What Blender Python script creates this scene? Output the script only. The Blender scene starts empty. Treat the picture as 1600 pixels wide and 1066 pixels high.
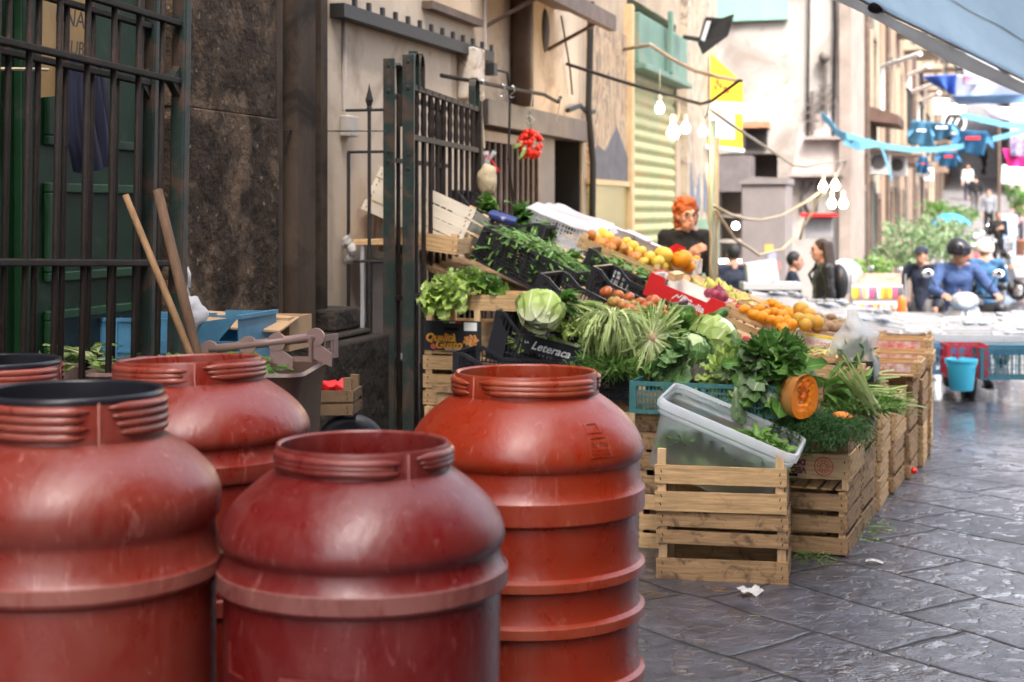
import bpy, bmesh, math, random
from mathutils import Vector, Matrix, Euler, noise
S = bpy.context.scene
COL = S.collection
R = math.radians
random.seed(7)
# ---------------------------------------------------------------- camera, sky, sun, exposure
AZ = R(16.6); F = 2444.0; HC = 1.45
FW = Vector((-math.sin(AZ), math.cos(AZ), 0)); RT = Vector((math.cos(AZ), math.sin(AZ), 0))
cam = bpy.data.objects.new('camera', bpy.data.cameras.new('camera')); COL.objects.link(cam)
cam.location = (0, 0, HC); cam.rotation_euler = (R(90), 0, AZ)
cd = cam.data; cd.sensor_width = 36; cd.lens = 36 * F / 1600; cd.shift_y = -203 / 1600
cd.clip_start = 0.05; cd.clip_end = 600
cd.dof.use_dof = True; cd.dof.focus_distance = 5.2; cd.dof.aperture_fstop = 3.7
S.camera = cam
wd = bpy.data.worlds.new('World'); S.world = wd; wd.use_nodes = True
nt = wd.node_tree; bg = nt.nodes['Background']
sky = nt.nodes.new('ShaderNodeTexSky'); sky.sky_type = 'NISHITA'; sky.sun_disc = False
SUN_EL, SUN_AZ = R(56), R(140)          # azimuth measured from +Y towards +X: behind the camera, right
sky.sun_elevation = SUN_EL; sky.sun_rotation = SUN_AZ; sky.air_density = 1.0; sky.dust_density = 7.0; sky.ozone_density = 1.0
hsv = nt.nodes.new('ShaderNodeHueSaturation'); hsv.inputs['Saturation'].default_value = .5      # thin bright overcast
nt.links.new(sky.outputs[0], hsv.inputs['Color']); nt.links.new(hsv.outputs[0], bg.inputs[0]); bg.inputs[1].default_value = 0.15
sl = bpy.data.lights.new('sun', 'SUN'); sl.energy = .9; sl.angle = R(14); sl.color = (1, .95, .88)
so = bpy.data.objects.new('sun', sl); COL.objects.link(so)
sdir = Vector((math.sin(SUN_AZ) * math.cos(SUN_EL), math.cos(SUN_AZ) * math.cos(SUN_EL), math.sin(SUN_EL)))
so.rotation_euler = sdir.to_track_quat('Z', 'Y').to_euler()
S.view_settings.view_transform = 'Standard'; S.view_settings.look = 'None'
S.view_settings.gamma = 1.0; S.view_settings.exposure = 2.55
S.cycles.use_denoising = True
S.cycles.max_bounces = 7; S.cycles.diffuse_bounces = 4; S.cycles.glossy_bounces = 3
S.cycles.transparent_max_bounces = 10; S.cycles.transmission_bounces = 6
S.cycles.sample_clamp_indirect = 6; S.cycles.caustics_reflective = False; S.cycles.caustics_refractive = False

# ---------------------------------------------------------------- helpers
def W(px, py, d):
    return Vector((0, 0, HC)) + FW * d + RT * (d * (px - 800) / F) + Vector((0, 0, d * (330 - py) / F))
def ground_z(y):
    k = [(-20, 0), (8, 0), (12, -.08), (13.5, -.13), (16, -.42), (20, -.62), (27, -.62), (44, -.32), (52, .0), (92, 3.3), (140, 10.5), (200, 20)]
    for (a, za), (b, zb) in zip(k, k[1:]):
        if y <= b: return za + (zb - za) * (y - a) / (b - a)
    return k[-1][1]
def V(*a): return Vector(a if a else (0, 0, 0))
def TR(loc=(0, 0, 0), rot=(0, 0, 0), sc=(1, 1, 1)):
    return Matrix.Translation(loc) @ Euler(rot).to_matrix().to_4x4() @ Matrix.Diagonal((*sc, 1))
class MB:
    """collects geometry for one mesh"""
    def __init__(s): s.bm = bmesh.new(); s.uv = None
    def face(s, vs, mi=0):
        try:
            f = s.bm.faces.new(vs); f.material_index = mi; return f
        except ValueError: return None
    def box(s, c, size, rot=(0, 0, 0), mi=0, M=None):
        m = (M or Matrix()) @ TR(c, rot)
        x, y, z = (q / 2 for q in size)
        v = [s.bm.verts.new(m @ V(i * x, j * y, k * z)) for i in (-1, 1) for j in (-1, 1) for k in (-1, 1)]
        for q in ((0, 1, 3, 2), (4, 6, 7, 5), (0, 4, 5, 1), (2, 3, 7, 6), (0, 2, 6, 4), (1, 5, 7, 3)): s.face([v[i] for i in q], mi)
        return s
    def bb(s, a, b, mi=0, M=None):       # box by two corners
        return s.box([(p + q) / 2 for p, q in zip(a, b)], [abs(q - p) for p, q in zip(a, b)], mi=mi, M=M)
    def tube(s, pts, r, n=8, mi=0, cap=True, sq=1.0):
        pts = [V(*p) for p in pts]; rs = r if isinstance(r, (list, tuple)) else [r] * len(pts)
        rings = []; t0 = None
        for i, p in enumerate(pts):
            t = (pts[min(i + 1, len(pts) - 1)] - pts[max(i - 1, 0)])
            t = t.normalized() if t.length > 1e-9 else V(0, 0, 1)
            if t0 is None:
                a = t.orthogonal().normalized() if abs(t.z) < .99 else V(1, 0, 0)
                if abs(t.z) < .99: a = t.cross(V(0, 0, 1)).normalized()
            else: a = (a - t * a.dot(t)).normalized()
            b = t.cross(a); t0 = t
            rings.append([s.bm.verts.new(p + (a * math.cos(2 * math.pi * k / n) + b * sq * math.sin(2 * math.pi * k / n)) * rs[i]) for k in range(n)])
        for A, B in zip(rings, rings[1:]):
            for k in range(n): s.face((A[k], A[(k + 1) % n], B[(k + 1) % n], B[k]), mi)
        if cap: s.face(rings[0][::-1], mi); s.face(rings[-1], mi)
        return s
    def lathe(s, prof, n=48, mi=0, M=None, a0=0, a1=2 * math.pi, sx=1, sy=1):
        M = M or Matrix(); full = abs(a1 - a0 - 2 * math.pi) < 1e-6; rows = []
        m = n if full else n + 1
        for (r, z) in prof:
            if r < 1e-6: rows.append([s.bm.verts.new(M @ V(0, 0, z))])
            else: rows.append([s.bm.verts.new(M @ V(r * sx * math.cos(a0 + (a1 - a0) * k / n), r * sy * math.sin(a0 + (a1 - a0) * k / n), z)) for k in range(m)])
        for A, B in zip(rows, rows[1:]):
            for k in range(n):
                k2 = (k + 1) % m
                if len(A) == 1 and len(B) == 1: continue
                if len(A) == 1: s.face((A[0], B[k], B[k2]), mi)
                elif len(B) == 1: s.face((A[k], A[k2], B[0]), mi)
                else: s.face((A[k], A[k2], B[k2], B[k]), mi)
        return s
    def ell(s, c, r, n=12, m=8, rot=(0, 0, 0), mi=0, M=None):
        r = r if isinstance(r, (tuple, list)) else (r, r, r)
        T = (M or Matrix()) @ TR(c, rot, r)
        return s.lathe([(math.sin(math.pi * i / m), -math.cos(math.pi * i / m)) for i in range(m + 1)], n, mi, T)
    def cap(s, a, ra, b, rb, n=10):      # tapered capsule
        a, b = V(*a), V(*b); L = (b - a).length
        q = (b - a).to_track_quat('Z', 'Y').to_matrix().to_4x4() if L > 1e-6 else Matrix()
        pr = [(ra * math.sin(t * math.pi / 8), -ra * math.cos(t * math.pi / 8)) for t in range(5)]
        pr += [(rb * math.cos(t * math.pi / 8), L + rb * math.sin(t * math.pi / 8)) for t in range(5)]
        return s.lathe(pr, n, 0, Matrix.Translation(a) @ q)
    def prism(s, poly, y0, y1, M=None, mi=0):   # polygon in xz, extruded along y
        M = M or Matrix()
        a = [s.bm.verts.new(M @ V(x, y0, z)) for x, z in poly]; b = [s.bm.verts.new(M @ V(x, y1, z)) for x, z in poly]
        s.face(a, mi); s.face(b[::-1], mi); n = len(poly)
        for i in range(n): s.face((a[i], b[i], b[(i + 1) % n], a[(i + 1) % n]), mi)
        return s
    def grid(s, fn, nu, nv, mi=0):
        v = [[s.bm.verts.new(fn(i / nu, j / nv)) for j in range(nv + 1)] for i in range(nu + 1)]
        for i in range(nu):
            for j in range(nv): s.face((v[i][j], v[i + 1][j], v[i + 1][j + 1], v[i][j + 1]), mi)
        return s
    def leaf(s, p, d, up, L, w, bend=0.8, fold=.25, n=4, ruf=0.0, prof=None, mi=0, twist=0):
        if s.uv is None: s.uv = s.bm.loops.layers.uv.new('UVMap')
        p = V(*p); d = V(*d).normalized(); up = V(*up); sd = d.cross(up)
        if sd.length < 1e-4: sd = d.orthogonal()
        sd.normalize(); u = sd.cross(d).normalized(); rows = []
        for i in range(n + 1):
            t = i / n; wd_ = w * (prof(t) if prof else max(.06, math.sin(math.pi * min(1, .08 + t * .92)) ** .7))
            j = lambda: random.uniform(-ruf, ruf) * w
            rows.append([(s.bm.verts.new(p - sd * wd_ + u * (fold * wd_ + j())), 0, t), (s.bm.verts.new(p + u * j() * .3), .5, t), (s.bm.verts.new(p + sd * wd_ + u * (fold * wd_ + j())), 1, t)])
            p = p + d * (L / n); q = Matrix.Rotation(-bend / n, 3, sd); d = q @ d; u = q @ u
            if twist: q = Matrix.Rotation(twist / n, 3, d); sd = q @ sd; u = q @ u
        for A, B in zip(rows, rows[1:]):
            for k in (0, 1):
                vs = (A[k], A[k + 1], B[k + 1], B[k]); f = s.face([x[0] for x in vs], mi)
                if f:
                    for lp, x in zip(f.loops, vs): lp[s.uv].uv = (x[1], x[2])
        return s
def mesh_obj(name, mb, mats, parent=None, smooth=False, bevel=0, auto=False):
    me = bpy.data.meshes.new(name)
    bmesh.ops.recalc_face_normals(mb.bm, faces=mb.bm.faces[:]) if not mb.uv else None
    mb.bm.to_mesh(me); mb.bm.free()
    for m in (mats if isinstance(mats, (list, tuple)) else [mats]): me.materials.append(m)
    if smooth: me.polygons.foreach_set('use_smooth', [True] * len(me.polygons))
    if auto: me.set_sharp_from_angle(angle=R(35))
    o = bpy.data.objects.new(name, me); COL.objects.link(o)
    if parent: o.parent = parent
    if bevel:
        b = o.modifiers.new('bevel', 'BEVEL'); b.width = bevel; b.segments = 2; b.limit_method = 'ANGLE'
    return o
def part(name, mb, mats, parent, **k): return mesh_obj(name, mb, mats, parent, **k)
def tag(o, label, cat, group=None):
    o['label'] = label; o['category'] = cat
    if group: o['group'] = group
    return o
def thing(name, label, cat, loc=(0, 0, 0), rot=(0, 0, 0), group=None):
    o = bpy.data.objects.new(name, None); COL.objects.link(o); o.location = loc; o.rotation_euler = rot
    o.empty_display_size = .1
    return tag(o, label, cat, group)
def single(name, mb, mats, label, cat, loc=(0, 0, 0), rot=(0, 0, 0), group=None, **k):
    o = mesh_obj(name, mb, mats, None, **k); o.location = loc; o.rotation_euler = rot
    return tag(o, label, cat, group)
def struct(name, mb, mats, kind='structure', **k):
    o = mesh_obj(name, mb, mats, None, **k); o['kind'] = kind; return o
KIDS = {}
def dup(root, loc, rot=None, label=None, sc=None, group=None, cat=None):
    r = root.copy(); COL.objects.link(r); r.location = loc
    if rot is not None: r.rotation_euler = rot
    if sc is not None: r.scale = sc if isinstance(sc, (tuple, list)) else (sc,) * 3
    if label: r['label'] = label
    if group: r['group'] = group
    for ch in root.children:
        c = ch.copy(); COL.objects.link(c); c.parent = r
        for g in ch.children:
            q = g.copy(); COL.objects.link(q); q.parent = c
    return r
def text(body, size, mat, parent, M, name='lettering', ext=.0006, shear=0, align='CENTER', bold=0):
    c = bpy.data.curves.new(name, 'FONT'); c.body = body; c.size = size; c.extrude = ext; c.align_x = align; c.align_y = 'CENTER'
    c.shear = shear; c.offset = bold; c.resolution_u = 3; c.materials.append(mat)
    o = bpy.data.objects.new(name, c); COL.objects.link(o); o.parent = parent; o.matrix_local = M
    return o
FR = lambda x, y, z, roll=0: TR((x, y, z), (R(90), roll, 0))      # text frame on a front (-y) face

# ---------------------------------------------------------------- materials
MATS = {}
def mat(name, col, rough=.6, var=.25, scale=9, bump=0, bscale=60, metal=0, spec=.3, col2=None, mix=.5, stretch=(1, 1, 1),
        island=0, trans=0, alpha=1, emit=0, sss=0, coat=0, rvar=0, detail=6, dist=0, dirt=None, dscale=3, dcut=.55, leafv=None, bump2=None, speck=None):
    if name in MATS: return MATS[name]
    m = bpy.data.materials.new(name); m.use_nodes = True; t = m.node_tree; N = t.nodes; L = t.links; b = N['Principled BSDF']
    tc = N.new('ShaderNodeTexCoord'); mp = N.new('ShaderNodeMapping'); mp.inputs['Scale'].default_value = stretch
    L.new(tc.outputs['Object'], mp.inputs[0])
    def noi(sc, de=detail, di=dist, vec=mp.outputs[0]):
        n = N.new('ShaderNodeTexNoise'); n.inputs['Scale'].default_value = sc; n.inputs['Detail'].default_value = de
        n.inputs['Roughness'].default_value = .62; n.inputs['Distortion'].default_value = di; L.new(vec, n.inputs['Vector']); return n
    def mixc(f, a, c):
        x = N.new('ShaderNodeMix'); x.data_type = 'RGBA'
        if isinstance(f, float): x.inputs[0].default_value = f
        else: L.new(f, x.inputs[0])
        for i, q in ((6, a), (7, c)):
            if isinstance(q, tuple): x.inputs[i].default_value = (*q, 1)
            else: L.new(q, x.inputs[i])
        return x.outputs[2]
    def ramp(f, a, c):
        r = N.new('ShaderNodeMapRange'); r.inputs[1].default_value = a; r.inputs[2].default_value = c; L.new(f, r.inputs[0]); return r.outputs[0]
    n1 = noi(scale)
    lo = tuple(c * (1 - var) for c in col); hi = col2 if col2 else tuple(min(1, c * (1 + var)) for c in col)
    c = mixc(ramp(n1.outputs[0], .5 - mix * .5, .5 + mix * .5) if col2 is None else ramp(n1.outputs[0], .35, .65), lo, hi)
    if leafv:      # pale midrib and pale stalk end of a leaf, from its own UV
        uv = N.new('ShaderNodeUVMap'); sp = N.new('ShaderNodeSeparateXYZ'); L.new(uv.outputs[0], sp.inputs[0])
        ab = N.new('ShaderNodeMath'); ab.operation = 'SUBTRACT'; ab.inputs[1].default_value = .5; L.new(sp.outputs[0], ab.inputs[0])
        a2 = N.new('ShaderNodeMath'); a2.operation = 'ABSOLUTE'; L.new(ab.outputs[0], a2.inputs[0])
        c = mixc(ramp(a2.outputs[0], leafv[1], leafv[1] * .25), c, leafv[0])
        c = mixc(ramp(sp.outputs[1], leafv[3], leafv[2]), c, leafv[0])
    if dirt:
        n3 = noi(dscale, 8, .6, tc.outputs['Object']); c = mixc(ramp(n3.outputs[0], dcut, dcut + .13), c, dirt)
    if speck:
        n6 = noi(speck[1], 4, .3, tc.outputs['Object']); c = mixc(ramp(n6.outputs[0], speck[2], speck[2] + .06), c, speck[0])
    if island:
        g = N.new('ShaderNodeNewGeometry'); hs = N.new('ShaderNodeHueSaturation')
        r = N.new('ShaderNodeMapRange'); r.inputs[3].default_value = 1 - island; r.inputs[4].default_value = 1 + island; L.new(g.outputs['Random Per Island'], r.inputs[0])
        L.new(r.outputs[0], hs.inputs['Value']); L.new(c, hs.inputs['Color']); c = hs.outputs[0]
    L.new(c, b.inputs['Base Color'])
    b.inputs['Roughness'].default_value = rough; b.inputs['Metallic'].default_value = metal; b.inputs['Specular IOR Level'].default_value = spec
    if rvar:
        n4 = noi(scale * 1.7); r = N.new('ShaderNodeMapRange'); r.inputs[1].default_value = .3; r.inputs[2].default_value = .7
        r.inputs[3].default_value = max(.03, rough - rvar); r.inputs[4].default_value = min(1, rough + rvar); L.new(n4.outputs[0], r.inputs[0]); L.new(r.outputs[0], b.inputs['Roughness'])
    if trans: b.inputs['Transmission Weight'].default_value = trans
    if alpha < 1: b.inputs['Alpha'].default_value = alpha
    if sss: b.inputs['Subsurface Weight'].default_value = sss; b.inputs['Subsurface Radius'].default_value = (.02, .008, .004)
    if coat: b.inputs['Coat Weight'].default_value = coat; b.inputs['Coat Roughness'].default_value = .15
    if emit: b.inputs['Emission Color'].default_value = (*col, 1); b.inputs['Emission Strength'].default_value = emit
    if bump:
        n2 = noi(bscale); bp = N.new('ShaderNodeBump'); bp.inputs['Strength'].default_value = min(1, bump); bp.inputs['Distance'].default_value = .01 * max(1, bump)
        L.new(n2.outputs[0], bp.inputs['Height']); L.new(bp.outputs[0], b.inputs['Normal'])
        if bump2:
            n5 = noi(bump2[1]); b2 = N.new('ShaderNodeBump'); b2.inputs['Strength'].default_value = 1; b2.inputs['Distance'].default_value = bump2[0]
            L.new(n5.outputs[0], b2.inputs['Height']); L.new(bp.outputs[0], b2.inputs['Normal']); L.new(b2.outputs[0], b.inputs['Normal'])
    MATS[name] = m; m['p'] = 1
    return m

def film_mat(name, col, clear=.4, through=.4, rough=.3, bump=.2, bscale=20, var=.06):
    """thin sheet: part clear, part light shining through, part ordinary glossy plastic"""
    m = mat(name, col, rough, var, 6, bump, bscale); t = m.node_tree; N = t.nodes; L = t.links; b = N['Principled BSDF']; o = N['Material Output']
    tl = N.new('ShaderNodeBsdfTranslucent'); L.new(b.inputs['Base Color'].links[0].from_socket, tl.inputs[0]); m1 = N.new('ShaderNodeMixShader'); m1.inputs[0].default_value = through
    L.new(b.outputs[0], m1.inputs[1]); L.new(tl.outputs[0], m1.inputs[2]); tr = N.new('ShaderNodeBsdfTransparent'); m2 = N.new('ShaderNodeMixShader'); m2.inputs[0].default_value = clear
    L.new(m1.outputs[0], m2.inputs[1]); L.new(tr.outputs[0], m2.inputs[2]); L.new(m2.outputs[0], o.inputs[0]); return m

def add_translucent(m, k):
    t = m.node_tree; N = t.nodes; L = t.links; b = N['Principled BSDF']; o = N['Material Output']
    tl = N.new('ShaderNodeBsdfTranslucent'); L.new(b.inputs['Base Color'].links[0].from_socket, tl.inputs[0]); m1 = N.new('ShaderNodeMixShader'); m1.inputs[0].default_value = k
    L.new(b.outputs[0], m1.inputs[1]); L.new(tl.outputs[0], m1.inputs[2]); L.new(m1.outputs[0], o.inputs[0])
# ================================================================ SETTING
mWood = mat('pine', (.56, .36, .18), .75, .5, 5, .35, 60, stretch=(1.3, 20, 20), island=.2, dirt=(.34, .22, .13), dscale=14, dcut=.6)
mWoodY = mat('pine_y', (.54, .37, .21), .75, .42, 5, .35, 60, stretch=(20, 1.3, 20), island=.2, dirt=(.34, .22, .13), dscale=14, dcut=.6)
mWoodZ = mat('pine_z', (.56, .38, .21), .75, .3, 3.2, .2, 40, stretch=(14, 14, 2), island=.16)
mWoodOld = mat('pine_old', (.38, .235, .12), .82, .5, 5, .4, 60, stretch=(1.3, 20, 20), island=.22, dirt=(.13, .08, .05), dscale=14, dcut=.52)
mWoodOldY = mat('pine_old_y', (.34, .21, .11), .82, .5, 5, .4, 60, stretch=(20, 1.3, 20), island=.25, dirt=(.13, .08, .05), dscale=14, dcut=.52)
mWoodOldZ = mat('pine_old_z', (.40, .265, .15), .82, .35, 3.0, .2, 40, stretch=(14, 14, 2), island=.2)
mWoodDk = mat('dark_crate_wood', (.14, .088, .05), .85, .4, 4, .3, 40, island=.25)
mNail = mat('nail', (.05, .03, .02), .6, .3)
mBlackPl = mat('black_plastic', (.018, .019, .024), .42, .3, 14, .1, 90, dirt=(.05, .048, .045), dscale=9, dcut=.6)
mTeal = mat('teal_plastic', (.045, .15, .15), .5, .25, 12, .08, 90, dirt=(.10, .2, .19), dscale=8, dcut=.6)
mBlueCr = mat('blue_plastic', (.065, .19, .31), .5, .2, 12, dirt=(.1, .2, .3), dscale=7, dcut=.62)
mIron = mat('rusty_iron', (.022, .016, .0135), .7, .35, 14, .25, 120, metal=.2, dirt=(.05, .026, .016), dscale=14, dcut=.56)
mIronG = mat('green_painted_iron', (.012, .024, .020), .55, .35, 10, .25, 110, dirt=(.06, .036, .026), dscale=7, dcut=.47)
mIronD = mat('dark_iron', (.02, .018, .018), .55, .3, 12, .2, 90)
mSteel = mat('dull_steel', (.35, .35, .36), .4, .15, 12, metal=.7)
mAlu = mat('grey_frame', (.38, .39, .41), .45, .15, 9)
mPlaster = mat('plaster', (.46, .375, .295), .9, .14, 1.6, .25, 50, dirt=(.29, .225, .17), dscale=1.4, dcut=.51, speck=((.24, .185, .14), 3.5, .66), bump2=(.012, 5))
mPlaster2 = mat('plaster_ochre', (.34, .27, .20), .9, .3, 1.6, .25, 50, dirt=(.25, .2, .16), dscale=1.6, dcut=.54, bump2=(.012, 5))
mStone = mat('dark_stone', (.030, .0195, .013), .85, .6, 7, .8, 34, dirt=(.105, .070, .046), dscale=3.0, dcut=.475, speck=((.17, .125, .09), 26, .63), bump2=(.05, 7), rvar=.1, spec=.15)
mStoneB = mat('lava_stone', (.025, .019, .015), .9, .5, 8, 1.0, 16, bump2=(.05, 7), dirt=(.06, .046, .036), dscale=6, dcut=.6)
mMould = mat('moulding_stone', (.052, .036, .026), .8, .4, 6, .5, 40, stretch=(1, 1, .35), spec=.15, dirt=(.018, .013, .010), dscale=3, dcut=.5)
mDoorG = mat('green_door_paint', (.0025, .018, .0055), .55, .35, 7, spec=.18, bump=.15, bscale=70, dirt=(.015, .03, .018), dscale=5, dcut=.55)
mDoorG2 = mat('green_door_edge', (.009, .038, .015), .55, .3, 7, spec=.2)
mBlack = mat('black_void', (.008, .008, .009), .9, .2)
mDark = mat('dark_interior', (.03, .027, .026), .8, .3)
mGreyDoor = mat('grey_metal_door', (.13, .12, .12), .6, .2, 6)
mWhite = mat('white_plaster', (.36, .335, .31), .9, .1, 1.2, .15, 40, dirt=(.25, .215, .19), dscale=.9, dcut=.5, speck=((.3, .26, .23), 5, .6))
mCream = mat('cream_wall', (.34, .28, .21), .9, .15, 1.2, dirt=(.24, .18, .13), dscale=.9, dcut=.5)
mTan = mat('tan_wall', (.26, .185, .13), .9, .25, 1.2, dirt=(.2, .14, .1), dscale=1.2, dcut=.55)
mBrownW = mat('brown_wall', (.25, .19, .15), .9, .25, 1.2, dirt=(.13, .1, .08), dscale=1.2, dcut=.55)
mPipe = mat('brown_pipe', (.095, .065, .05), .6, .35, 6, dirt=(.19, .13, .1), dscale=5, dcut=.6)
mWhitePl = mat('white_plastic', (.78, .78, .78), .45, .08, 10)
mGlass = mat('window_glass', (.03, .04, .05), .1, .2, 2)
mCable = mat('cable_black', (.015, .014, .014), .5, .2)
mCableC = mat('cable_cream', (.36, .30, .2), .5, .15)
mCloth = lambda n, c, **k: mat(n, c, .85, .18, 14, .15, 60, **k)

# ---- ground: one sheet, dark basalt slabs laid diagonally, wet
def paving_material():
    m = bpy.data.materials.new('basalt_paving'); m.use_nodes = True; t = m.node_tree; N = t.nodes; L = t.links; b = N['Principled BSDF']
    tc = N.new('ShaderNodeTexCoord'); mp = N.new('ShaderNodeMapping'); mp.inputs['Rotation'].default_value = (0, 0, R(38))
    L.new(tc.outputs['Object'], mp.inputs[0])
    def noi(sc, de=5, st=None, dist=0):
        v = mp.outputs[0]
        if st:
            q = N.new('ShaderNodeMapping'); q.inputs['Scale'].default_value = st; L.new(v, q.inputs[0]); v = q.outputs[0]
        n = N.new('ShaderNodeTexNoise'); n.inputs['Scale'].default_value = sc; n.inputs['Detail'].default_value = de; n.inputs['Distortion'].default_value = dist; L.new(v, n.inputs['Vector']); return n.outputs[0]
    def math_(op, a, c):
        x = N.new('ShaderNodeMath'); x.operation = op
        for i, q in enumerate((a, c)):
            if isinstance(q, (int, float)): x.inputs[i].default_value = q
            else: L.new(q, x.inputs[i])
        return x.outputs[0]
    def rng(v, a, c, d, e):
        r = N.new('ShaderNodeMapRange'); L.new(v, r.inputs[0])
        for i, q in enumerate((a, c, d, e)): r.inputs[i + 1].default_value = q
        return r.outputs[0]
    # warp the joints a little
    wn = N.new('ShaderNodeTexNoise'); wn.inputs['Scale'].default_value = 1.7; wn.inputs['Detail'].default_value = 4; L.new(mp.outputs[0], wn.inputs['Vector'])
    sub = N.new('ShaderNodeVectorMath'); sub.operation = 'SUBTRACT'; L.new(wn.outputs[1], sub.inputs[0]); sub.inputs[1].default_value = (.5, .5, .5)
    scl = N.new('ShaderNodeVectorMath'); scl.operation = 'SCALE'; L.new(sub.outputs[0], scl.inputs[0]); scl.inputs['Scale'].default_value = .17
    add = N.new('ShaderNodeVectorMath'); L.new(mp.outputs[0], add.inputs[0]); L.new(scl.outputs[0], add.inputs[1])
    def brick(mort, smooth):
        k = N.new('ShaderNodeTexBrick'); L.new(add.outputs[0], k.inputs['Vector']); k.inputs['Scale'].default_value = 1
        k.inputs['Mortar Size'].default_value = mort; k.inputs['Mortar Smooth'].default_value = smooth; k.inputs['Brick Width'].default_value = .70; k.inputs['Row Height'].default_value = .44; k.offset = .37; k.squash = 1.25; k.squash_frequency = 3
        k.inputs['Color1'].default_value = (.75, .75, .75, 1); k.inputs['Color2'].default_value = (1.2, 1.2, 1.2, 1); k.inputs['Mortar'].default_value = (.06, .055, .05, 1); return k
    k = brick(.0065, .2); kb = brick(.022, 1.0); fac = k.outputs['Fac']
    def ridge(sc, st=(1, 1, 1)):
        q = N.new('ShaderNodeMapping'); q.inputs['Scale'].default_value = st; L.new(mp.outputs[0], q.inputs[0])
        n = N.new('ShaderNodeTexNoise'); n.noise_type = 'RIDGED_MULTIFRACTAL'; n.inputs['Scale'].default_value = sc; n.inputs['Detail'].default_value = 4; n.inputs['Roughness'].default_value = .55; n.inputs['Distortion'].default_value = .6; L.new(q.outputs[0], n.inputs['Vector']); return n.outputs[0]
    big = noi(2.6, 5); fine = noi(90, 4); mid = noi(9, 5, (1, .8, 1), .4); chis = ridge(11, (1, .7, 1)); chis2 = ridge(31, (1, .8, 1)); wet = noi(1.1, 4, None, .6); wet2 = noi(26, 3); amp = rng(noi(2.1, 4, None, .8), .38, .62, .2, 1.3)
    mx = N.new('ShaderNodeMix'); mx.data_type = 'RGBA'; L.new(rng(mid, .3, .7, 0, 1), mx.inputs[0]); mx.inputs[6].default_value = (.030, .0295, .038, 1); mx.inputs[7].default_value = (.086, .083, .102, 1)
    mu = N.new('ShaderNodeMix'); mu.data_type = 'RGBA'; mu.blend_type = 'MULTIPLY'; mu.inputs[0].default_value = 1; L.new(mx.outputs[2], mu.inputs[6]); L.new(k.outputs[0], mu.inputs[7])
    L.new(mu.outputs[2], b.inputs['Base Color'])
    sy = N.new('ShaderNodeSeparateXYZ'); L.new(tc.outputs['Object'], sy.inputs[0]); far_glare = rng(sy.outputs[1], 8.0, 11.5, 0, 1)      # coat gloss raised up the street to put the glare in
    area = rng(noi(1.3, 4, None, .9), .36, .56, .25, 1); pits = rng(math_('ADD', noi(15, 5, (1, .8, 1), .5), math_('MULTIPLY', far_glare, .2)), .53, .60, 0, 1)
    film = math_('MULTIPLY', math_('MULTIPLY', pits, math_('MAXIMUM', area, far_glare)), rng(fac, 0, .5, 1, 0))
    L.new(film, b.inputs['Coat Weight']); b.inputs['Coat Roughness'].default_value = .06; L.new(rng(far_glare, 0, 1, 2.3, 3.6), b.inputs['Coat IOR'])
    L.new(math_('ADD', rng(wet, .4, .6, .26, .46), math_('MULTIPLY', fac, .4)), b.inputs['Roughness']); b.inputs['Specular IOR Level'].default_value = .55
    rel = math_('ADD', math_('MULTIPLY', math_('MULTIPLY', chis, amp), .0075), math_('ADD', math_('ADD', math_('MULTIPLY', mid, .010), math_('MULTIPLY', math_('MULTIPLY', chis2, amp), .0036)), math_('MULTIPLY', fine, .0018)))
    rel = math_('ADD', rel, math_('MULTIPLY', pits, -.004))
    def bump(h, to):
        q = N.new('ShaderNodeBump'); q.inputs['Strength'].default_value = 1; q.inputs['Distance'].default_value = 1; L.new(h, q.inputs['Height']); L.new(q.outputs[0], to)
    groove = math_('ADD', math_('MULTIPLY', kb.outputs['Fac'], -.008), math_('MULTIPLY', fac, -.008))
    bump(math_('ADD', math_('ADD', rel, groove), math_('MULTIPLY', big, .012)), b.inputs['Normal']); bump(math_('MULTIPLY', math_('ADD', math_('ADD', math_('MULTIPLY', noi(34, 3), .0065), math_('MULTIPLY', pits, -.002)), math_('MULTIPLY', mid, .006)), rng(far_glare, 0, 1, 1, .22)), b.inputs['Coat Normal'])
    return m
g = MB(); xs = [-40, -12, -6, -3, 0, 3, 6, 12, 40]; ys = [-30, -8, 0, 4, 8, 10, 12, 13.5, 14.7, 16, 18, 20, 27, 36, 44, 48, 52, 62, 72, 82, 92, 104, 116, 128, 140, 170, 200]
gv = [[g.bm.verts.new((x, y, ground_z(y))) for x in xs] for y in ys]
for i in range(len(ys) - 1):
    for j in range(len(xs) - 1): g.face((gv[i][j], gv[i][j + 1], gv[i + 1][j + 1], gv[i + 1][j]))
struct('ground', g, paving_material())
g = MB(); ys2 = [y for y in ys if y >= 44]; gv = [[g.bm.verts.new((x, y, ground_z(y) + .006)) for x in (-6, 0, 6)] for y in ys2]
for i in range(len(ys2) - 1):
    for j in (0, 1): g.face((gv[i][j], gv[i][j + 1], gv[i + 1][j + 1], gv[i + 1][j]))
mUp = mat('dry_grey_paving', (.19, .18, .185), .6, .2, 3, .2, 9, dirt=(.13, .125, .13), dscale=1.5, dcut=.55); struct('upper_paving', g, mUp)
g = MB()
for i in range(60):
    y = 54 + i * 1.45; g.bb((-5, y, ground_z(y) + .02), (5, y + .12, ground_z(y) + .10))
struct('upper_steps', g, mUp)

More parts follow.
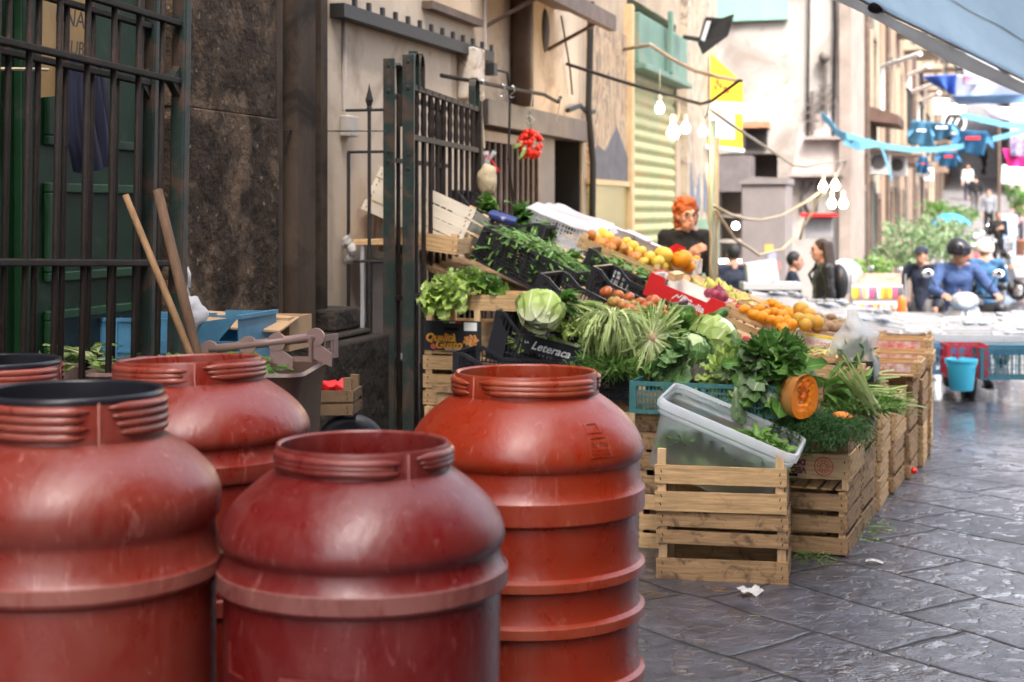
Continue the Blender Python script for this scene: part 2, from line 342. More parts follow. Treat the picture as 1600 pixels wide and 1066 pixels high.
# ---- the plastered house on the left (x = -3.2 plane) and its features
hs = thing('plastered_house', 'tall house with stained beige plaster wall and a barred opening behind the vegetable stall', 'house', (-3.2, 7.3, 0))
O = hs.location
def hp(name, fn, m, **k):
    b = MB(); fn(b)
    for v in b.bm.verts: v.co -= O
    return part(name, b, m, hs, **k)
hp('wall', lambda b: (b.bb((-3.9, 7.18, -.3), (-3.2, 8.9, 14)), b.bb((-3.9, 8.9, -.3), (-3.2, 9.78, 2.71)), b.bb((-3.9, 8.9, 4.3), (-3.2, 9.78, 14)),
                      b.bb((-3.9, 9.78, -.3), (-3.2, 10.0, 14)), b.bb((-3.9, 10.0, 2.06), (-3.2, 12.8, 14))), mPlaster)
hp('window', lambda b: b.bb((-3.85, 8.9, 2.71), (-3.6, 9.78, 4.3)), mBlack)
hp('window_sill', lambda b: b.bb((-3.22, 8.84, 2.665), (-3.13, 9.84, 2.712)), mPipe)
hp('lintel', lambda b: b.bb((-3.3, 9.95, 2.03), (-3.13, 12.83, 2.2)), mat('lintel_metal', (.10, .085, .08), .6, .3, 6))
def spikes(b):
    b.bb((-3.2, 7.45, 2.45), (-3.12, 10.05, 2.52))
    for i in range(13): b.bb((-3.14, 7.6 + i * .2, 2.52), (-3.12, 7.63 + i * .2, 2.565))
hp('spiked_ledge', spikes, mIronD)
hp('conduit', lambda b: b.tube([(-3.19, 7.62, 2.45), (-3.19, 7.62, 1.98)], .014), mat('conduit', (.45, .40, .36), .6, .1))
hp('conduit', lambda b: b.tube([(-3.19, 10.07, 4), (-3.19, 10.07, 2.5)], .012), MATS['conduit'])
hp('socket_box', lambda b: b.bb((-3.2, 7.58, 1.84), (-3.14, 7.70, 1.95)), mat('old_box_plastic', (.36, .33, .30), .6, .15, 12), bevel=.008)
hp('junction_box', lambda b: b.bb((-3.2, 9.5, 2.17), (-3.08, 9.72, 2.5)), mat('aged_box', (.52, .45, .38), .7, .25, 9, dirt=(.3, .2, .13), dscale=9, dcut=.5), bevel=.01)
hp('downpipe', lambda b: b.tube([(-3.13, 10.75, 9), (-3.13, 10.75, 3), (-3.13, 10.75, 2.2)], .085, 12), mPipe, smooth=True)
hp('oval_vent', lambda b: b.ell((-3.2, 11.62, 2.84), (.03, .09, .17), 18, 10), mat('vent_dark', (.05, .04, .035), .7, .3))
def canopy(b):
    b.prism([(0, .1), (.5, -.03), (.5, -.15), (.44, -.15), (.42, -.06), (0, .04)], 9.9, 11.9, Matrix.Translation((-3.2, 0, 3.0)))
    for y in (10.1, 11.7): b.tube([(-3.2, y, 2.7), (-2.8, y, 2.9)], .015)
hp('canopy', canopy, mat('canopy_sheet', (.12, .085, .07), .6, .4, 7))
def grille(b):
    b.bb((-3.26, 10.02, -.2), (-3.22, 10.1, 2.03)); b.bb((-3.26, 11.5, -.2), (-3.22, 11.58, 2.03)); b.bb((-3.26, 10.1, 1.93), (-3.22, 11.5, 2.0))
hp('grille_frame', grille, mat('grille_paint', (.16, .12, .10), .6, .3, 8))
mGr = MATS['grille_paint']
gb = MB().tube([(-3.24 - O.x, 10.16 - O.y, -.2), (-3.24 - O.x, 10.16 - O.y, 1.95)], .017, 6); g0 = part('grille_bar', gb, mGr, hs)
for i in range(1, 10):
    q = g0.copy(); COL.objects.link(q); q.parent = hs; q.location.y = i * .138
hp('interior', lambda b: (b.bb((-4.6, 9.9, -.2), (-4.5, 12.9, 2.1)), b.bb((-4.5, 9.9, -.2), (-3.9, 10.0, 2.06)), b.bb((-4.5, 12.8, -.2), (-3.9, 12.9, 2.06)), b.bb((-4.5, 9.9, 2.07), (-3.9, 12.9, 2.12))), mDark)
hp('shade_panel', lambda b: b.bb((-3.9, 12.76, -.2), (-3.215, 12.80, 2.04)), mBlack)  # black sheet stands in for the shade inside the doorway
hp('door', lambda b: (b.bb((-3.32, 11.6, -.2), (-3.26, 12.14, 2.03)), b.bb((-3.25, 11.74, 1.25), (-3.235, 12.02, 1.5)), b.bb((-3.25, 11.7, 1.0), (-3.23, 12.05, 1.15))), mGreyDoor, bevel=.006)
hp('wiring', lambda b: (b.tube([(-3.1, 12.72, 3.2), (-3.12, 12.7, 2.3), (-3.1, 12.78, 1.85), (-3.12, 12.83, 1.2), (-3.12, 12.8, .9)], .028, 7),
                        b.tube([(-3.17, 12.2, 2.26), (-3.14, 12.5, 2.32), (-3.15, 12.8, 2.27), (-3.14, 13.0, 2.3)], .02, 6),
                        b.tube([(-3.17, 12.0, 3.0), (-3.15, 12.2, 2.6), (-3.17, 12.35, 2.4)], .008, 5)), mCable)
hp('cable_plug', lambda b: (b.bb((-3.1, 9.76, 2.34), (-3.03, 9.83, 2.42)), b.tube([(-3.05, 9.8, 2.38), (-3.0, 9.95, 2.37), (-3.0, 10.02, 2.2), (-3.0, 9.98, 1.8), (-3.0, 10.1, 1.5), (-3.0, 10.0, 1.28)], .009, 6)), mCable)
# ---- dark stone pier, moulding and base
pr = thing('stone_pier', 'dark speckled lava stone pier with vertical mouldings between green door and plaster wall', 'pier', (-3.05, 5.6, 0))
O2 = pr.location
def pp(name, fn, m, **k):
    b = MB(); fn(b)
    for v in b.bm.verts: v.co -= O2
    return part(name, b, m, pr, **k)
def pier_block(b):
    z = -.2
    for k, h in enumerate((.75, 1.32, 9)):
        x = -3.05 + (.0, .010, -.004)[k]; b.bb((-3.8, 5.6 + .01 * (k % 2), z), (x, 6.5, z + h - .002)); z += h
pp('shaft', pier_block, mStone, bevel=.006)
pp('moulding', lambda b: b.prism([(0, 0)] and [(-.7, 6.5), (.0, 6.5), (.0, 6.56), (-.05, 6.58), (-.06, 6.66), (.015, 6.69), (.03, 6.86), (-.005, 6.9), (-.07, 6.93), (-.07, 7.0), (-.02, 7.04), (-.02, 7.12), (-.09, 7.19), (-.7, 7.19)], -.2, 14,
                                 Matrix.Translation((-3.05, 0, 0)) @ Matrix(((1, 0, 0, 0), (0, 0, 1, 0), (0, 1, 0, 0), (0, 0, 0, 1)))), mMould)
pp('base', lambda b: (b.bb((-3.3, 6.62, -.2), (-2.86, 7.42, .83)), b.bb((-3.3, 6.68, .83), (-2.93, 7.36, .86)), b.bb((-3.3, 7.02, .86), (-2.98, 7.34, .97))), mStoneB, bevel=.03)
# wall above and beside the door
st = MB(); st.bb((-3.9, -9, -.2), (-3.1, 2.6, 14)); st.bb((-3.9, 2.6, 3.6), (-3.1, 5.6, 14)); st.bb((-3.9, 2.6, -.2), (-3.3, 5.6, .02))
single('stone_wall', st, mStone, 'dark stone wall around and above the tall green door at the left edge', 'wall')
# ---- green double door
dr = thing('double_door', 'tall dark green panelled double door behind rusty bars at the left', 'door', (-3.13, 4.1, 0))
for (y0, y1, nm) in ((-1.45, .5, 0), (.53, 1.49, 1)):
    lf = part('door_leaf', MB().bb((-.06, y0, 0), (0, y1, 3.6)), mDoorG, dr)
    for (z0, z1) in ((.15, 1.1), (1.2, 1.55), (1.68, 3.4)):
        f = MB(); ya, yb = y0 + .14, y1 - .12
        for (p, q) in (((ya, z0), (yb, z0 + .035)), ((ya, z1 - .035), (yb, z1)), ((ya, z0 + .035), (ya + .035, z1 - .035)), ((yb - .035, z0 + .035), (yb, z1 - .035))):
            f.bb((0, p[0], p[1]), (.022, q[0], q[1]))
        part('panel_moulding', f, mDoorG2 if z0 < 1.6 else mDoorG, lf, bevel=.005)
part('stile', MB().bb((0, .49, 0), (.035, .55, 3.6)), mDoorG, dr, bevel=.006)
part('door_pane', MB().bb((.001, .72, .2), (.006, 1.3, 1.08)), mat('dark_pane', (.02, .03, .03), .25, .5, 3), dr)
# paper notice and hanging jacket
mPaper = mat('aged_paper', (.30, .195, .09), .85, .15, 5, dirt=(.35, .24, .13), dscale=6, dcut=.6)
pn = thing('paper_notice', 'yellowed handwritten paper notice hung on the green door behind the bars', 'notice', W(101, 75, 5.32))
nb = MB().grid(lambda u, v: V(.012 * math.sin(5 * u + 2 * v), (u - .5) * .30, (v - .5) * .36 + .015 * math.sin(3 * u)), 10, 8); part('sheet', nb, mPaper, pn, smooth=True)
for s_, z_, q_ in (('UNA', .10, .085), ('5 SUB', .0, .07), ('NI', -.1, .07)):
    text(s_, q_, mat('ink', (.05, .04, .04), .8, .2), pn, TR((.02, .0, z_), (R(90), 0, R(90))), name='handwriting', shear=.15)
cl = MB()
def coat(u, v):
    a = u * 2 * math.pi; z = -v * .33; w = .075 + .03 * math.sin(v * 2.6) - (.05 * max(0, v - .75) * 4 * .5)
    return V(.045 * math.sin(a) * (1 + .3 * math.sin(9 * a + 3 * v)), w * math.cos(a) + .06 * v + .012 * math.sin(11 * a), z - .06 * math.sin(a * .5) * v)
cl.grid(coat, 40, 14)
single('hanging_jacket', cl, mCloth('navy_cloth', (.013, .015, .034)), 'navy blue jacket hanging on the green door behind the bars', 'jacket', W(128, 92, 5.33), smooth=True)
# ---- barred gate in front of the door: x = -2.45 plane, slightly sagging
def barred_gate(nm, label, xg, y1, n, yoff, ztop):
    t = thing(nm, label, 'gate', (xg, y1, 0), (R(-1.9), 0, 0), 'barred gate leaves before the green door')
    b0 = None
    for i in range(n):
        if b0 is None: b0 = part('bar', MB().tube([(0, 0, .1), (0, 0, ztop)], .0095, 7), mIron, t, smooth=True); b0.location = (0, -.09, 0); q = b0
        else: q = b0.copy(); COL.objects.link(q); q.parent = t
        q.location = (0, -.1 - i * .143 + yoff, 0)
    for z in (1.285, 1.865, 2.05): part('rail', MB().bb((-.010, -n * .143 - .05, z - .010), (.015, 0, z + .010)), mIron, t, bevel=.004)
    part('bracket', MB().prism([(0, -.05), (0, .05), (-.05, .008), (-.05, -.008)], -.01, .015, TR((0, 0, 1.865), (0, 0, R(90)))), mIronG, t)
    part('post', MB().bb((-.025, 0, -.05), (.025, .042, ztop)), mIronG, t, bevel=.006)
    return t
barred_gate('barred_gate', 'rusty barred iron gate leaf with green end post nearest the barrels', -2.45, 4.42, 9, 0, 2.7)
barred_gate('barred_gate', 'darker barred iron gate leaf folded just behind the rusty one', -2.58, 4.46, 9, .055, 2.6)
single('tied_rope', MB().tube([W(0, 108, 4.9), W(40, 108, 4.95), W(75, 109, 5.0)], .006, 6), mCableC, 'pale cord tied across the bars by the green door', 'rope')
# ---- second house: mural pillars, shutter
h2 = thing('corner_house', 'house with mural painted pillars and green rolling shutter behind the fruit stall', 'house', (-3.2, 12.8, 0)); O = h2.location
def q2(name, fn, m, **k):
    b = MB(); fn(b)
    for v in b.bm.verts: v.co -= O
    return part(name, b, m, h2, **k)
def mural(name, c1, c2, c3, sc):
    m = bpy.data.materials.new(name); m.use_nodes = True; t = m.node_tree; N = t.nodes; L = t.links; b = N['Principled BSDF']
    tc = N.new('ShaderNodeTexCoord'); mp = N.new('ShaderNodeMapping'); mp.inputs['Scale'].default_value = (1, 1.1, .55); L.new(tc.outputs['Object'], mp.inputs[0])
    w = N.new('ShaderNodeTexNoise'); w.inputs['Scale'].default_value = sc; w.inputs['Distortion'].default_value = 2.2; w.inputs['Detail'].default_value = 7; w.inputs['Roughness'].default_value = .6; L.new(mp.outputs[0], w.inputs[0])
    cr = N.new('ShaderNodeValToRGB'); L.new(w.outputs[0], cr.inputs[0]); e = cr.color_ramp.elements
    e[0].color = (*c3, 1); e[0].position = .33; e[1].color = (*c2, 1); e[1].position = .66
    for p, c in ((.43, c1), (.50, c2), (.545, c3), (.59, c1)): x = e.new(p); x.color = (*c, 1)
    L.new(cr.outputs[0], b.inputs['Base Color']); b.inputs['Roughness'].default_value = .8
    MATS[name] = m; return m
mMur = mural('mural_paint', (.30, .20, .13), (.42, .32, .20), (.13, .10, .08), 2.2)
mMur2 = mural('mural_paint_pale', (.34, .28, .20), (.38, .32, .25), (.17, .13, .11), 1.6)
mBluePaint = mat('blue_grey_paint', (.10, .095, .105), .8, .3, 7)
mSh = mat('shutter_green', (.34, .35, .17), .5, .15, 6, dirt=(.46, .33, .15), dscale=1.7, dcut=.53, speck=((.16, .18, .22), 2.6, .66))
q2('wall', lambda b: (b.bb((-3.9, 12.805, -.3), (-3.2, 14.55, 3.5)), b.bb((-3.9, 12.805, 3.5), (-3.2, 19.4, 14)), b.bb((-3.9, 17.1, -.5), (-3.2, 19.4, 3.5)), b.bb((-4.0, 14.55, -.3), (-3.6, 17.1, 3.5))), mPlaster2)
q2('mural_panel', lambda b: b.bb((-3.2, 12.95, 1.72), (-3.17, 14.42, 3.1)), mMur)
q2('mural_mountain', lambda b: b.prism([(12.95, 1.72), (14.42, 1.72), (14.42, 1.95), (13.95, 2.22), (13.5, 1.98), (13.2, 2.02), (12.95, 1.9)], -3.168, -3.16, Matrix(((0, 1, 0, 0), (1, 0, 0, 0), (0, 0, 1, 0), (0, 0, 0, 1)))), mBluePaint)
q2('tinsel_panel', lambda b: b.bb((-3.2, 12.95, .95), (-3.165, 14.42, 1.68)), mat('gold_tinsel', (.42, .40, .24), .25, .3, 30, 1.0, 26, col2=(.75, .6, .25), metal=.75))
q2('trim', lambda b: (b.bb((-3.2, 12.9, 1.68), (-3.14, 14.5, 1.725)), b.bb((-3.2, 14.42, 0), (-3.12, 14.53, 3.4))), mat('trim_ochre', (.5, .36, .2), .7, .2, 8))
def slats(b):
    n = 26
    def prof(u, v):
        z = -.2 + u * 3.05; k = (u * n) % 1
        return V(-3.245 + .03 * math.sin(k * math.pi), 14.56 + v * 2.54, z)
    b.grid(prof, n * 5, 1)
q2('roller_shutter', slats, mSh, smooth=True)
q2('shutter_box', lambda b: (b.bb((-3.6, 14.56, 2.86), (-3.08, 17.1, 3.34)), b.bb((-3.5, 14.56, 2.80), (-3.02, 17.12, 2.86)), b.bb((-3.05, 15.8, 2.86), (-3.0, 15.9, 3.5))), mat('shutter_box_green', (.12, .21, .165), .5, .3, 3, dirt=(.2, .2, .15), dscale=3, dcut=.55), bevel=.01)
q2('pillar', lambda b: b.bb((-3.2, 17.35, -.4), (-3.12, 19.38, 5)), mMur2)
q2('pillar_painting', lambda b: [b.prism([(17.5 + i * 1.0, 1.45), (18.15 + i * 1.0, 1.45), (18.1 + i * .95, 1.9), (17.8 + i, 1.55), (17.5 + i, 2.0)] if i == 0 else [(18.4, 1.45), (19.3, 1.45), (19.3, 2.0), (18.9, 1.6), (18.4, 1.9)], -3.118, -3.11, Matrix(((0, 1, 0, 0), (1, 0, 0, 0), (0, 0, 1, 0), (0, 0, 0, 1)))) for i in (0, 1)], mat('pillar_blue', (.13, .145, .18), .8, .3, 6))
q2('plinth', lambda b: b.bb((-3.2, 17.3, -.4), (-3.09, 19.4, 1.36)), mat('plinth_green', (.17, .25, .17), .6, .2, 4))
q2('side_wall', lambda b: b.bb((-9, 19.3, -.5), (-3.9, 19.4, 14)), mPlaster2)
# ---- white house closing the view, facing the camera
h3 = thing('white_house', 'bright white plastered house with dark shop opening facing down the street', 'house', (-2, 24.5, 0)); O = h3.location
q3 = lambda name, fn, m, **k: (lambda b: (fn(b), [setattr(v, 'co', v.co - O) for v in b.bm.verts], part(name, b, m, h3, **k))[-1])(MB())
WX = lambda px, y=24.5: (lambda t: y * ((t * .95834 - .28569) / (.95834 + .28569 * t)))((px - 800) / F)   # x on a plane of constant y
q3('wall', lambda b: (b.bb((-11, 24.5, -.6), (WX(1118), 25.4, 14)), b.bb((WX(1118), 24.5, 2.35), (WX(1215), 25.4, 14)), b.bb((WX(1215), 24.5, -.6), (-1.92, 27.2, 14)), b.bb((WX(1118), 25.3, -.6), (WX(1215), 25.4, 2.4))), mWhite)
q3('window', lambda b: b.bb((WX(1166), 24.44, 2.42), (WX(1199), 24.52, 2.72)), mDark)
q3('tile_ledge', lambda b: b.bb((WX(1158), 24.2, 2.74), (WX(1204), 24.5, 2.83)), mat('terracotta', (.45, .2, .12), .8, .3, 8))
q3('shop_interior', lambda b: b.bb((WX(1118), 25.1, -.6), (WX(1215), 25.28, 2.4)), mat('shop_dark', (.09, .07, .06), .8, .5, 2))
for z in (.5, .95, 1.35): q3('shop_shelf', lambda b: b.bb((WX(1120), 24.7, z), (WX(1160), 25.1, z + .05)), mat('shelf_board', (.5, .42, .35), .7, .2))
mShopL = mat('shop_light', (.9, .95, 1), .5, .02, emit=2.5)
for a_, c_ in ((1112, 1140), (1150, 1166)): q3('shop_lamp', lambda b: b.bb((WX(a_), 24.5, .62), (WX(c_), 24.6, .69)), mShopL)
q3('shop_lamp', lambda b: b.ell((WX(1148), 24.6, 1.22), .06), mShopL)
q3('ledge', lambda b: b.bb((WX(1236), 24.3, 1.98), (WX(1318), 24.5, 2.04)), mat('grey_ledge', (.33, .29, .27), .8, .3, 4))
q3('ledge', lambda b: b.bb((WX(1258), 24.34, 2.55), (WX(1322), 24.5, 2.6)), MATS['grey_ledge'])
q3('bare_plaster_patch', lambda b: b.prism([(WX(1238), 2.04), (WX(1318), 2.04), (WX(1320), 2.9), (WX(1300), 3.3), (WX(1286), 3.0), (WX(1250), 2.8)], 24.488, 24.51), mat('bare_plaster', (.48, .42, .39), .9, .3, 2.5, .3, 20))
q3('graffiti', lambda b: [b.tube([(WX(x0), 24.48, z0), (WX(x1), 24.48, z1)], .028, 5) for x0, z0, x1, z1 in ((1256, 1.92, 1252, 1.45), (1270, 1.9, 1253, 1.68), (1253, 1.68, 1268, 1.38), (1278, 1.9, 1276, 1.45), (1278, 1.9, 1290, 1.8), (1290, 1.8, 1277, 1.68), (1260, 1.3, 1292, 1.36))], mat('graffiti_ink', (.10, .085, .085), .7, .3))
def iron_cross(b):
    for px, z0, z1 in ((1270, 2.62, 3.3), (1291, 2.9, 3.7)):
        b.tube([(WX(px), 24.42, z0), (WX(px), 24.42, z1)], .03, 6)
        for k in range(3): b.bb((WX(px) - .11, 24.4, z0 + .2 + k * .13), (WX(px) + .11, 24.44, z0 + .23 + k * .13))
    b.ell((WX(1289), 24.4, 3.82), .09)
q3('iron_lamp_bracket', iron_cross, mat('bracket_iron', (.12, .10, .09), .7, .3))
q3('corner_pilaster', lambda b: b.bb((-2.04, 24.36, -.6), (-1.86, 27.3, 14)), mat('pilaster_grey', (.27, .22, .19), .85, .3, 3))
q3('shop_awning_box', lambda b: b.bb((WX(1120), 23.9, 1.75), (WX(1180), 24.5, 2.3)), mat('awning_grey', (.14, .12, .12), .7, .3, 4))
q3('mint_panel', lambda b: b.bb((WX(1108), 24.42, 4.42), (WX(1232), 24.49, 5.6)), mat('mint_paint', (.22, .40, .32), .8, .12, 3))
for px_, z_ in ((1262, 5.0), (1302, 4.4)): q3('wall_cable', lambda b: b.tube([(WX(px_), 24.46, 2.6), (WX(px_ + 3), 24.45, z_), (WX(px_ - 8), 24.45, z_ + 3)], .018, 5), mCable)
# grey kiosk panel with stickers in front of it
kx = thing('kiosk_shutter', 'grey metal kiosk box with faded stickers standing before the white house', 'kiosk', (WX(1190, 21.5), 21.5, -.28))
part('cabinet', MB().bb((-.28, 0, 0), (.34, .7, 2.1)), mat('kiosk_grey', (.20, .175, .17), .6, .15, 3), kx, bevel=.02)
part('roof_panel', MB().prism([(-.3, 2.1), (.36, 2.1), (.36, 2.18), (-.1, 2.2), (-.3, 2.14)], -.03, .74), MATS['kiosk_grey'], kx)
for x, z, c in ((.1, 1.22, (.8, .4, .1)), (.14, 1.12, (.3, .3, .6)), (-.14, .95, (.8, .35, .15)), (.02, 1.0, (.2, .5, .25)), (.2, .98, (.75, .15, .15)), (-.08, .86, (.85, .6, .3))):
    part('sticker', MB().bb((x - .055, -.012, z - .05), (x + .055, -.001, z + .05)), mat('sticker%d' % (x * 100), c, .5, .2, 20), kx)
# ---- houses along the far left side of the street
def far_house(y0, y1, x, h, m, label, floors, openings, canopies=(), rails=0, zb=None):
    zb = ground_z((y0 + y1) / 2) - 2.5
    t = thing('street_house', label, 'house', (x, y0, 0), group='houses up the street')
    L_ = y1 - y0; dy = Matrix.Translation((0, 0, 0))
    part('wall', MB().bb((-4, 0, zb), (0, L_, h)), m, t)
    part('cornice', MB().bb((0, 0, h - .4), (.25, L_, h)), mCream, t)
    g0 = ground_z(y0)
    for (a, b_, z1, c) in openings:
        d = part('doorway', MB().bb((0, a, g0 - .3), (.03, b_, g0 + z1)), c, t)
        part('door_frame', MB().bb((0, a - .12, g0 - .3), (.06, a, g0 + z1 + .12)).bb((0, b_, g0 - .3), (.06, b_ + .12, g0 + z1 + .12)).bb((0, a, g0 + z1), (.06, b_, g0 + z1 + .12)), mPipe, d)
    for fl in range(floors):
        z = g0 + 3.3 + fl * 3.1
        k = max(1, int(L_ / 3.6))
        for i in range(k):
            yc = (i + .5) * L_ / k
            w = part('window', MB().bb((0, yc - .5, z), (.04, yc + .5, z + 2.0)), mGlass, t)
            part('window_frame', MB().bb((0, yc - .62, z), (.09, yc - .5, z + 2.12)).bb((0, yc + .5, z), (.09, yc + .62, z + 2.12)).bb((0, yc - .5, z + 2.0), (.09, yc + .5, z + 2.12)), mCream, w)
            bl = part('balcony', MB().bb((0, yc - .9, z - .14), (.75, yc + .9, z - .02)), mCream if fl else mTan, t)
            r = MB()
            for q in range(15): r.tube([(.72, yc - .87 + q * .124, z), (.72, yc - .87 + q * .124, z + .95)], .014, 4)
            r.bb((.69, yc - .9, z + .95), (.75, yc + .9, z + 1.0)); part('railing', r, mIronD, bl)
    for q_ in range(max(1, int(L_ / 7))):
        yy = 1.2 + q_ * 6.5; part('drainpipe', MB().tube([(.06, yy, g0), (.06, yy, h - .5)], .05, 6), mPipe, t)
        ac = part('air_conditioner', MB().bb((0, yy + 1.0, g0 + 2.75), (.38, yy + 1.75, g0 + 3.2)), mWhitePl, t); part('fan_grille', MB().lathe([(0, 0), (.17, 0), (.17, .01), (0, .012)], 14, M=TR((.2, yy + .99, g0 + 2.97), (R(90), 0, 0), (.8, .8, 1))), mGreyDoor, ac)
        part('wall_cable', MB().tube([(.05, yy - 1, g0 + 3.1 + .3 * q_), (.05, yy + 1.5, g0 + 3.0), (.05, yy + 5, g0 + 3.25)], .02, 5), mCable, t)
    for (a, z, w, dpt) in canopies:
        part('canopy', MB().prism([(0, .3), (dpt, .1), (dpt, -.06), (0, .02)], a, a + w, Matrix.Translation((0, 0, z))), mat('canopy_brown', (.085, .05, .04), .7, .3, 5), t)
    return t
mShutG = mat('dark_green_shutter', (.06, .10, .09), .6, .3, 5)
mShutB = mat('dark_brown_door', (.075, .05, .04), .6, .4, 5)
far_house(27.25, 33, -1.95, 13, mCream, 'narrow cream house with dark green doors beside the white house', 2, ((.6, 1.5, 2.4, mShutG), (2.6, 3.6, 2.5, mShutG), (4.5, 5.3, 2.3, mShutB)), ((1.2, 3.05, 2.2, .6),))
far_house(33.05, 46, -1.9, 13.5, mTan, 'tan house with brown canopies over its doors up the street', 3, ((1.5, 3.0, 2.4, mShutB), (5, 6.6, 2.4, mShutB), (9, 10.4, 2.4, mShutG)), ((4, 2.6, 3, .5),))
far_house(46.05, 64, -1.85, 14, mBrownW, 'brown house with weathered plaster halfway up the street', 3, ((2, 4, 2.4, mShutB), (8, 9.5, 2.4, mDark), (13, 14.5, 2.4, mShutB)))
far_house(64.05, 84, -1.7, 16, mCream, 'cream house where the street starts to climb', 3, ((3, 5, 2.4, mShutB), (11, 13, 2.4, mShutB)))
far_house(84.05, 118, -1.6, 22, mTan, 'tall tan house near the top of the climbing street', 4, ((6, 8, 2.4, mShutB),))
t = thing('street_house', 'white house on the right where the street climbs', 'house', (1.45, 78, 0), group='houses up the street')
part('wall', MB().bb((0, 0, -1), (9, 45, 17)), mWhite, t)
for z in (5.2, 8.4):
    w = part('window', MB().bb((1.0, -.03, z), (2.0, .01, z + 1.8)), mGlass, t); part('window_frame', MB().bb((.88, -.06, z - .1), (1.0, 0, z + 1.9)).bb((2.0, -.06, z - .1), (2.12, 0, z + 1.9)), mCream, w)
# ---- house on the right, unseen: shaped and darkened for shade, mirrors in wet street
t = thing('shading_house', 'unseen tall ochre house on the near right, shaped to shade the stall opposite', 'house', (3.5, -9, 0))
part('wall', MB().bb((0, 0, -.3), (6, 17.0, 20)), mat('dark_ochre', (.15, .115, .085), .9, .3, 1.5), t)  # wall colour kept dark to cut bounced light
for i in range(5):
    for z in (3.8, 7.4): w = part('window', MB().bb((-.02, 1.6 + i * 3.7, z), (.05, 2.7 + i * 3.7, z + 2)), mGlass, t); part('shutter_leaf', MB().bb((-.06, 1.05 + i * 3.7, z), (-.021, 1.6 + i * 3.7, z + 2)), mShutG, w)
    part('doorway', MB().bb((-.02, 1.5 + i * 3.7, -.2), (.06, 2.9 + i * 3.7, 2.6)), mShutB, t)
# ================================================================ BARRELS
def barrel_mat(name, col, dust, rough, da=.6):
    m = bpy.data.materials.new(name); m.use_nodes = True; t = m.node_tree; N = t.nodes; L = t.links; b = N['Principled BSDF']
    tc = N.new('ShaderNodeTexCoord')
    def noi(sc, de, st=(1, 1, 1), di=0):
        mp = N.new('ShaderNodeMapping'); mp.inputs['Scale'].default_value = st; L.new(tc.outputs['Object'], mp.inputs[0])
        n = N.new('ShaderNodeTexNoise'); n.inputs['Scale'].default_value = sc; n.inputs['Detail'].default_value = de; n.inputs['Roughness'].default_value = .65; n.inputs['Distortion'].default_value = di; L.new(mp.outputs[0], n.inputs['Vector']); return n.outputs[0]
    def rng(v, a, c, d, e):
        r = N.new('ShaderNodeMapRange'); L.new(v, r.inputs[0])
        for i, q in enumerate((a, c, d, e)): r.inputs[i + 1].default_value = q
        return r.outputs[0]
    def mix(f, a, c):
        x = N.new('ShaderNodeMix'); x.data_type = 'RGBA'; L.new(f, x.inputs[0])
        for i, q in ((6, a), (7, c)):
            if isinstance(q, tuple): x.inputs[i].default_value = (*q, 1)
            else: L.new(q, x.inputs[i])
        return x.outputs[2]
    def mul(a, c):
        x = N.new('ShaderNodeMath'); x.operation = 'MULTIPLY'
        for i, q in enumerate((a, c)):
            if isinstance(q, (int, float)): x.inputs[i].default_value = q
            else: L.new(q, x.inputs[i])
        return x.outputs[0]
    big = noi(3.5, 8, (1, 1, .7), .6); blot = noi(11, 7, (1, 1, .6), .8); streak = noi(9, 6, (1, 1, .09), .3); spk = noi(70, 3); scr = noi(30, 5, (1, 1, .16), 3.0); scr2 = noi(26, 4, (.5, .5, 2.2), 3.5)
    ge = N.new('ShaderNodeNewGeometry'); pt = ge.outputs['Pointiness']
    c = mix(rng(big, .35, .7, 0, 1), col, tuple(q * .86 for q in col))
    c = mix(mul(rng(blot, .40, .68, .04, .6), rng(streak, .36, .6, .1, da)), c, dust)
    c = mix(mul(rng(big, .40, .66, .05, .75), rng(noi(60, 5, (1, 1, .35)), .4, .62, 0, da)), c, dust)
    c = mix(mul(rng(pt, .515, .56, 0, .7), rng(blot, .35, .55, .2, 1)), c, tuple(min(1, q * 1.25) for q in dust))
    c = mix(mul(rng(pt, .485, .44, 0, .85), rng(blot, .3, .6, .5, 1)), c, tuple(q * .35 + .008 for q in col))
    c = mix(rng(scr, .60, .66, 0, .6), c, tuple(min(1, q * 1.35 + .03) for q in dust))
    c = mix(rng(scr2, .68, .72, 0, .25), c, tuple(q * .5 for q in col))
    c = mix(rng(spk, .72, .76, 0, .7), c, (.30, .22, .18)); c = mix(rng(noi(45, 3), .27, .22, 0, .8), c, (.05, .014, .01))
    L.new(c, b.inputs['Base Color']); b.inputs['Specular IOR Level'].default_value = .55
    ra = N.new('ShaderNodeMath'); L.new(rng(big, .3, .75, rough + .0, rough + .15), ra.inputs[0]); L.new(rng(blot, .35, .65, -.05, .16), ra.inputs[1]); L.new(ra.outputs[0], b.inputs['Roughness'])
    bp = N.new('ShaderNodeBump'); bp.inputs['Strength'].default_value = .5; bp.inputs['Distance'].default_value = .010; L.new(big, bp.inputs['Height'])
    b2 = N.new('ShaderNodeBump'); b2.inputs['Strength'].default_value = .25; b2.inputs['Distance'].default_value = .001; L.new(noi(50, 4, (1, 1, .3)), b2.inputs['Height']); L.new(bp.outputs[0], b2.inputs['Normal']); L.new(b2.outputs[0], b.inputs['Normal'])
    return m
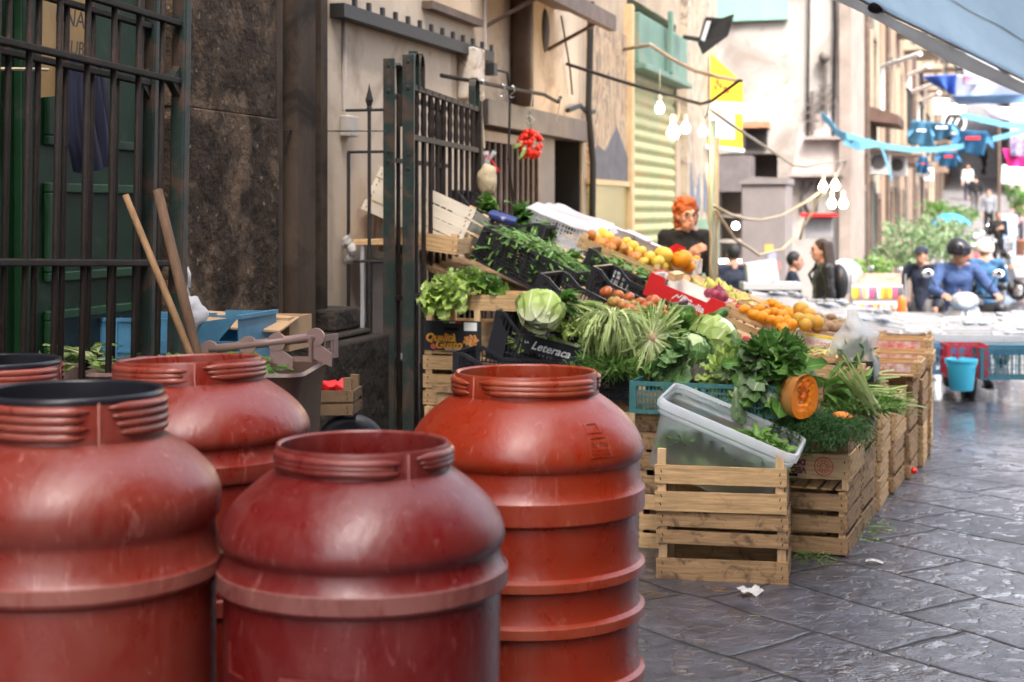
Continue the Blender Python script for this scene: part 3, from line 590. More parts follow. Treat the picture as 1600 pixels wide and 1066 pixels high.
def barrel(px, d, Rm, zrim, body, neck_h, m, label, yaw=0, tilt=(0, 0), liner=None, plates=False, nring=3, seam=.0, band=None):
    p = W(px, 330, d); base_h = zrim
    t = thing('plastic_barrel', label, 'barrel', (p.x, p.y, 0), (tilt[0], tilt[1], R(yaw)), 'red plastic barrels at the corner of the stall')
    rn = .615 * Rm
    # body: shoulders, groove, hoops (outer), foot
    pr = [(rn * .995, zrim - neck_h + .012), (rn * 1.0, zrim - neck_h)]
    z0 = zrim - neck_h; zs = zrim - body['sh']
    for k in range(1, 17):
        u = k / 16; pr.append((rn + (Rm - rn) * (1 - (1 - u) ** 1.9), z0 + (zs - z0) * u))
    for dz, rr in body['rings']: pr.append((Rm * rr, zrim - dz))
    pr += [(Rm * .965, .06), (Rm * .955, .02), (Rm * .92, .0), (0, .004)]
    def uneven(b):                 # blow-moulded, slightly uneven
        for v in b.bm.verts:
            n = noise.noise(v.co * 3.1 + Vector((px, d, 0))) * .0028; r = math.hypot(v.co.x, v.co.y)
            if r > 1e-3: v.co.x *= 1 + n / r; v.co.y *= 1 + n / r
        return b
    fine_pr = [pr[0]]
    for (r0, z0_), (r1, z1_) in zip(pr, pr[1:]):
        k_ = max(1, int(abs(z1_ - z0_) / .02)) if r1 > .2 else 1
        fine_pr += [(r0 + (r1 - r0) * i / k_, z0_ + (z1_ - z0_) * i / k_) for i in range(1, k_ + 1)]
    b = uneven(MB().lathe(fine_pr, 128))
    part('body', b, m, t, smooth=True, auto=True)
    if band: part('hoop', uneven(MB().lathe([(Rm * 1.008, zrim - band[0]), (Rm * 1.018, zrim - band[0] - .003), (Rm * 1.018, zrim - band[1] + .003), (Rm * 1.006, zrim - band[1])], 128)), band[2], t, smooth=True, auto=True)
    # neck: outer wall, lip, inner wall
    i0 = rn * .93
    nk = MB().lathe([(rn * .985, z0 - .004), (rn * .985, zrim - .006), (rn * .975, zrim), (i0 + .004, zrim), (i0, zrim - .004), (i0, z0 + .01), (i0 + .004, z0 - .03), (i0 + .06, z0 - .08), (Rm * .93, zs - .03), (Rm * .95, zs - .3)], 96)
    part('neck', nk, [m], t, smooth=True, auto=True)
    # screw thread: tapering arcs, gap at the moulding seam
    n_arc = 3
    for k in range(nring):
        zz = zrim - .014 - k * (neck_h - .03) / max(1, nring - 1) * .92
        th = MB()
        for s in range(n_arc):
            a0 = R(yaw * 0) + seam + s * 2 * math.pi / n_arc + .10 + .05 * k; a1 = seam + (s + 1) * 2 * math.pi / n_arc - .10 - .05 * ((k + s) % 2)
            N_ = 26; pts = []; rs = []
            for i in range(N_ + 1):
                u = i / N_; a = a0 + (a1 - a0) * u
                pts.append(((rn * .997) * math.cos(a), (rn * .997) * math.sin(a), zz - .006 * u)); rs.append(.0092 * min(1, .15 + min(u, 1 - u) * 9))
            th.tube(pts, rs, 8)
        part('screw_thread', th, m, t, smooth=True)
    # seam ridge on the neck and below it
    for s in range(2):
        a = seam + s * math.pi; c, sn = math.cos(a), math.sin(a)
        part('mould_seam', MB().tube([(rn * .99 * c, rn * .99 * sn, zrim - .004), (rn * 1.0 * c, rn * 1.0 * sn, z0), (c * (rn + (Rm - rn) * .2), sn * (rn + (Rm - rn) * .2), z0 + (zs - z0) * .11)], [.0028, .0028, .0008], 6), m, t, smooth=True)
    if liner:
        part('liner', MB().lathe([(i0 + .003, zrim - .02), (i0 + .003, zrim + .004), (rn * .99, zrim + .006), (rn * 1.0, zrim - .004), (rn * .99, zrim - .008)], 96).lathe([(i0 - .002, zrim + .002), (i0 - .003, z0), (i0 + .03, z0 - .06), (Rm * .9, zs - .04), (Rm * .9, .1), (0, .08)], 96), liner, t, smooth=True)
    return t
rings_front = dict(sh=.180, rings=[(.193, .988), (.200, .964), (.207, .960), (.232, .992), (.238, 1.010), (.272, 1.010), (.278, 1.0), (.283, .968), (.54, .962), (.545, .985), (.58, .985), (.585, .96)])
rings_left = dict(sh=.20, rings=[(.238, .992), (.248, .966), (.262, .962), (.312, .992), (.319, 1.014), (.348, 1.014), (.355, 1.0), (.361, .97), (.7, .962)])
def hoop(z, w, r=1.012): return [(z, .955), (z + .018, .975), (z + .026, r), (z + .026 + w, r), (z + .034 + w, .962)]
rings_right = dict(sh=.192, rings=[(.207, .988), (.216, .96)] + [(.230, .962), (.272, .985), (.282, 1.012), (.332, 1.012), (.342, .962)] + hoop(.44, .02) + hoop(.545, .022) + hoop(.70, .022) + [(.86, .96)])
bR = barrel_mat('barrel_orange_red', (.27, .018, .0035), (.25, .055, .025), .22, .5)
bF = barrel_mat('barrel_crimson', (.13, .0045, .0045), (.16, .036, .03), .24, .8)
bL = barrel_mat('barrel_faded', (.185, .018, .010), (.21, .058, .042), .24, .75)
bM = barrel_mat('barrel_brick_red', (.185, .009, .0035), (.21, .052, .034), .22, .6)
bF2 = barrel_mat('hoop_scuffed', (.13, .016, .014), (.20, .075, .063), .4, 1.0); bL2 = barrel_mat('hoop_faded', (.18, .026, .018), (.22, .08, .062), .35, .9)
mLiner = mat('black_liner', (.018, .018, .024), .28, .2, 8, .1, 30)
ba = barrel(822, 3.90, .292, 1.052, rings_right, .055, bR, 'orange red plastic barrel with hoops and embossed plates, standing right behind the crimson one', seam=R(-119))
# embossed plates on the shoulder
def on_shoulder(t, Rm, zrim, neck, sh, ang, k0, k1, w, nm, m):
    rn = .615 * Rm; z0 = zrim - neck; zs = zrim - sh
    def P_(k, a, off):
        r = rn + (Rm - rn) * (1 - (1 - k) ** 1.9) + off * .8; z = z0 + (zs - z0) * k + off * .6; return V(r * math.cos(a), r * math.sin(a), z)
    b = MB()
    def strip(ka, kb, aa, ab):
        n = 6; e = .0022
        g_ = [[(b.bm.verts.new(P_(ka + (kb - ka) * i / n, aa + (ab - aa) * j / n, -.003)), b.bm.verts.new(P_(ka + (kb - ka) * i / n, aa + (ab - aa) * j / n, e))) for j in range(n + 1)] for i in range(n + 1)]
        for i in range(n):
            for j in range(n): b.face((g_[i][j][1], g_[i + 1][j][1], g_[i + 1][j + 1][1], g_[i][j + 1][1]))
        for i in range(n):
            for j in (0, n): b.face((g_[i][j][0], g_[i + 1][j][0], g_[i + 1][j][1], g_[i][j][1])); b.face((g_[j][i][0], g_[j][i + 1][0], g_[j][i + 1][1], g_[j][i][1]))
    e = .02; de = .012
    strip(k0, k0 + e, ang - w, ang + w); strip(k1 - e, k1, ang - w, ang + w); strip(k0 + e, k1 - e, ang - w, ang - w + de * 2); strip(k0 + e, k1 - e, ang + w - de * 2, ang + w)
    if nm == 'lettered':
        for r_ in range(4):
            a = ang - w * .75
            for q in range(8 if r_ else 6):
                ww = w * random.uniform(.09, .15) * (1.5 if r_ == 0 else 1); kk = k0 + .055 + r_ * (k1 - k0 - .06) / 4
                if random.random() < .85: strip(kk, kk + (.05 if r_ == 0 else .022), a, a + ww)
                a += ww + .012
                if a > ang + w * .75: break
    part('embossed_plate', b, m, t)
on_shoulder(ba, .292, 1.052, .055, .192, R(-36), .36, .52, .085, 'plain', bR)
on_shoulder(ba, .292, 1.052, .055, .192, R(-36), .58, .92, .115, 'lettered', bR)
bb_ = barrel(567, 3.075, .28, .997, rings_front, .05, bF, 'dusty crimson plastic barrel in the middle front, open, with thick hoop', seam=R(-38), band=(.237, .274, bF2))
fp = MB()
for i in range(5): fp.bb((-.07, -.002, -i * .03), (.07 - (i % 2) * .02, .002, -i * .03 + .006))
part('embossed_plate', fp, bF, bb_).matrix_local = TR((.02, -.272, .60), (0, 0, R(4)))
part('embossed_plate', MB().bb((-.03, -.002, 0), (.03, .002, .005)).bb((-.03, -.002, 0), (-.025, .002, .06)), bF, bb_).matrix_local = TR((-.17, -.21, .58), (0, 0, R(-39)))
barrel(113, 3.05, .286, 1.098, rings_left, .082, bL, 'faded red plastic barrel with black lined mouth at the near left', seam=R(-42), liner=mLiner, nring=4, band=(.318, .349, bL2))
bm_ = barrel(312, 3.83, .291, 1.088, rings_front, .055, bM, 'brick red plastic barrel with split neck, behind the two front barrels', seam=R(-58), tilt=(R(-1), R(-2)), nring=3)
part('crack', MB().tube([(.069, -.17, 1.03), (.072, -.185, 1.012), (.078, -.194, 1.0), (.08, -.205, .993)], [.002, .0035, .003, .0006], 6), mDark, bm_)
barrel(-14, 4.0, .285, 1.066, rings_left, .06, bL, 'red plastic barrel with black lined mouth, mostly hidden at the left edge', liner=mLiner, seam=R(20))
# ================================================================ CRATES, BINS AND CARTONS
def slat(b, x0, x1, y0, y1, z0, z1, sk=.006):
    """one board with slightly uneven ends and edges"""
    j = lambda: random.uniform(-sk, sk)
    if abs(x1 - x0) > abs(y1 - y0): za, zb = j(), j(); vs = [(x0, y0, z0 + za), (x1, y0, z0 + zb), (x1, y1, z0 + zb), (x0, y1, z0 + za)], [(x0, y0, z1 + za), (x1, y0, z1 + zb * .5), (x1, y1, z1 + zb * .5), (x0, y1, z1 + za)]
    else: za, zb = j(), j(); vs = [(x0, y0, z0 + za), (x1, y0, z0 + za), (x1, y1, z0 + zb), (x0, y1, z0 + zb)], [(x0, y0, z1 + za), (x1, y0, z1 + za), (x1, y1, z1 + zb), (x0, y1, z1 + zb)]
    v = [b.bm.verts.new(p) for p in vs[0] + vs[1]]
    for q in ((0, 3, 2, 1), (4, 5, 6, 7), (0, 1, 5, 4), (1, 2, 6, 5), (2, 3, 7, 6), (3, 0, 4, 7)): b.face([v[i] for i in q])
WOODS = {'dark': (mWoodDk, mWoodDk, mWoodDk), 'new': (mWood, mWoodY, mWoodZ), 'old': (mWoodOld, mWoodOldY, mWoodOldZ)}
def wood_crate(L, Wd, H, slats, label, wood='new', up=.03, group='wooden fruit crates of the stall', name='wooden_crate', th=.009):
    mx, my, mz = WOODS[wood]
    t = thing(name, label, 'crate', group=group)
    l, w = L / 2, Wd / 2; p = .034
    for s in (-1, 1):
        b = MB(); c = MB(); n = MB()
        for (a, z) in slats:
            slat(b, -l, l, s * w, s * (w - th), a, z)
            slat(c, s * l, s * (l - th), -w + th, w - th, a + .003, z - .002)
            for e in (-1, 1):
                for k in (.3, .72):
                    n.box((e * (l - .02 - .008 * k), s * (w + .0008), a + (z - a) * k), (.004, .0024, .012), (0, R(20 * e), 0))
                    n.box((s * (l + .0008), e * (w - .024), a + (z - a) * k), (.0024, .004, .012))
        part('long_side', b, mx, t); part('short_side', c, my, t); part('staples', n, mNail, t)['kind'] = 'stuff'
        for e in (-1, 1):
            part('corner_post', MB().bb((e * (l - th - .001), s * (w - th - .001), .004), (e * (l - th - p), s * (w - th - p * .8), H + up)), mz, t)
    b = MB()
    for k in range(5):
        y = -w + th + .006 + k * (Wd - 2 * th - .012) / 5; slat(b, -l + th, l - th, y, y + (Wd - .03) / 5 - .014, .004, .010, .001)
    part('base', b, mx, t)
    return t
def even(H, n, gap=.02, z0=.0):
    h = (H - z0 - gap * (n - 1)) / n; return [(z0 + i * (h + gap), z0 + i * (h + gap) + h) for i in range(n)]
used = set()
def put(proto, loc, rot, label):
    """first use moves the prototype itself, later uses copy it"""
    if proto.name not in used:
        used.add(proto.name); proto.location = loc; proto.rotation_euler = rot; proto['label'] = label; return proto
    return dup(proto, loc, rot, label)
# --- the pair in front
fl = wood_crate(.515, .32, .268, [(.0, .086), (.138, .190), (.206, .266)], 'stained wooden crate with wide gaps, standing on the paving under the clear bin', 'old', .0)
fl.location = (-.975, 6.26, 0); fl.rotation_euler = (0, 0, R(4.5))
fu = wood_crate(.512, .43, .195, [(.005, .082), (.105, .178)], 'pale two slat wooden crate holding the tilted clear plastic bin', 'new', .048)
fu.location = (-.985, 6.30, .270); fu.rotation_euler = (0, 0, R(5))
# --- stacks along the kerb side; long side along the street
c3 = wood_crate(.5, .34, .268, even(.266, 3, .022), '', 'old', .0)
c3n = wood_crate(.5, .34, .235, even(.232, 3, .018), '', 'new', .0)
c2 = wood_crate(.5, .34, .165, even(.162, 2, .02), '', 'old', .02)
cl_ = wood_crate(.5, .34, .095, [(.002, .085)], '', 'old', .02, name='wooden_tray')
stack = [  # front y, right x, yaw, crates bottom to top
    (6.70, -.505, -4, [c3, 'print', cl_]), (7.235, -.475, -3, [c3, c2, cl_]), (7.76, -.445, -2, [c3n, c3n, cl_]),
    (8.28, -.40, -4, [c3, c3n]), (8.80, -.345, -3, [c2, c3, c2]), (9.33, -.31, -1, [c3n, c3, cl_]), (9.85, -.285, 2, [c3, c3n, cl_]), (10.38, -.30, 1, [c3n, c3, c2]), (10.9, -.34, 0, [c3, c3, cl_])]
HT = {c3.name: .270, c3n.name: .237, c2.name: .168, cl_.name: .098}
ords = ['nearest', 'second', 'third', 'fourth', 'fifth', 'sixth', 'seventh', 'eighth', 'ninth']
STOP = []
for i, (y, x, yaw, cs) in enumerate(stack):
    z = ground_z(y); lv = ['bottom', 'middle', 'top'] if len(cs) == 3 else ['bottom', 'top']
    for k, c in enumerate(cs):
        loc = (x - .17 + random.uniform(-.012, .012), y + .25 + random.uniform(-.01, .01), z); rt = (0, 0, R(90 + yaw + random.uniform(-1.2, 1.2)))
        if c == 'print':
            pc = wood_crate(.5, .34, .16, [(.045, .155)], 'printed wooden crate with red emblem and upside down letters, second in the nearest kerb stack', 'new', .0)
            pc.location = loc; pc.rotation_euler = rt; mInk = mat('print_ink', (.16, .045, .06), .8, .4, 30)
            Mx = lambda u, v, r=0: TR((-.2535, u, v), (R(90), 0, R(-90))) @ TR((0, 0, 0), (0, 0, r))
            text('DEL', .034, mInk, pc, Mx(.045, .118, R(180)), bold=.002); text('VEC', .034, mInk, pc, Mx(.045, .085, R(180)), bold=.002)
            em = MB(); Mz = Mx(-.06, .103)
            for r0, r1 in ((.036, .041), (.026, .029)): em.lathe([(r0, 0), (r1, 0)], 32, M=Mz)
            for q in range(10): em.box((0, 0, 0), (.012, .006, .0004), M=Mz @ TR((0, 0, .0003), (0, 0, q * R(36))) @ TR((.017, 0, 0)))
            part('emblem', em, mat('emblem_red', (.45, .10, .05), .8, .3, 40), pc)
            part('hand_slot', MB().box((-.2515, .085, .062), (.004, .07, .012)), mBlack, pc, bevel=.004)
            z += .163; continue
        put(c, loc, rt, f'{"weathered" if "old" in c.children[0].data.materials[0].name else "pale"} wooden crate, {lv[k]} of the {ords[i]} stack along the kerb side'); z += HT[c.name]
    STOP.append((x - .17, y + .25, z))
# --- stacks seen left of the front pair, carrying the teal crate
for i, (px, d, ncr, lab) in enumerate(((1012, 6.75, 3, 'left of the front pair under the teal crate'), (1130, 7.1, 3, 'behind the front pair under the leafy greens'))):
    p = W(px, 330, d); z = 0
    for k in range(ncr):
        put((c3n, c3, c2)[k % 3] if k < 2 else c2, (p.x + .2 + random.uniform(-.01, .01), p.y + .15, z), (0, 0, R(random.uniform(-2, 3))), f'wooden crate, {["bottom", "middle", "top"][k]} of the stack {lab}')
        z += HT[((c3n, c3, c2)[k % 3] if k < 2 else c2).name]
# --- column at the gate: lettuce tray, black printed crate, slatted crates
p = W(661, 330, 7.6); gx = p.x
tray = wood_crate(.545, .36, .078, [(.0, .074)], 'shallow pale wooden tray heaped with lettuce beside the iron gate', 'new', .012, name='wooden_tray')
tray.location = (gx + .27, 7.35, .975); tray.rotation_euler = (0, 0, R(-1))
tr2 = wood_crate(.17, .36, .078, [(.0, .07)], 'short pale wooden tray next to the lettuce tray, under the black bean crate', 'new', .02, name='wooden_tray'); tr2.location = (gx + .27 + .37, 7.40, .975); tr2.rotation_euler = (0, 0, R(1.5))
gq = thing('printed_crate', 'open crate with black printed end panel of orange lettering and tricolour stripe', 'crate', (gx + .15, 7.36, .755)); mPr = mat('black_print_card', (.022, .022, .026), .55, .2, 12)
part('end_panel', MB().bb((-.145, -.2, .02), (.145, -.193, .165)), mPr, gq)
part('end_panel', MB().bb((-.145, .193, .0), (.145, .2, .15)), mWood, gq)
for sx in (-1, 1):
    part('side_panel', MB().bb((sx * .145, -.193, 0), (sx * .138, .193, .15)), mWoodY, gq)
    for sy in (-1, 1): part('corner_post', MB().bb((sx * .137, sy * .191, 0), (sx * .107, sy * .165, .217)), mWoodZ, gq)
part('base', MB().bb((-.137, -.19, .003), (.137, .19, .009)), mWood, gq)
mOr = mat('print_orange', (.75, .25, .03), .6, .25, 20, col2=(.8, .42, .04))
text('Qualità', .052, mOr, gq, FR(-.062, -.2012, .082), shear=.25, bold=.0022); text('e', .05, mat('print_pink', (.6, .12, .1), .6), gq, FR(-.098, -.2012, .044), bold=.002); text('Gusto', .055, mOr, gq, FR(-.02, -.2012, .048), shear=.25, bold=.0022)
text('selezione italiana ortofrutta', .012, mat('print_white', (.8, .8, .8), .6, .05), gq, FR(.03, -.2012, .0275))
for k, c in enumerate(((.05, .3, .08), (.8, .8, .8), (.6, .05, .04))): part('tricolour', MB().bb((-.045 + k * .03, -.2018, .153), (-.015 + k * .03, -.2002, .162)), mat('stripe%d' % k, c, .6, .05), gq)
part('price_label', MB().bb((.06, -.2018, .118), (.125, -.2002, .158)), MATS['print_white'], gq); part('hand_slot', MB().bb((-.04, -.2018, .118), (.03, -.2002, .132)), mBlack, gq)
pz = MB(); 
for q in range(26):
    a = q * 2.4; r = .0068 * math.sqrt(q); pz.ell((.095 + r * math.cos(a) * 1.1, -.2005, .07 + r * math.sin(a) * .8), (.007, .002, .006), 6, 4)
part('printed_fruit', pz, mat('print_fruit', (.6, .12, .05), .6, .4, 60, col2=(.7, .4, .1)), gq)
z = .755
g3 = wood_crate(.31, .4, .245, even(.24, 3, .02), '', 'new', .0)
for k in range(3):
    z -= .248; put(g3, (gx + .155, 7.37, z), (0, 0, R(random.uniform(-2, 2))), f'pale slatted crate, {["upper", "middle", "lowest"][k]} of three under the black printed crate')
single('wood_wedge', MB().bb((-.15, -.15, -.006), (.15, .15, .004)), mWoodOld, 'thin board under the crates beside the gate', 'board', (gx + .155, 7.37, .006))
# --- plastic lattice crates
def lattice(b, w, hf, th, sx, z0, rails, M, solid=None, top=.018, postw=.03):
    """a wall: corner stiles, rails, fine bars and a top rail that follows hf"""
    n = 28; pts = [(-w / 2 + w * i / n) for i in range(n + 1)]
    top_poly = [(x, hf(x)) for x in pts] + [(x, hf(x) - top) for x in pts[::-1]]
    for i in range(n):
        x0, x1 = pts[i], pts[i + 1]
        b.prism([(x0, hf(x0)), (x1, hf(x1)), (x1, hf(x1) - top), (x0, hf(x0) - top)], -th * .9, th * .9, M)
    b.bb((-w / 2, -th * .85, z0), (w / 2, th * .85, z0 + .016), M=M)
    for e in (-1, 1): b.bb((e * w / 2, -th * .8, z0 + .016), (e * (w / 2 - postw), th * .8, hf(e * (w / 2 - postw * .5)) - top), M=M)
    x = -w / 2 + postw + sx * .5
    while x < w / 2 - postw:
        b.bb((x - .0024, -th * .4, z0 + .016), (x + .0024, th * .4, hf(x) - top), M=M); x += sx
    for z in rails:
        a = -w / 2 + postw
        b.bb((a, -th * .55, z - .0035), (w / 2 - postw, th * .55, z + .0035), M=M)
    for k in (-.25, 0, .25): b.bb((w * k - .006, -th * .75, z0 + .016), (w * k + .006, th * .75, hf(w * k) - top), M=M)
    if solid: b.bb((solid[0], -th * 1.0, solid[2]), (solid[1], th * .6, solid[3]), M=M)
def plastic_crate(L, Wd, H, m, label, swoop=.0, sx=.018, rails=(), th=.006, group='plastic crates of the stall', front_solid=None, name='plastic_crate', cut=.16):
    t = thing(name, label, 'crate', group=group)
    hl = lambda x: H - swoop * min(1, max(0, (L / 2 - abs(x) - .05) / (cut * L)))
    hs_ = lambda x: H
    rl = rails or [H * .33, H * .62]
    for s in (-1, 1):
        b = MB(); lattice(b, L - .002, hl, th, sx, 0, [r for r in rl if r < H - swoop - .02], TR((0, s * (Wd / 2 - th), 0)), front_solid if s < 0 else None); part('long_side', b, m, t)
        b = MB(); lattice(b, Wd - 4 * th, hs_, th, sx, .0, rl, TR((s * (L / 2 - th), 0, 0), (0, 0, R(90)))); part('short_side', b, m, t)
    b = MB()
    for k in range(12): b.bb((-L / 2 + th * 2, -Wd / 2 + th * 2 + k * (Wd - .03) / 12, .003), (L / 2 - th * 2, -Wd / 2 + th * 2 + k * (Wd - .03) / 12 + .012, .008))
    for k in range(9): b.bb((-L / 2 + .03 + k * (L - .06) / 8 - .005, -Wd / 2 + .014, .0085), (-L / 2 + .03 + k * (L - .06) / 8 + .005, Wd / 2 - .014, .012))
    part('base', b, m, t)
    return t
def fbc(px, py, d, Wd, rot):     # location of a crate's base centre from the middle of its front bottom edge
    return W(px, py, d) + Euler(rot).to_matrix() @ V(0, Wd / 2, 0)
def place(o, px, py, d, Wd, rot): o.location = fbc(px, py, d, Wd, rot); o.rotation_euler = rot; return o
mPrW = MATS['print_white']
teal = plastic_crate(.635, .40, .135, mTeal, 'teal plastic lattice crate heaped with leafy chicory', 0, .016, rails=(.04, .068, .095)); place(teal, 1098, 650, 6.55, .40, (0, 0, R(-1.5)))
let = plastic_crate(.57, .36, .235, mBlackPl, 'tilted black plastic crate with white script lettering holding cabbage', .075, .02, rails=(.05, .115), front_solid=(-.12, .16, .085, .145)); rt = (0, R(13), 0); place(let, 846, 583, 7.35, .36, rt)
text('Leteraca', .055, mPrW, let, FR(.02, -.1872, .117), shear=.35, bold=.001); text('LA', .018, mPrW, let, FR(-.1, -.1872, .125)); 
for sx in (-1, 1): part('handle_stile', MB().prism([(sx * .275, .02), (sx * .2, .02), (sx * .2, .15), (sx * .215, .15), (sx * .27, .22)], -.181, -.172), mBlackPl, let)
cat_ = plastic_crate(.41, .34, .225, mBlackPl, 'black plastic lattice crate full of chicory with long pale stems', 0, .016, rails=(.06, .09, .15, .18), front_solid=(-.06, .07, .06, .14)); place(cat_, 972, 626, 7.1, .34, (0, 0, R(-2)))
low = plastic_crate(.6, .36, .2, mBlackPl, 'dark plastic crate whose rim shows just over the right barrel', .05, .02); place(low, 806, 624, 7.0, .36, (0, R(1), R(2)))
bean = plastic_crate(.58, .38, .19, mBlackPl, 'long tilted black lattice crate of green beans against the gate post', 0, .0125, rails=(.03, .05, .07, .09, .11, .13, .15), group='plastic crates of the stall'); place(bean, 806, 440, 8.3, .38, (0, R(25), R(-3)))
bean2 = dup(low, fbc(760, 376, 8.9, .36, (0, R(20), 0)), (0, R(20), 0), 'small black slotted crate at the top of the stall behind the gate post')
imp = plastic_crate(.46, .34, .14, mBlackPl, 'tilted black crate marked with white capitals holding leafy stems', .03, .018, front_solid=(-.2, .2, .02, .085)); rt = (0, R(25), R(-3)); place(imp, 890, 502, 7.3, .34, rt)
text('IMP', .055, mPrW, imp, FR(.06, -.1772, .055), bold=.002); text('FRUTTA', .016, mPrW, imp, FR(.045, -.1772, .026))
tom = plastic_crate(.46, .36, .15, mBlackPl, 'tilted black crate of ripening tomatoes above the chicory', .04, .03); place(tom, 970, 487, 7.95, .36, (0, R(24), R(-3)))
tom2 = dup(tom, fbc(965, 452, 8.5, .36, (0, R(22), 0)), (0, R(22), R(-2)), 'empty black crate behind the tomatoes', )
# dark crate under the celery
blk = plastic_crate(.4, .3, .1, mBlackPl, 'small black crate between the celery and the yellow carton', 0, .02); place(blk, 1300, 600, 7.5, .3, (0, R(-4), R(-2)))
# white lattice bin with a cloudy sheet over it
wb = plastic_crate(.40, .40, .17, mat('white_lattice', (.62, .61, .62), .5, .08, 10), 'white lattice bin under cloudy plastic film at the top of the stall', 0, .02, rails=(.03, .055, .08, .105, .13), name='lattice_bin'); place(wb, 866, 382, 9.05, .40, (0, R(20), R(-4)))
mFilm = film_mat('cloudy_film', (.72, .71, .74), .15, .4, .25, .5, 14)
fb = MB(); 
def film(u, v): 
    x = (u - .5) * .46; y = (v - .5) * .46; ed = max(abs(u - .5), abs(v - .5)) * 2
    return V(x, y, .185 + .018 * noise.noise(V(x * 9, y * 9, 1)) - (.05 * max(0, ed - .82) * 5))
fb.grid(film, 22, 22)
fo = single('plastic_film', fb, mFilm, 'cloudy plastic sheet laid over the white lattice bin', 'film', wb.location, wb.rotation_euler, smooth=True)
# --- clear storage bin tilted in the front crate
mClear = film_mat('frosted_plastic', (.93, .96, .98), .60, .78, .3, .08, 20)
def rrect(l, w, r, n=6):
    o = []
    for cx, cy, a0 in ((l - r, w - r, 0), (-l + r, w - r, 90), (-l + r, -w + r, 180), (l - r, -w + r, 270)):
        for i in range(n + 1): a = R(a0 + 90 * i / n); o.append((cx + r * math.cos(a), cy + r * math.sin(a)))
    return o
def loft(b, rings):
    vs = [[b.bm.verts.new((x, y, z)) for x, y in rrect(l, w, r)] for (l, w, r, z) in rings]
    for A, B in zip(vs, vs[1:]):
        n = len(A)
        for k in range(n): b.face((A[k], A[(k + 1) % n], B[(k + 1) % n], B[k]))
    return vs
cb = thing('storage_bin', 'clear frosted plastic bin with green leaves, tilted in the front wooden crate', 'bin')
b = MB(); vs = loft(b, [(.235, .14, .03, .0), (.245, .15, .04, .006), (.275, .18, .05, .262), (.277, .182, .05, .268)]); b.face(vs[0][::-1]); part('tub', b, mClear, cb, smooth=True, auto=True)
part('rim', loft_ := (lambda b: (loft(b, [(.277, .182, .05, .250), (.296, .201, .056, .250), (.298, .203, .056, .268), (.292, .197, .055, .284), (.283, .188, .052, .284), (.279, .184, .05, .270)]), b)[1])(MB()), film_mat('frosted_rim', (.80, .83, .86), .22, .45, .35, 0), cb, smooth=True, auto=True)
part('rim_step', (lambda b: (loft(b, [(.274, .179, .05, .222), (.285, .19, .053, .226), (.285, .19, .053, .236), (.276, .181, .05, .238)]), b)[1])(MB()), MATS['frosted_rim'], cb, smooth=True)
cb.location = W(1108, 752, 6.36); cb.rotation_euler = (R(4), R(21.5), R(2))
# --- cartons
def carton(L, Wd, H, m, label, notch=0, mi=None, group='cartons of the stall', name='carton', th=.006):
    t = thing(name, label, 'carton', group=group); mi = mi or mWhitePl
    for s in (-1, 1):
        l = L / 2
        if notch: pl = [(-l, 0), (l, 0), (l, H), (l * .62, H), (l * .57, H - notch * .6), (l * .5, H - notch), (-l * .5, H - notch), (-l * .57, H - notch * .6), (-l * .62, H), (-l, H)]
        else: pl = [(-l, 0), (l, 0), (l, H), (-l, H)]
        y = s * Wd / 2
        if notch:
            part('long_side', MB().prism(pl[:2] + [(l, H - notch), (-l, H - notch)], y, y - s * th, None).prism([(l, H - notch), (l, H), (l * .62, H), (l * .55, H - notch)], y, y - s * th).prism([(-l, H - notch), (-l, H), (-l * .62, H), (-l * .55, H - notch)], y, y - s * th), m, t)
        else: part('long_side', MB().prism(pl, y, y - s * th), m, t)
        part('short_side', MB().bb((s * l, -Wd / 2 + th, 0), (s * (l - th), Wd / 2 - th, H)), m, t)
    part('base', MB().bb((-L / 2 + th, -Wd / 2 + th, .002), (L / 2 - th, Wd / 2 - th, .008)), mi, t)
    part('lining', MB().bb((-L / 2 + th, Wd / 2 - th * 2.2, .01), (L / 2 - th, Wd / 2 - th * 1.1, H * .96)).bb((-L / 2 + th * 1.1, -Wd / 2 + th * 2.3, .01), (-L / 2 + th * 2.2, Wd / 2 - th * 2.3, H * .96)).bb((L / 2 - th * 1.1, -Wd / 2 + th * 2.3, .01), (L / 2 - th * 2.2, Wd / 2 - th * 2.3, H * .96)), mi, t)
    return t
mRed = mat('red_card', (.62, .018, .02), .5, .12, 9)
red = carton(.43, .30, .125, mRed, 'bright red tilted carton with white mountain logo', .035, mat('white_card', (.75, .72, .68), .8, .06)); rt = (0, R(21.5), R(-2)); place(red, 1062, 484, 8.2, .30, rt)
text('pulia', .05, mPrW, red, FR(.075, -.1515, .045), bold=.0012)
mt = MB()
def stroke(pts, w):
    for (x0, z0), (x1, z1) in zip(pts, pts[1:]):
        dx, dz = x1 - x0, z1 - z0; L_ = math.hypot(dx, dz); nx, nz = -dz / L_ * w / 2, dx / L_ * w / 2
        mt.prism([(x0 - nx, z0 - nz), (x1 - nx, z1 - nz), (x1 + nx, z1 + nz), (x0 + nx, z0 + nz)], -.1518, -.1502)
stroke([(-.02, .025), (.0, .078), (.022, .025)], .010); stroke([(-.012, .042), (.014, .042)], .007); stroke([(-.06, .04), (-.04, .068), (-.03, .055), (-.012, .078)], .006); stroke([(.008, .075), (.03, .062), (.037, .07), (.045, .06)], .006)
part('logo', mt, mPrW, red); text('frutta di Puglia', .013, mPrW, red, FR(-.01, -.1515, .017))
part('flap', MB().bb((-.13, -.13, .12), (-.09, .1, .16)), mWood, red)
mCard = mat('brown_card', (.36, .23, .13), .85, .15, 6)
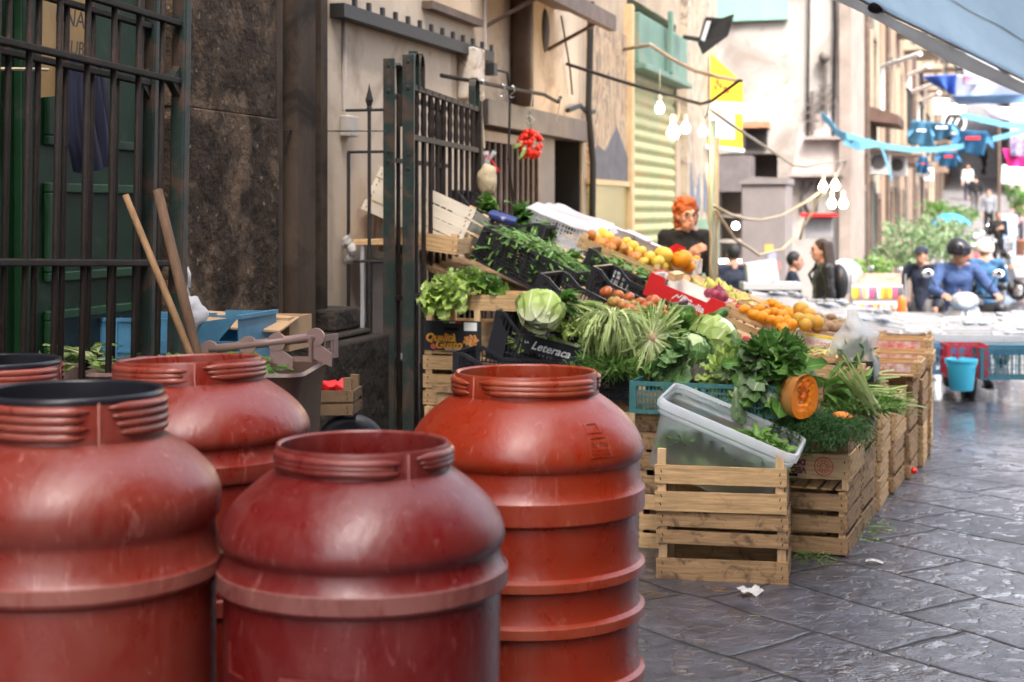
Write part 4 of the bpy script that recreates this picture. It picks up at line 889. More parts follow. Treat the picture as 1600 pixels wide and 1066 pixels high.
und = carton(.44, .34, .15, mCard, 'brown box with a crumpled white bag, under the tilted peach tray', 0, mCard); rt = (0, R(22), R(-3)); place(und, 950, 468, 8.85, .34, rt)
cr = MB().ell((0, 0, 0), (.085, .03, .06), 26, 18)
for v in cr.bm.verts: v.co *= 1 + .28 * noise.noise(v.co * 34) + .1 * noise.noise(v.co * 80)
single('crumpled_bag', cr, mat('white_film', (.72, .73, .74), .3, .08, 10, alpha=.9), 'crumpled white plastic bag stuffed below the peach tray', 'bag', W(962, 436, 8.55), (0, R(25), 0))
fr = wood_crate(.50, .36, .085, [(.0, .062)], 'tilted pale wooden tray of peaches and yellow apples', 'new', .0, name='wooden_tray'); place(fr, 962, 412, 8.75, .36, (0, R(21.5), R(-3)))
inn = carton(.24, .26, .085, mat('printed_card', (.62, .56, .5), .7, .2, 16, dirt=(.3, .1, .08), dscale=14, dcut=.58), 'small printed white carton holding mandarins beside the peaches', 0, mCard); place(inn, 1050, 428, 9.0, .26, (0, R(3), R(-2)))
text('IN', .055, mat('print_brown', (.25, .06, .04), .7), inn, FR(-.07, -.1312, .045), bold=.002)
org = wood_crate(.46, .36, .10, [(.0, .038), (.052, .10)], 'tilted wooden crate of orange persimmons and red peppers', 'new', .014, name='wooden_tray'); place(org, 1190, 530, 7.9, .36, (0, R(21), R(-3)))
hd = MB().tube([(-.2, -.1, .09), (-.19, -.1, .13), (-.12, -.1, .16), (-.04, -.1, .155), (.0, -.1, .12), (.02, -.1, .08)], .006, 6); part('handle', hd, mWoodZ, org, smooth=True)
vit = carton(.30, .24, .07, mat('white_print', (.68, .66, .66), .6, .1, 12), 'white carton with pink lettering and yellow band below the oranges', 0, mCard); rt = (0, R(8), R(-2)); place(vit, 1285, 546, 7.75, .24, rt)
text('Vitaliana', .042, mat('print_rose', (.7, .18, .22), .6), vit, FR(-.035, -.1212, .03), shear=.2); part('yellow_band', MB().bb((-.09, -.1212, .055), (.149, -.1203, .069)), mat('band_yellow', (.8, .55, .04), .5, .1), vit)
for i, (px, py, lab) in enumerate(((1275, 574, 'nearer'), (1268, 588, 'lower'))):
    q = dup(fr, fbc(px, py, 7.55 - .2 * i, .36, (0, R(5), R(-2))), (0, R(5), R(-2)), f'pale wooden tray of yellow beans below the white carton, the {lab} of two')
# hidden supports of the sloping display: trestle boards
tb = thing('trestle_table', 'rough sloping trestle of planks carrying the upper crates of the stall', 'table', (-1.9, 8.3, 0))
part('plank_top', MB().prism([(-1.15, 1.27), (1.2, .40), (1.2, .37), (-1.15, 1.24)], -.55, 4.2), mWoodOld, tb)
for x, h in ((-1.1, 1.22), (1.1, .40)):
    for y in (-.45, 1.8, 4.1): part('leg', MB().bb((x - .03, y - .03, -.1), (x + .03, y + .03, h)), mWoodOldZ, tb)
tf = thing('trestle_table', 'low plank platform under the cabbages and lettuces', 'table', (-1.75, 7.35, 0))
part('plank_top', MB().prism([(-.75, .62), (1.0, .50), (1.0, .47), (-.75, .59)], -.3, .55), mWoodOld, tf)
for x in (-.7, .95):
    for y in (-.25, .5): part('leg', MB().bb((x - .03, y - .03, 0), (x + .03, y + .03, .55 - .05 * x)), mWoodOldZ, tf)
# strawberry / tomato cartons on the far kerb stacks
mRW = mat('red_white_print', (.7, .08, .05), .6, .3, 14, col2=(.78, .70, .64))
for i, (px, py, d, L) in enumerate(((1405, 553, 9.2, .36), (1405, 575, 8.7, .36), (1392, 590, 8.35, .32))):
    q = wood_crate(L, .3, .085, [(.02, .083)], ['pale crate with red printed band on the far kerb stacks, the highest of three', 'crate with red printed band between two others on the kerb stacks', 'crate with red printed band right behind the celery'][i], 'new', .006, name='wooden_tray')
    part('printed_band', MB().bb((-L / 2 + .02, -.1525, .03), (L / 2 - .06, -.1505, .074)), mRW, q); place(q, px, py, d, .3, (0, 0, R(-2)))
# ================================================================ CART, BLUE CRATE, POLES on the left
mCart = mat('brown_bin_plastic', (.085, .05, .04), .42, .25, 7, .08, 70, dirt=(.15, .1, .08), dscale=4, dcut=.58)
ct = thing('waste_cart', 'brown plastic wheeled waste bin with handle bar, behind the barrels', 'bin', W(330, 330, 4.72) - V(0, 0, HC + .012)); ct.rotation_euler = (0, 0, R(14))
b = MB(); vs = loft(b, [(.27, .22, .05, .12), (.30, .25, .05, .9), (.315, .265, .05, .975), (.325, .275, .055, .99), (.318, .268, .05, 1.0), (.3, .25, .05, .985), (.29, .24, .05, .7)]); b.face(vs[0][::-1]); part('tub', b, mCart, ct, smooth=True, auto=True)
part('handle_bar', MB().tube([(-.03, .1, 1.035), (.30, .1, 1.075)], .014, 12), mat('bar_mauve', (.20, .13, .12), .35, .2, 6), ct, smooth=True)
for x in (-.03, .09, .18, .3):
    z = 1.035 + (x + .03) * .12
    part('hinge_lug', MB().prism([(-.02, .0), (.05, -.05), (.05, -.09), (-.02, -.06)], -.008, .008, TR((x, .1, z), (0, 0, 0))).lathe([(0, -.01), (.028, -.01), (.028, .01), (0, .01)], 16, M=TR((x, .1, z), (R(90), 0, 0))), MATS['bar_mauve'], ct)
gr = MB(); lattice(gr, .17, lambda x: .075, .006, .022, 0, (.03,), TR((.315, .16, 1.0), (0, 0, R(70)))); part('lid_grid', gr, MATS['bar_mauve'], ct)
for sx in (-1, 1): part('wheel', MB().lathe([(0, -.03), (.1, -.03), (.11, -.02), (.11, .02), (.1, .03), (0, .03)], 20, M=TR((sx * .3, .18, .11), (0, R(90), 0))), mBlackPl, ct, smooth=True)
ct2 = dup(ct, W(95, 330, 4.85) - V(0, 0, HC), (0, 0, R(13)), 'brown plastic waste bin at the left, topped with celery leaves')
for ch in [c for c in ct2.children if c.name.split('.')[0] in ('handle_bar', 'hinge_lug', 'lid_grid')]: bpy.data.objects.remove(ch)
ct2.location.z = -.045
for i, (a, c, r, lab, m) in enumerate(((W(196, 305, 4.62), W(298, 560, 4.55), .0105, 'thin pale wooden pole leaning against the barred gate', mat('pole_pale', (.21, .12, .058), .7, .3, 3, .3, 30, stretch=(14, 14, 1.5))), (W(246, 297, 4.68), W(306, 556, 4.6), .016, 'thicker dark wooden pole leaning beside the thin one', mat('pole_dark', (.105, .06, .035), .75, .4, 3, .3, 30, stretch=(14, 14, 1.5))))):
    e = c + (c - a) * .9; mid = (a + e) / 2 + V(.01, 0, .0)
    single('wooden_pole', MB().tube([a - mid, (a * .6 + e * .4) - mid + V(.004, 0, 0), e - mid], [r * .92, r, r], 12), m, lab, 'pole', mid, smooth=True)
lg = MB().bb((-.55, -.2, -.06), (.36, .22, 0)); single('plank_ledge', lg, mWoodDk, 'dark plank ledge in front of the green door, carrying the blue crate', 'ledge', (-2.78, 5.25, .87))
bl = thing('plastic_crate', 'blue plastic crate with torn white bag on the ledge by the green door', 'crate', fbc(262, 574, 5.75, .36, (0, 0, R(3))), (0, 0, R(3)))
for s, hh in ((-1, 1), (1, 1)):
    b = MB(); y = s * .18
    b.bb((-.28, y, 0), (.28, y - s * .006, .1))
    b.bb((-.28, y, .10), (-.12, y - s * .006, .17)); b.bb((.0, y, .10), (.07, y - s * .006, .17)); b.prism([(.07, .1), (.2, .1), (.28, .19), (.07, .16)] if s < 0 else [(.07, .1), (.28, .1), (.28, .19), (.07, .19)], y, y - s * .006)
    b.bb((-.28, y + s * .008, .165), (.03, y - s * .008, .178)); b.bb((-.28, y + s * .006, .05), (.28, y, .06))
    for k in range(9): b.bb((-.275 + k * .068, y + s * .007, 0), (-.267 + k * .068, y, .165 if k < 5 else .1))
    part('long_side', b, mBlueCr, bl)
for s in (-1, 1): part('short_side', MB().bb((s * .28, -.174, 0), (s * .274, .174, .19)).bb((s * .288, -.18, .18), (s * .27, .18, .195)), mBlueCr, bl)
part('base', MB().bb((-.272, -.172, .002), (.272, .172, .008)), mBlueCr, bl); text('GUM', .045, mat('print_faint', (.25, .38, .5), .6), bl, FR(.12, -.1812, .05), bold=.001)
cdb = MB().bb((-.2, -.13, -.004), (.2, .13, .004)); single('cardboard_sheet', cdb, mCard, 'flat piece of brown cardboard leaning behind the blue crate', 'cardboard', W(375, 502, 6.05), (R(8), R(3), R(8)))
wc = carton(.34, .25, .13, mCard, 'brown box behind the brown waste bin handle', 0, mCard); place(wc, 388, 548, 6.1, .25, (0, 0, R(4)))
bag = MB().ell((0, 0, 0), (.075, .05, .07), 24, 16)
for v in bag.bm.verts: v.co *= 1 + .25 * noise.noise(v.co * 26); v.co.x *= 1 - .5 * max(0, v.co.z / .09); 
bag.tube([(0, 0, .06), (-.015, 0, .11), (-.02, 0, .15), (-.012, .01, .17), (.0, 0, .15), (.0, 0, .1)], .006, 6)
single('plastic_bag', bag, mFilm, 'knotted pale plastic bag in the blue crate near the dark pier', 'bag', W(296, 492, 5.75), smooth=True)
rc = wood_crate(.22, .18, .13, even(.1, 2, .012), 'small wooden crate with red packets standing by the stone base', 'dark', .02); place(rc, 508, 650, 6.3, .22, (0, 0, R(10)))
for i in range(4): single('red_packet', MB().box((0, 0, 0), (.07, .05, .03), (R(10 * i), R(20 - 12 * i), 0)), mRed, 'shiny red packet lying in the small crate by the stone base', 'packet', rc.location + V(-.07 + .04 * i, -.02 + .02 * (i % 2), .11), (0, 0, R(30 * i)), group='red packets in the small crate', bevel=.006)
tw = thing('spare_wheel', 'black rubber wheel lying by the small crate behind the barrels', 'wheel', W(548, 704, 6.4), (R(90), 0, R(20)))
part('tyre', MB().lathe([(.09, -.03), (.13, -.035), (.15, -.02), (.15, .02), (.13, .035), (.09, .03), (.09, -.03)], 28), mBlackPl, tw, smooth=True); part('rim', MB().lathe([(0, -.02), (.09, -.02), (.09, .02), (0, .02)], 20), mSteel, tw)
# ================================================================ GATE OF THE STALL, FENCE, SHELF
ng = thing('iron_gate', 'open dark iron gate with flat green posts and curled straps left of the stall', 'gate', W(639, 330, 7.75) - V(0, 0, HC), (0, 0, R(7)))
Lg = 1.85
part('post', MB().bb((-.03, -.02, 0), (.03, .0, 2.225)), mIronG, ng, bevel=.003)
for z in (2.19, 2.06, 1.73, 1.66): part('bolt', MB().lathe([(.012, -.001), (.009, .004), (0, .005)], 10, M=TR((0, -.02, z), (R(90), 0, 0))), mIronD, ng)
part('end_post', MB().bb((-.02, Lg - .05, 0), (.025, Lg, 2.12)), mIron, ng, bevel=.004); part('latch', MB().bb((-.04, Lg - .09, 1.43), (.06, Lg + .02, 1.48)), mIron, ng)
for z in (2.07, 1.82, 1.02, .15): part('rail', MB().bb((-.012, 0, z - .014), (.012, Lg - .05, z + .014)), mIron, ng)
bar0 = None
for i in range(10):
    b = MB(); y = .16 + i * .165
    b.tube([(0, y, .1), (0, y, 1.84)], .0125, 6); tz = [(0, y, 1.84 + .02 * k) for k in range(13)]
    b.tube(tz, [.0125 + .004 * abs(math.sin(k * .9)) for k in range(13)], 4)
    part('bar', b, mIron, ng)
for y, w in ((.05, .1), (.17, .1), (1.62, .16)):
    pts = [(0, y, 2.07), (0, y, 2.2)] + [(0, y + w / 2 - w / 2 * math.cos(a), 2.2 + .05 * math.sin(a)) for a in (.5, 1.0, 1.57, 2.1, 2.6)] + [(0, y + w, 2.2), (0, y + w, 2.07)]
    b = MB()
    for A, B in zip(pts, pts[1:]): b.face([b.bm.verts.new(V(*A) + V(-.02, 0, 0)), b.bm.verts.new(V(*A) + V(.02, 0, 0)), b.bm.verts.new(V(*B) + V(.02, 0, 0)), b.bm.verts.new(V(*B) + V(-.02, 0, 0))])
    o = part('curled_strap', b, mIronG, ng); m_ = o.modifiers.new('thick', 'SOLIDIFY'); m_.thickness = .006
n2 = thing('iron_gate', 'second flat green gate post with hinge, left of the first, by the plaster wall', 'gate', W(609, 330, 7.95) - V(0, 0, HC), (0, 0, R(4)))
part('post', MB().bb((-.03, -.02, 0), (.03, 0, 2.225)), mIronG, n2, bevel=.003)
for z in (2.19, 2.06, 1.75, 1.70): part('bolt', MB().lathe([(.012, -.001), (.009, .004), (0, .005)], 10, M=TR((0, -.02, z), (R(90), 0, 0))), mIronD, n2)
part('hinge', MB().lathe([(0, 0), (.022, 0), (.022, .16), (0, .16)], 14, M=TR((.05, .02, 1.88))), mIron, n2)
for z in (2.04, 1.71, 1.0): part('rail', MB().bb((-.01, .0, z - .012), (.012, 1.1, z + .012)), mIron, n2)
for i in range(6): part('bar', MB().tube([(0, .15 + i * .165, .1), (0, .15 + i * .165, 2.05)], .012, 6), mIron, n2)
b = MB(); pts = [(.0, .0, 2.2)] + [(0, .1 - .1 * math.cos(a), 2.15 + .06 * math.sin(a)) for a in (.6, 1.2, 1.8, 2.5)] + [(0, .2, 2.0)]
for A, B in zip(pts, pts[1:]): b.face([b.bm.verts.new(V(*A) + V(-.02, 0, 0)), b.bm.verts.new(V(*A) + V(.02, 0, 0)), b.bm.verts.new(V(*B) + V(.02, 0, 0)), b.bm.verts.new(V(*B) + V(-.02, 0, 0))])
o = part('curled_strap', b, mIronG, n2); o.modifiers.new('thick', 'SOLIDIFY').thickness = .006
fn = thing('spear_fence', 'thin iron fence with one spear finial before the plaster wall', 'fence', W(577, 330, 8.05) - V(0, 0, HC))
part('bar', MB().tube([(0, 0, .1), (0, 0, 2.0)], .010, 8), mIronD, fn); part('finial', MB().lathe([(0, 2.11), (.006, 2.08), (.022, 2.02), (.012, 1.99), (.016, 1.98), (.010, 1.96)], 4), mIronD, fn)
part('bar', MB().tube([(-.115, 0, .1), (-.115, 0, 1.755)], .010, 8), mIronD, fn)
for z, a, c in ((1.755, -.12, .1), (1.97, -.13, .1), (1.19, -.13, .1)): part('rail', MB().tube([(a, 0, z), (c, 0, z)], .0085, 6), mIronD, fn)
single('tied_wire', MB().tube([W(446, 204, 7.2), W(522, 205, 7.9), W(603, 205, 7.9)], .0035, 5), mCable, 'thin wire stretched from the dark pier to the gate post', 'wire')
sf = thing('shelf_frame', 'grey metal shelf frame with a wooden board behind the gate', 'shelf', W(571, 330, 8.2) - V(0, 0, HC))
part('leg', MB().bb((-.02, -.02, 0), (.0, .0, 1.27)), mAlu, sf); part('leg', MB().bb((.28, -.02, 0), (.30, 0, 1.27)), mAlu, sf); part('rail', MB().bb((0, -.02, .68), (.28, 0, .71)), mAlu, sf)
part('board', MB().bb((-.09, -.03, 1.275), (.30, .45, 1.30)), mWood, sf); part('back_panel', MB().bb((.0, .1, .66), (.29, .11, 1.2)), mat('grey_panel', (.13, .115, .11), .7, .15), sf)
lc = wood_crate(.58, .4, .26, even(.25, 4, .008), 'pale slatted crate tipped on the shelf behind the gate bars', 'new', .0); lc.location = W(652, 366, 8.55); lc.rotation_euler = (R(-8), R(24), R(3))
for ch in lc.children:
    if ch.name.startswith(('long', 'short')): ch.data.materials[0] = mat('whitewashed_wood', (.58, .52, .43), .8, .12, 4, stretch=(2, 12, 12), island=.1)
lc2 = wood_crate(.4, .3, .1, [(0, .09)], 'low wooden crate on the shelf under the tipped pale crate', 'new', .01, name='wooden_tray'); lc2.location = W(640, 372, 8.3) + V(.1, 0, -.06); lc2.rotation_euler = (0, R(8), R(3))
sg = thing('hook_rail', 'thin metal rail with hooks above the stall, carrying the tomato bunch', 'rail', W(690, 118, 9.0))
pa = W(690, 118, 9.0); pts = [W(690, 118, 9.0), W(760, 131, 9.8), W(800, 139, 10.4), W(850, 148, 11.0), W(872, 160, 11.2), W(876, 152, 11.25)]
part('rail', MB().tube([p - pa for p in pts], .013, 8), mIron, sg, smooth=True)
def hook(px, py, d, h):
    p = W(px, py, d) - pa
    return part('hook', MB().tube([p + V(0, 0, .02), p + V(.015, 0, .012), p + V(.016, 0, -.02), p + V(0, 0, -h * .5), p + V(-.015, 0, -h * .8), p + V(0, 0, -h), p + V(.015, 0, -h * .85)], .004, 6), mSteel, sg)
hook(828, 144, 10.75, .26); hook(872, 158, 11.2, .16); hook(785, 137, 10.1, .06); hook(800, 139, 10.4, .06); hook(752, 130, 9.7, .1)
single('hanging_line', MB().tube([W(752, 130, 9.68), W(753, 180, 9.68), W(757, 232, 9.6)], .005, 5), mCableC, 'pale twisted cord from the rail down to the hanging bag', 'line')
# ================================================================ PRODUCE
rnd = random.uniform
PALE = (.58, .62, .36)
mLet = mat('lettuce_leaf', (.23, .36, .075), .45, .3, 14, .4, 40, island=.22, leafv=(PALE, .07, .05, .55))
mEnd = mat('endive_leaf', (.33, .46, .10), .45, .3, 14, .3, 40, island=.2, leafv=(PALE, .08, .1, .6))
mGr = mat('dark_leaf', (.078, .185, .036), .42, .35, 12, .3, 40, island=.3, leafv=((.25, .36, .12), .045, .02, .25))
mGrM = mat('mid_green_leaf', (.12, .25, .045), .42, .35, 12, .3, 40, island=.3, leafv=((.35, .45, .18), .05, .02, .25))
mGray = mat('grey_green_leaf', (.16, .24, .12), .5, .3, 12, .3, 40, island=.25, leafv=((.4, .46, .28), .05, .02, .25))
mStem = mat('pale_stem', (.34, .45, .14), .4, .2, 12, island=.2, leafv=((.62, .66, .38), .2, .10, .5))
mDill = mat('dill_frond', (.05, .125, .035), .5, .4, 20, island=.4)
mCab = mat('cabbage_leaf', (.36, .47, .14), .38, .15, 9, .25, 30, island=.12, leafv=((.62, .66, .42), .05, .05, .5))
mSav = mat('savoy_leaf', (.13, .25, .08), .45, .3, 18, .9, 32, island=.18, leafv=((.4, .48, .24), .035, .02, .3))
mArt = mat('artichoke_bract', (.20, .22, .15), .55, .3, 10, island=.3, col2=(.20, .13, .17))
for m_ in (mLet, mEnd, mGr, mGrM, mGray, mDill, mStem): add_translucent(m_, .28)
broad = lambda t: max(.05, (.25 + 1.0 * t) * math.sqrt(max(0, 1 - t ** 4)))
oval = lambda t: max(.04, math.sin(math.pi * min(1, .05 + t * .95)) ** .75)
lobed = lambda t: max(.08, (.22 + .95 * t ** 1.2) * math.sqrt(max(0, 1 - t ** 5)) * (1 + .22 * math.sin(t * 31)))
stalk = lambda t: .35 + .65 * (1 if t > .55 else .2)
def sph(): a = rnd(0, 2 * math.pi); z = rnd(-1, 1); q = math.sqrt(1 - z * z); return V(q * math.cos(a), q * math.sin(a), z)
def at(o, x, y, z): return o.location + o.rotation_euler.to_matrix() @ V(x, y, z)
def lettuce(R0, n, m, ruf=.22, openness=1.0, w=.42):
    b = MB()
    for i in range(n):
        f = i / n; a = i * 2.4 + rnd(-.2, .2); el = R(82 - 74 * f * openness + rnd(-7, 7)); d = V(math.cos(a) * math.cos(el), math.sin(a) * math.cos(el), math.sin(el))
        up = V(-math.cos(a) * math.sin(el), -math.sin(a) * math.sin(el), math.cos(el))
        b.leaf(V(math.cos(a), math.sin(a), 0) * R0 * .1 + V(0, 0, R0 * .08), d, up, R0 * rnd(.85, 1.1), R0 * w * rnd(.8, 1.1), -.9 * (1 - f) + .9 * f, .3, 11, ruf, lambda t: broad(t) * (1 + .10 * math.sin(t * 37)))
    return b
def cabbage(R0, m, layers=3, wr=.05):
    b = MB(); b.uv = b.bm.loops.layers.uv.new('UVMap')
    b.ell((0, 0, 0), R0 * .9, 20, 14)
    for L in range(layers):
        for i in range(5 + L):
            a = i * 2 * math.pi / (5 + L) + L * .6; el = R(25 - 22 * L); c = V(math.cos(a) * math.cos(el), math.sin(a) * math.cos(el), math.sin(el)); e1 = V(-math.sin(a), math.cos(a), 0); e2 = c.cross(e1)
            if e2.z < 0: e2 = -e2
            n = 9; sp = R(62); g = []
            for p in range(n + 1):
                row = []
                for q in range(n + 1):
                    u, v_ = (p / n - .5) * 2, (q / n - .5) * 2
                    u2 = u * math.sqrt(1 - v_ * v_ * .5); v2 = v_ * math.sqrt(1 - u * u * .45)
                    dvec = (c + e1 * math.tan(sp * u2 * .72) * .85 + e2 * math.tan(sp * v2 * .72) * .85).normalized(); ed = max(abs(u), abs(v_))
                    r = R0 * (.93 + .055 * L + .10 * max(0, ed - .62) * (1 + L) + wr * noise.noise(dvec * 5 + V(L, i, 0)) + .006 * math.sin(14 * math.atan2(v_, u)) * ed)
                    row.append((b.bm.verts.new(dvec * r), p / n, q / n))
                g.append(row)
            for p in range(n):
                for q in range(n):
                    vs = (g[p][q], g[p + 1][q], g[p + 1][q + 1], g[p][q + 1]); f = b.face([x[0] for x in vs])
                    for lp, x in zip(f.loops, vs): lp[b.uv].uv = x[1:]
    return b
def bunch(n, L, w, spread, bend, prof=None, ruf=.1, fold=.25, seg=5, jit=.02, dirv=(0, 1, 0), base=.015):
    """leaves fanning out from one tied end"""
    b = MB(); D = V(*dirv).normalized()
    for i in range(n):
        o = sph(); d = (D + o * spread).normalized(); up = (V(0, 0, 1) + sph() * .6).normalized()
        b.leaf(sph() * base, d, up, L * rnd(.7, 1.1), w * rnd(.7, 1.2), bend * rnd(.4, 1.4), fold, seg, ruf, prof or oval, twist=rnd(-.6, .6))
    return b
def catalogna(n, L, spread=1.0):
    """root end up, pale ribs arching down all round, feathered green tips"""
    b = MB(); b.uv = b.bm.loops.layers.uv.new('UVMap')
    for i in range(n):
        a = rnd(0, 2 * math.pi); el = R(rnd(-45, 45)); d = V(math.cos(a) * math.cos(el), math.sin(a) * math.cos(el), math.sin(el)); up = V(0, 0, 1)
        k = rnd(.7, 1.1); ph = rnd(0, 6)
        b.leaf(V(math.cos(a) * .013, math.sin(a) * .013, rnd(-.012, .01)), d, up, L * k, rnd(.003, .0048), 1.6 * spread * rnd(.7, 1.2), .3, 8, .3, lambda t: 1 - .75 * t, twist=rnd(-.4, .4))
        if i % 2:
            b.leaf(V(math.cos(a) * .02, math.sin(a) * .02, 0), d, up, L * k * 1.02, .011, 1.6 * spread * rnd(.75, 1.2), .3, 16, .5, lambda t: .12 if t < .45 else .3 + .9 * abs(math.sin(t * 22 + ph)) * (1.05 - t) * 2, twist=rnd(-.8, .8))
    return b
def fronds(n, ex, L, m_=7, droop=1.6):
    """dill: thin arching stems, each with many hair fine leaflets"""
    b = MB(); b.uv = b.bm.loops.layers.uv.new('UVMap')
    for i in range(n):
        p = V(rnd(-ex[0], ex[0]), rnd(-ex[1], ex[1]), rnd(0, ex[2])); a = rnd(0, 6.28); d = V(math.cos(a), math.sin(a) - .5, rnd(0, .5)).normalized(); sd = d.cross(V(0, 0, 1)).normalized(); k = L * rnd(.6, 1.2)
        for j in range(m_):
            t = j / m_; q = Matrix.Rotation(-droop * t * rnd(.8, 1.1), 3, sd) @ d; p = p + q * k / m_
            for w in range(5):
                b.leaf(p, (q + sph() * .9).normalized(), sph(), .03 * rnd(.6, 1.2) * (1.2 - .5 * t), .0016, rnd(0, .7), .1, 2, 0, lambda t: 1 - t * .5)
    return b
def feathery(n, r, L=.05, flat=.6):
    """dill, parsley: many tiny leaflets through a volume"""
    b = MB(); b.uv = b.bm.loops.layers.uv.new('UVMap')
    for i in range(n):
        p = sph() * rnd(.25, 1) ** .5; p = V(p.x * r[0], p.y * r[1], p.z * r[2])
        d = (p.normalized() + sph() * .8 + V(0, 0, .15)).normalized()
        b.leaf(p, d, sph(), L * rnd(.5, 1.2), L * .10, rnd(0, .9), .1, 2, 0, lambda t: 1 - t * .6)
    return b
def fruit(r, sq=.9, dim=.14, lob=0, n=20, m=12, stemc=None):
    b = MB(); pr = []
    for i in range(m + 1):
        a = math.pi * i / m; z = -math.cos(a) * sq; x = math.sin(a)
        if z > 0: z -= dim * math.exp(-(x * 3.2) ** 2)
        pr.append((x * r if 0 < i < m else 0, z * r))
    b.lathe(pr, n)
    if lob:
        for v in b.bm.verts:
            q = 1 + lob * abs(math.sin(math.atan2(v.co.y, v.co.x) * 4)) - lob * .5; v.co.x *= q; v.co.y *= q
    return b
def pile(proto, spots, label, grp=None, sc=(.78, 1.14)):
    """spots in world space; the first use moves the prototype itself"""
    for i, p in enumerate(spots):
        o = proto if i == 0 else dup(proto, p, None)
        o.location = p; o.rotation_euler = (rnd(-.5, .5), rnd(-.5, .5), rnd(0, 6.28)); s = rnd(*sc); o.scale = (s, s, s)
def fthing(nm, mb, m, label, cat, grp, stem=None):
    t = thing(nm, label, cat, group=grp); part('flesh', mb, m, t, smooth=True)
    if stem: part('stalk', stem, mStemB, t)
    return t
mStemB = mat('stalk_green', (.10, .14, .04), .6, .3, 20)
def calyx(r, z, n=5):
    b = MB()
    for i in range(n): a = i * 6.283 / n; b.leaf((0, 0, z), V(math.cos(a), math.sin(a), .15), V(0, 0, 1), r * .55, r * .1, .5, .1, 2, 0)
    b.tube([(0, 0, z), (0, 0, z + r * .3)], r * .06, 5); return b
# --- lettuce tray by the gate
mats_l = (mLet,)
l1 = single('lettuce', lettuce(.118, 40, mLet, .5, 1.1), mEnd, 'frilled pale lettuce drooping over the front of the wooden tray by the gate', 'lettuce', W(697, 470, 7.42), (R(40), R(-14), 0), smooth=True)
l2 = single('lettuce', lettuce(.12, 34, mLet, .45, .9), mLet, 'upright lettuce with white ribs in the middle of the tray by the gate', 'lettuce', W(727, 456, 7.6), (R(18), R(10), 1), smooth=True)
l3 = single('lettuce', lettuce(.11, 26, mLet, .45, 1.1), mGrM, 'darker green lettuce at the right end of the tray by the gate', 'lettuce', W(757, 462, 7.6), (R(25), R(22), 2), smooth=True)
# --- cabbages
single('cabbage', cabbage(.098, mCab, 3, .05), mCab, 'smooth pale green cabbage in the black lettered crate', 'cabbage', W(846, 484, 7.2), (R(-30), R(20), .4), smooth=True)
single('cabbage', cabbage(.06, mCab, 2, .05), mLet, 'small green cabbage half hidden behind the pale one in the lettered crate', 'cabbage', W(826, 474, 7.45), (0, 0, 1), smooth=True)
single('cabbage', cabbage(.108, mCab, 3, .06), mCab, 'large shiny light green cabbage behind the purple artichokes', 'cabbage', W(1118, 528, 7.05), (R(35), R(-25), 2), smooth=True)
single('savoy_cabbage', cabbage(.085, mSav, 3, .14), mSav, 'crinkled dark green savoy cabbage left of the large shiny cabbage', 'cabbage', W(1080, 548, 6.9), (R(35), R(10), .4), smooth=True)
single('savoy_cabbage', cabbage(.075, mSav, 3, .14), mGrM, 'crinkled savoy cabbage just behind the pale root end chicory', 'cabbage', W(1070, 520, 7.25), (R(25), R(-10), 1.4), smooth=True)
# --- loose lettuce in the lettered crate, stems in the IMP crate
single('lettuce', lettuce(.095, 34, mEnd, .4, 1.0), mEnd, 'yellow green curly lettuce in the black lettered crate', 'lettuce', W(908, 524, 7.3), (R(20), R(18), 0), smooth=True)
single('lettuce', lettuce(.08, 30, mEnd, .35, 1.0), mEnd, 'small curly lettuce between the cabbage and the stems, at the crate back', 'lettuce', W(878, 520, 7.42), (R(10), R(0), 1), smooth=True)
o = single('cut_greens', bunch(60, .18, .008, .35, .5, stalk, .1, .2, 5, dirv=(.9, -.15, -.2)), mStem, 'bunch of pale green cut stems in the tilted crate marked with white capitals', 'greens', W(886, 474, 7.3), smooth=True)
single('leafy_greens', bunch(46, .13, .016, .55, .8, oval, .25, .25, 5, dirv=(.9, -.1, .05)), mGr, 'dark leafy greens in the tilted crate marked with white capitals', 'greens', W(872, 470, 7.32), smooth=True)
# --- beans and greens in the long black crates
def heap(n, L, w, ex, m, prof=oval, up=.35, ruf=.1, zs=.03):
    b = MB(); b.uv = b.bm.loops.layers.uv.new('UVMap')
    for i in range(n):
        p = V(rnd(-ex[0], ex[0]), rnd(-ex[1], ex[1]), 0); p.z = zs * (1 - (p.x / ex[0]) ** 2 * .6 - (p.y / ex[1]) ** 2 * .4) + rnd(-.03, .01)
        a = rnd(0, 6.28); b.leaf(p, V(math.cos(a), math.sin(a), up * rnd(-.4, 1)), V(rnd(-.4, .4), rnd(-.4, .4), 1), L * rnd(.6, 1.1), w * rnd(.7, 1.2), rnd(0, 1.1), .2, 4, ruf, prof, twist=rnd(-.5, .5))
    return b
def stuff_in(nm, mb, m, o, x, y, z):
    q = mesh_obj(nm, mb, m, None, smooth=True); q.location = at(o, x, y, z); q.rotation_euler = o.rotation_euler; q['kind'] = 'stuff'; return q
stuff_in('green_beans', heap(620, .12, .006, (.26, .16), mGrM, lambda t: .9, .3, .1, .06), mGrM, bean, .0, 0, .155)
stuff_in('green_beans', heap(300, .11, .006, (.26, .17), mGrM, lambda t: .9, .25, .1, .05), mGr, bean, 0, 0, .08)
stuff_in('green_beans', heap(200, .10, .006, (.27, .17), mGrM, lambda t: .9, .2, .1, .02), mGrM, bean, 0, 0, .03)
single('leafy_greens', bunch(60, .15, .022, .9, .9, oval, .3, .25, 5, dirv=(.7, -.5, .1)), mGrM, 'loose green leaves between the bean crate and the white lattice bin', 'greens', W(878, 412, 8.7), smooth=True)
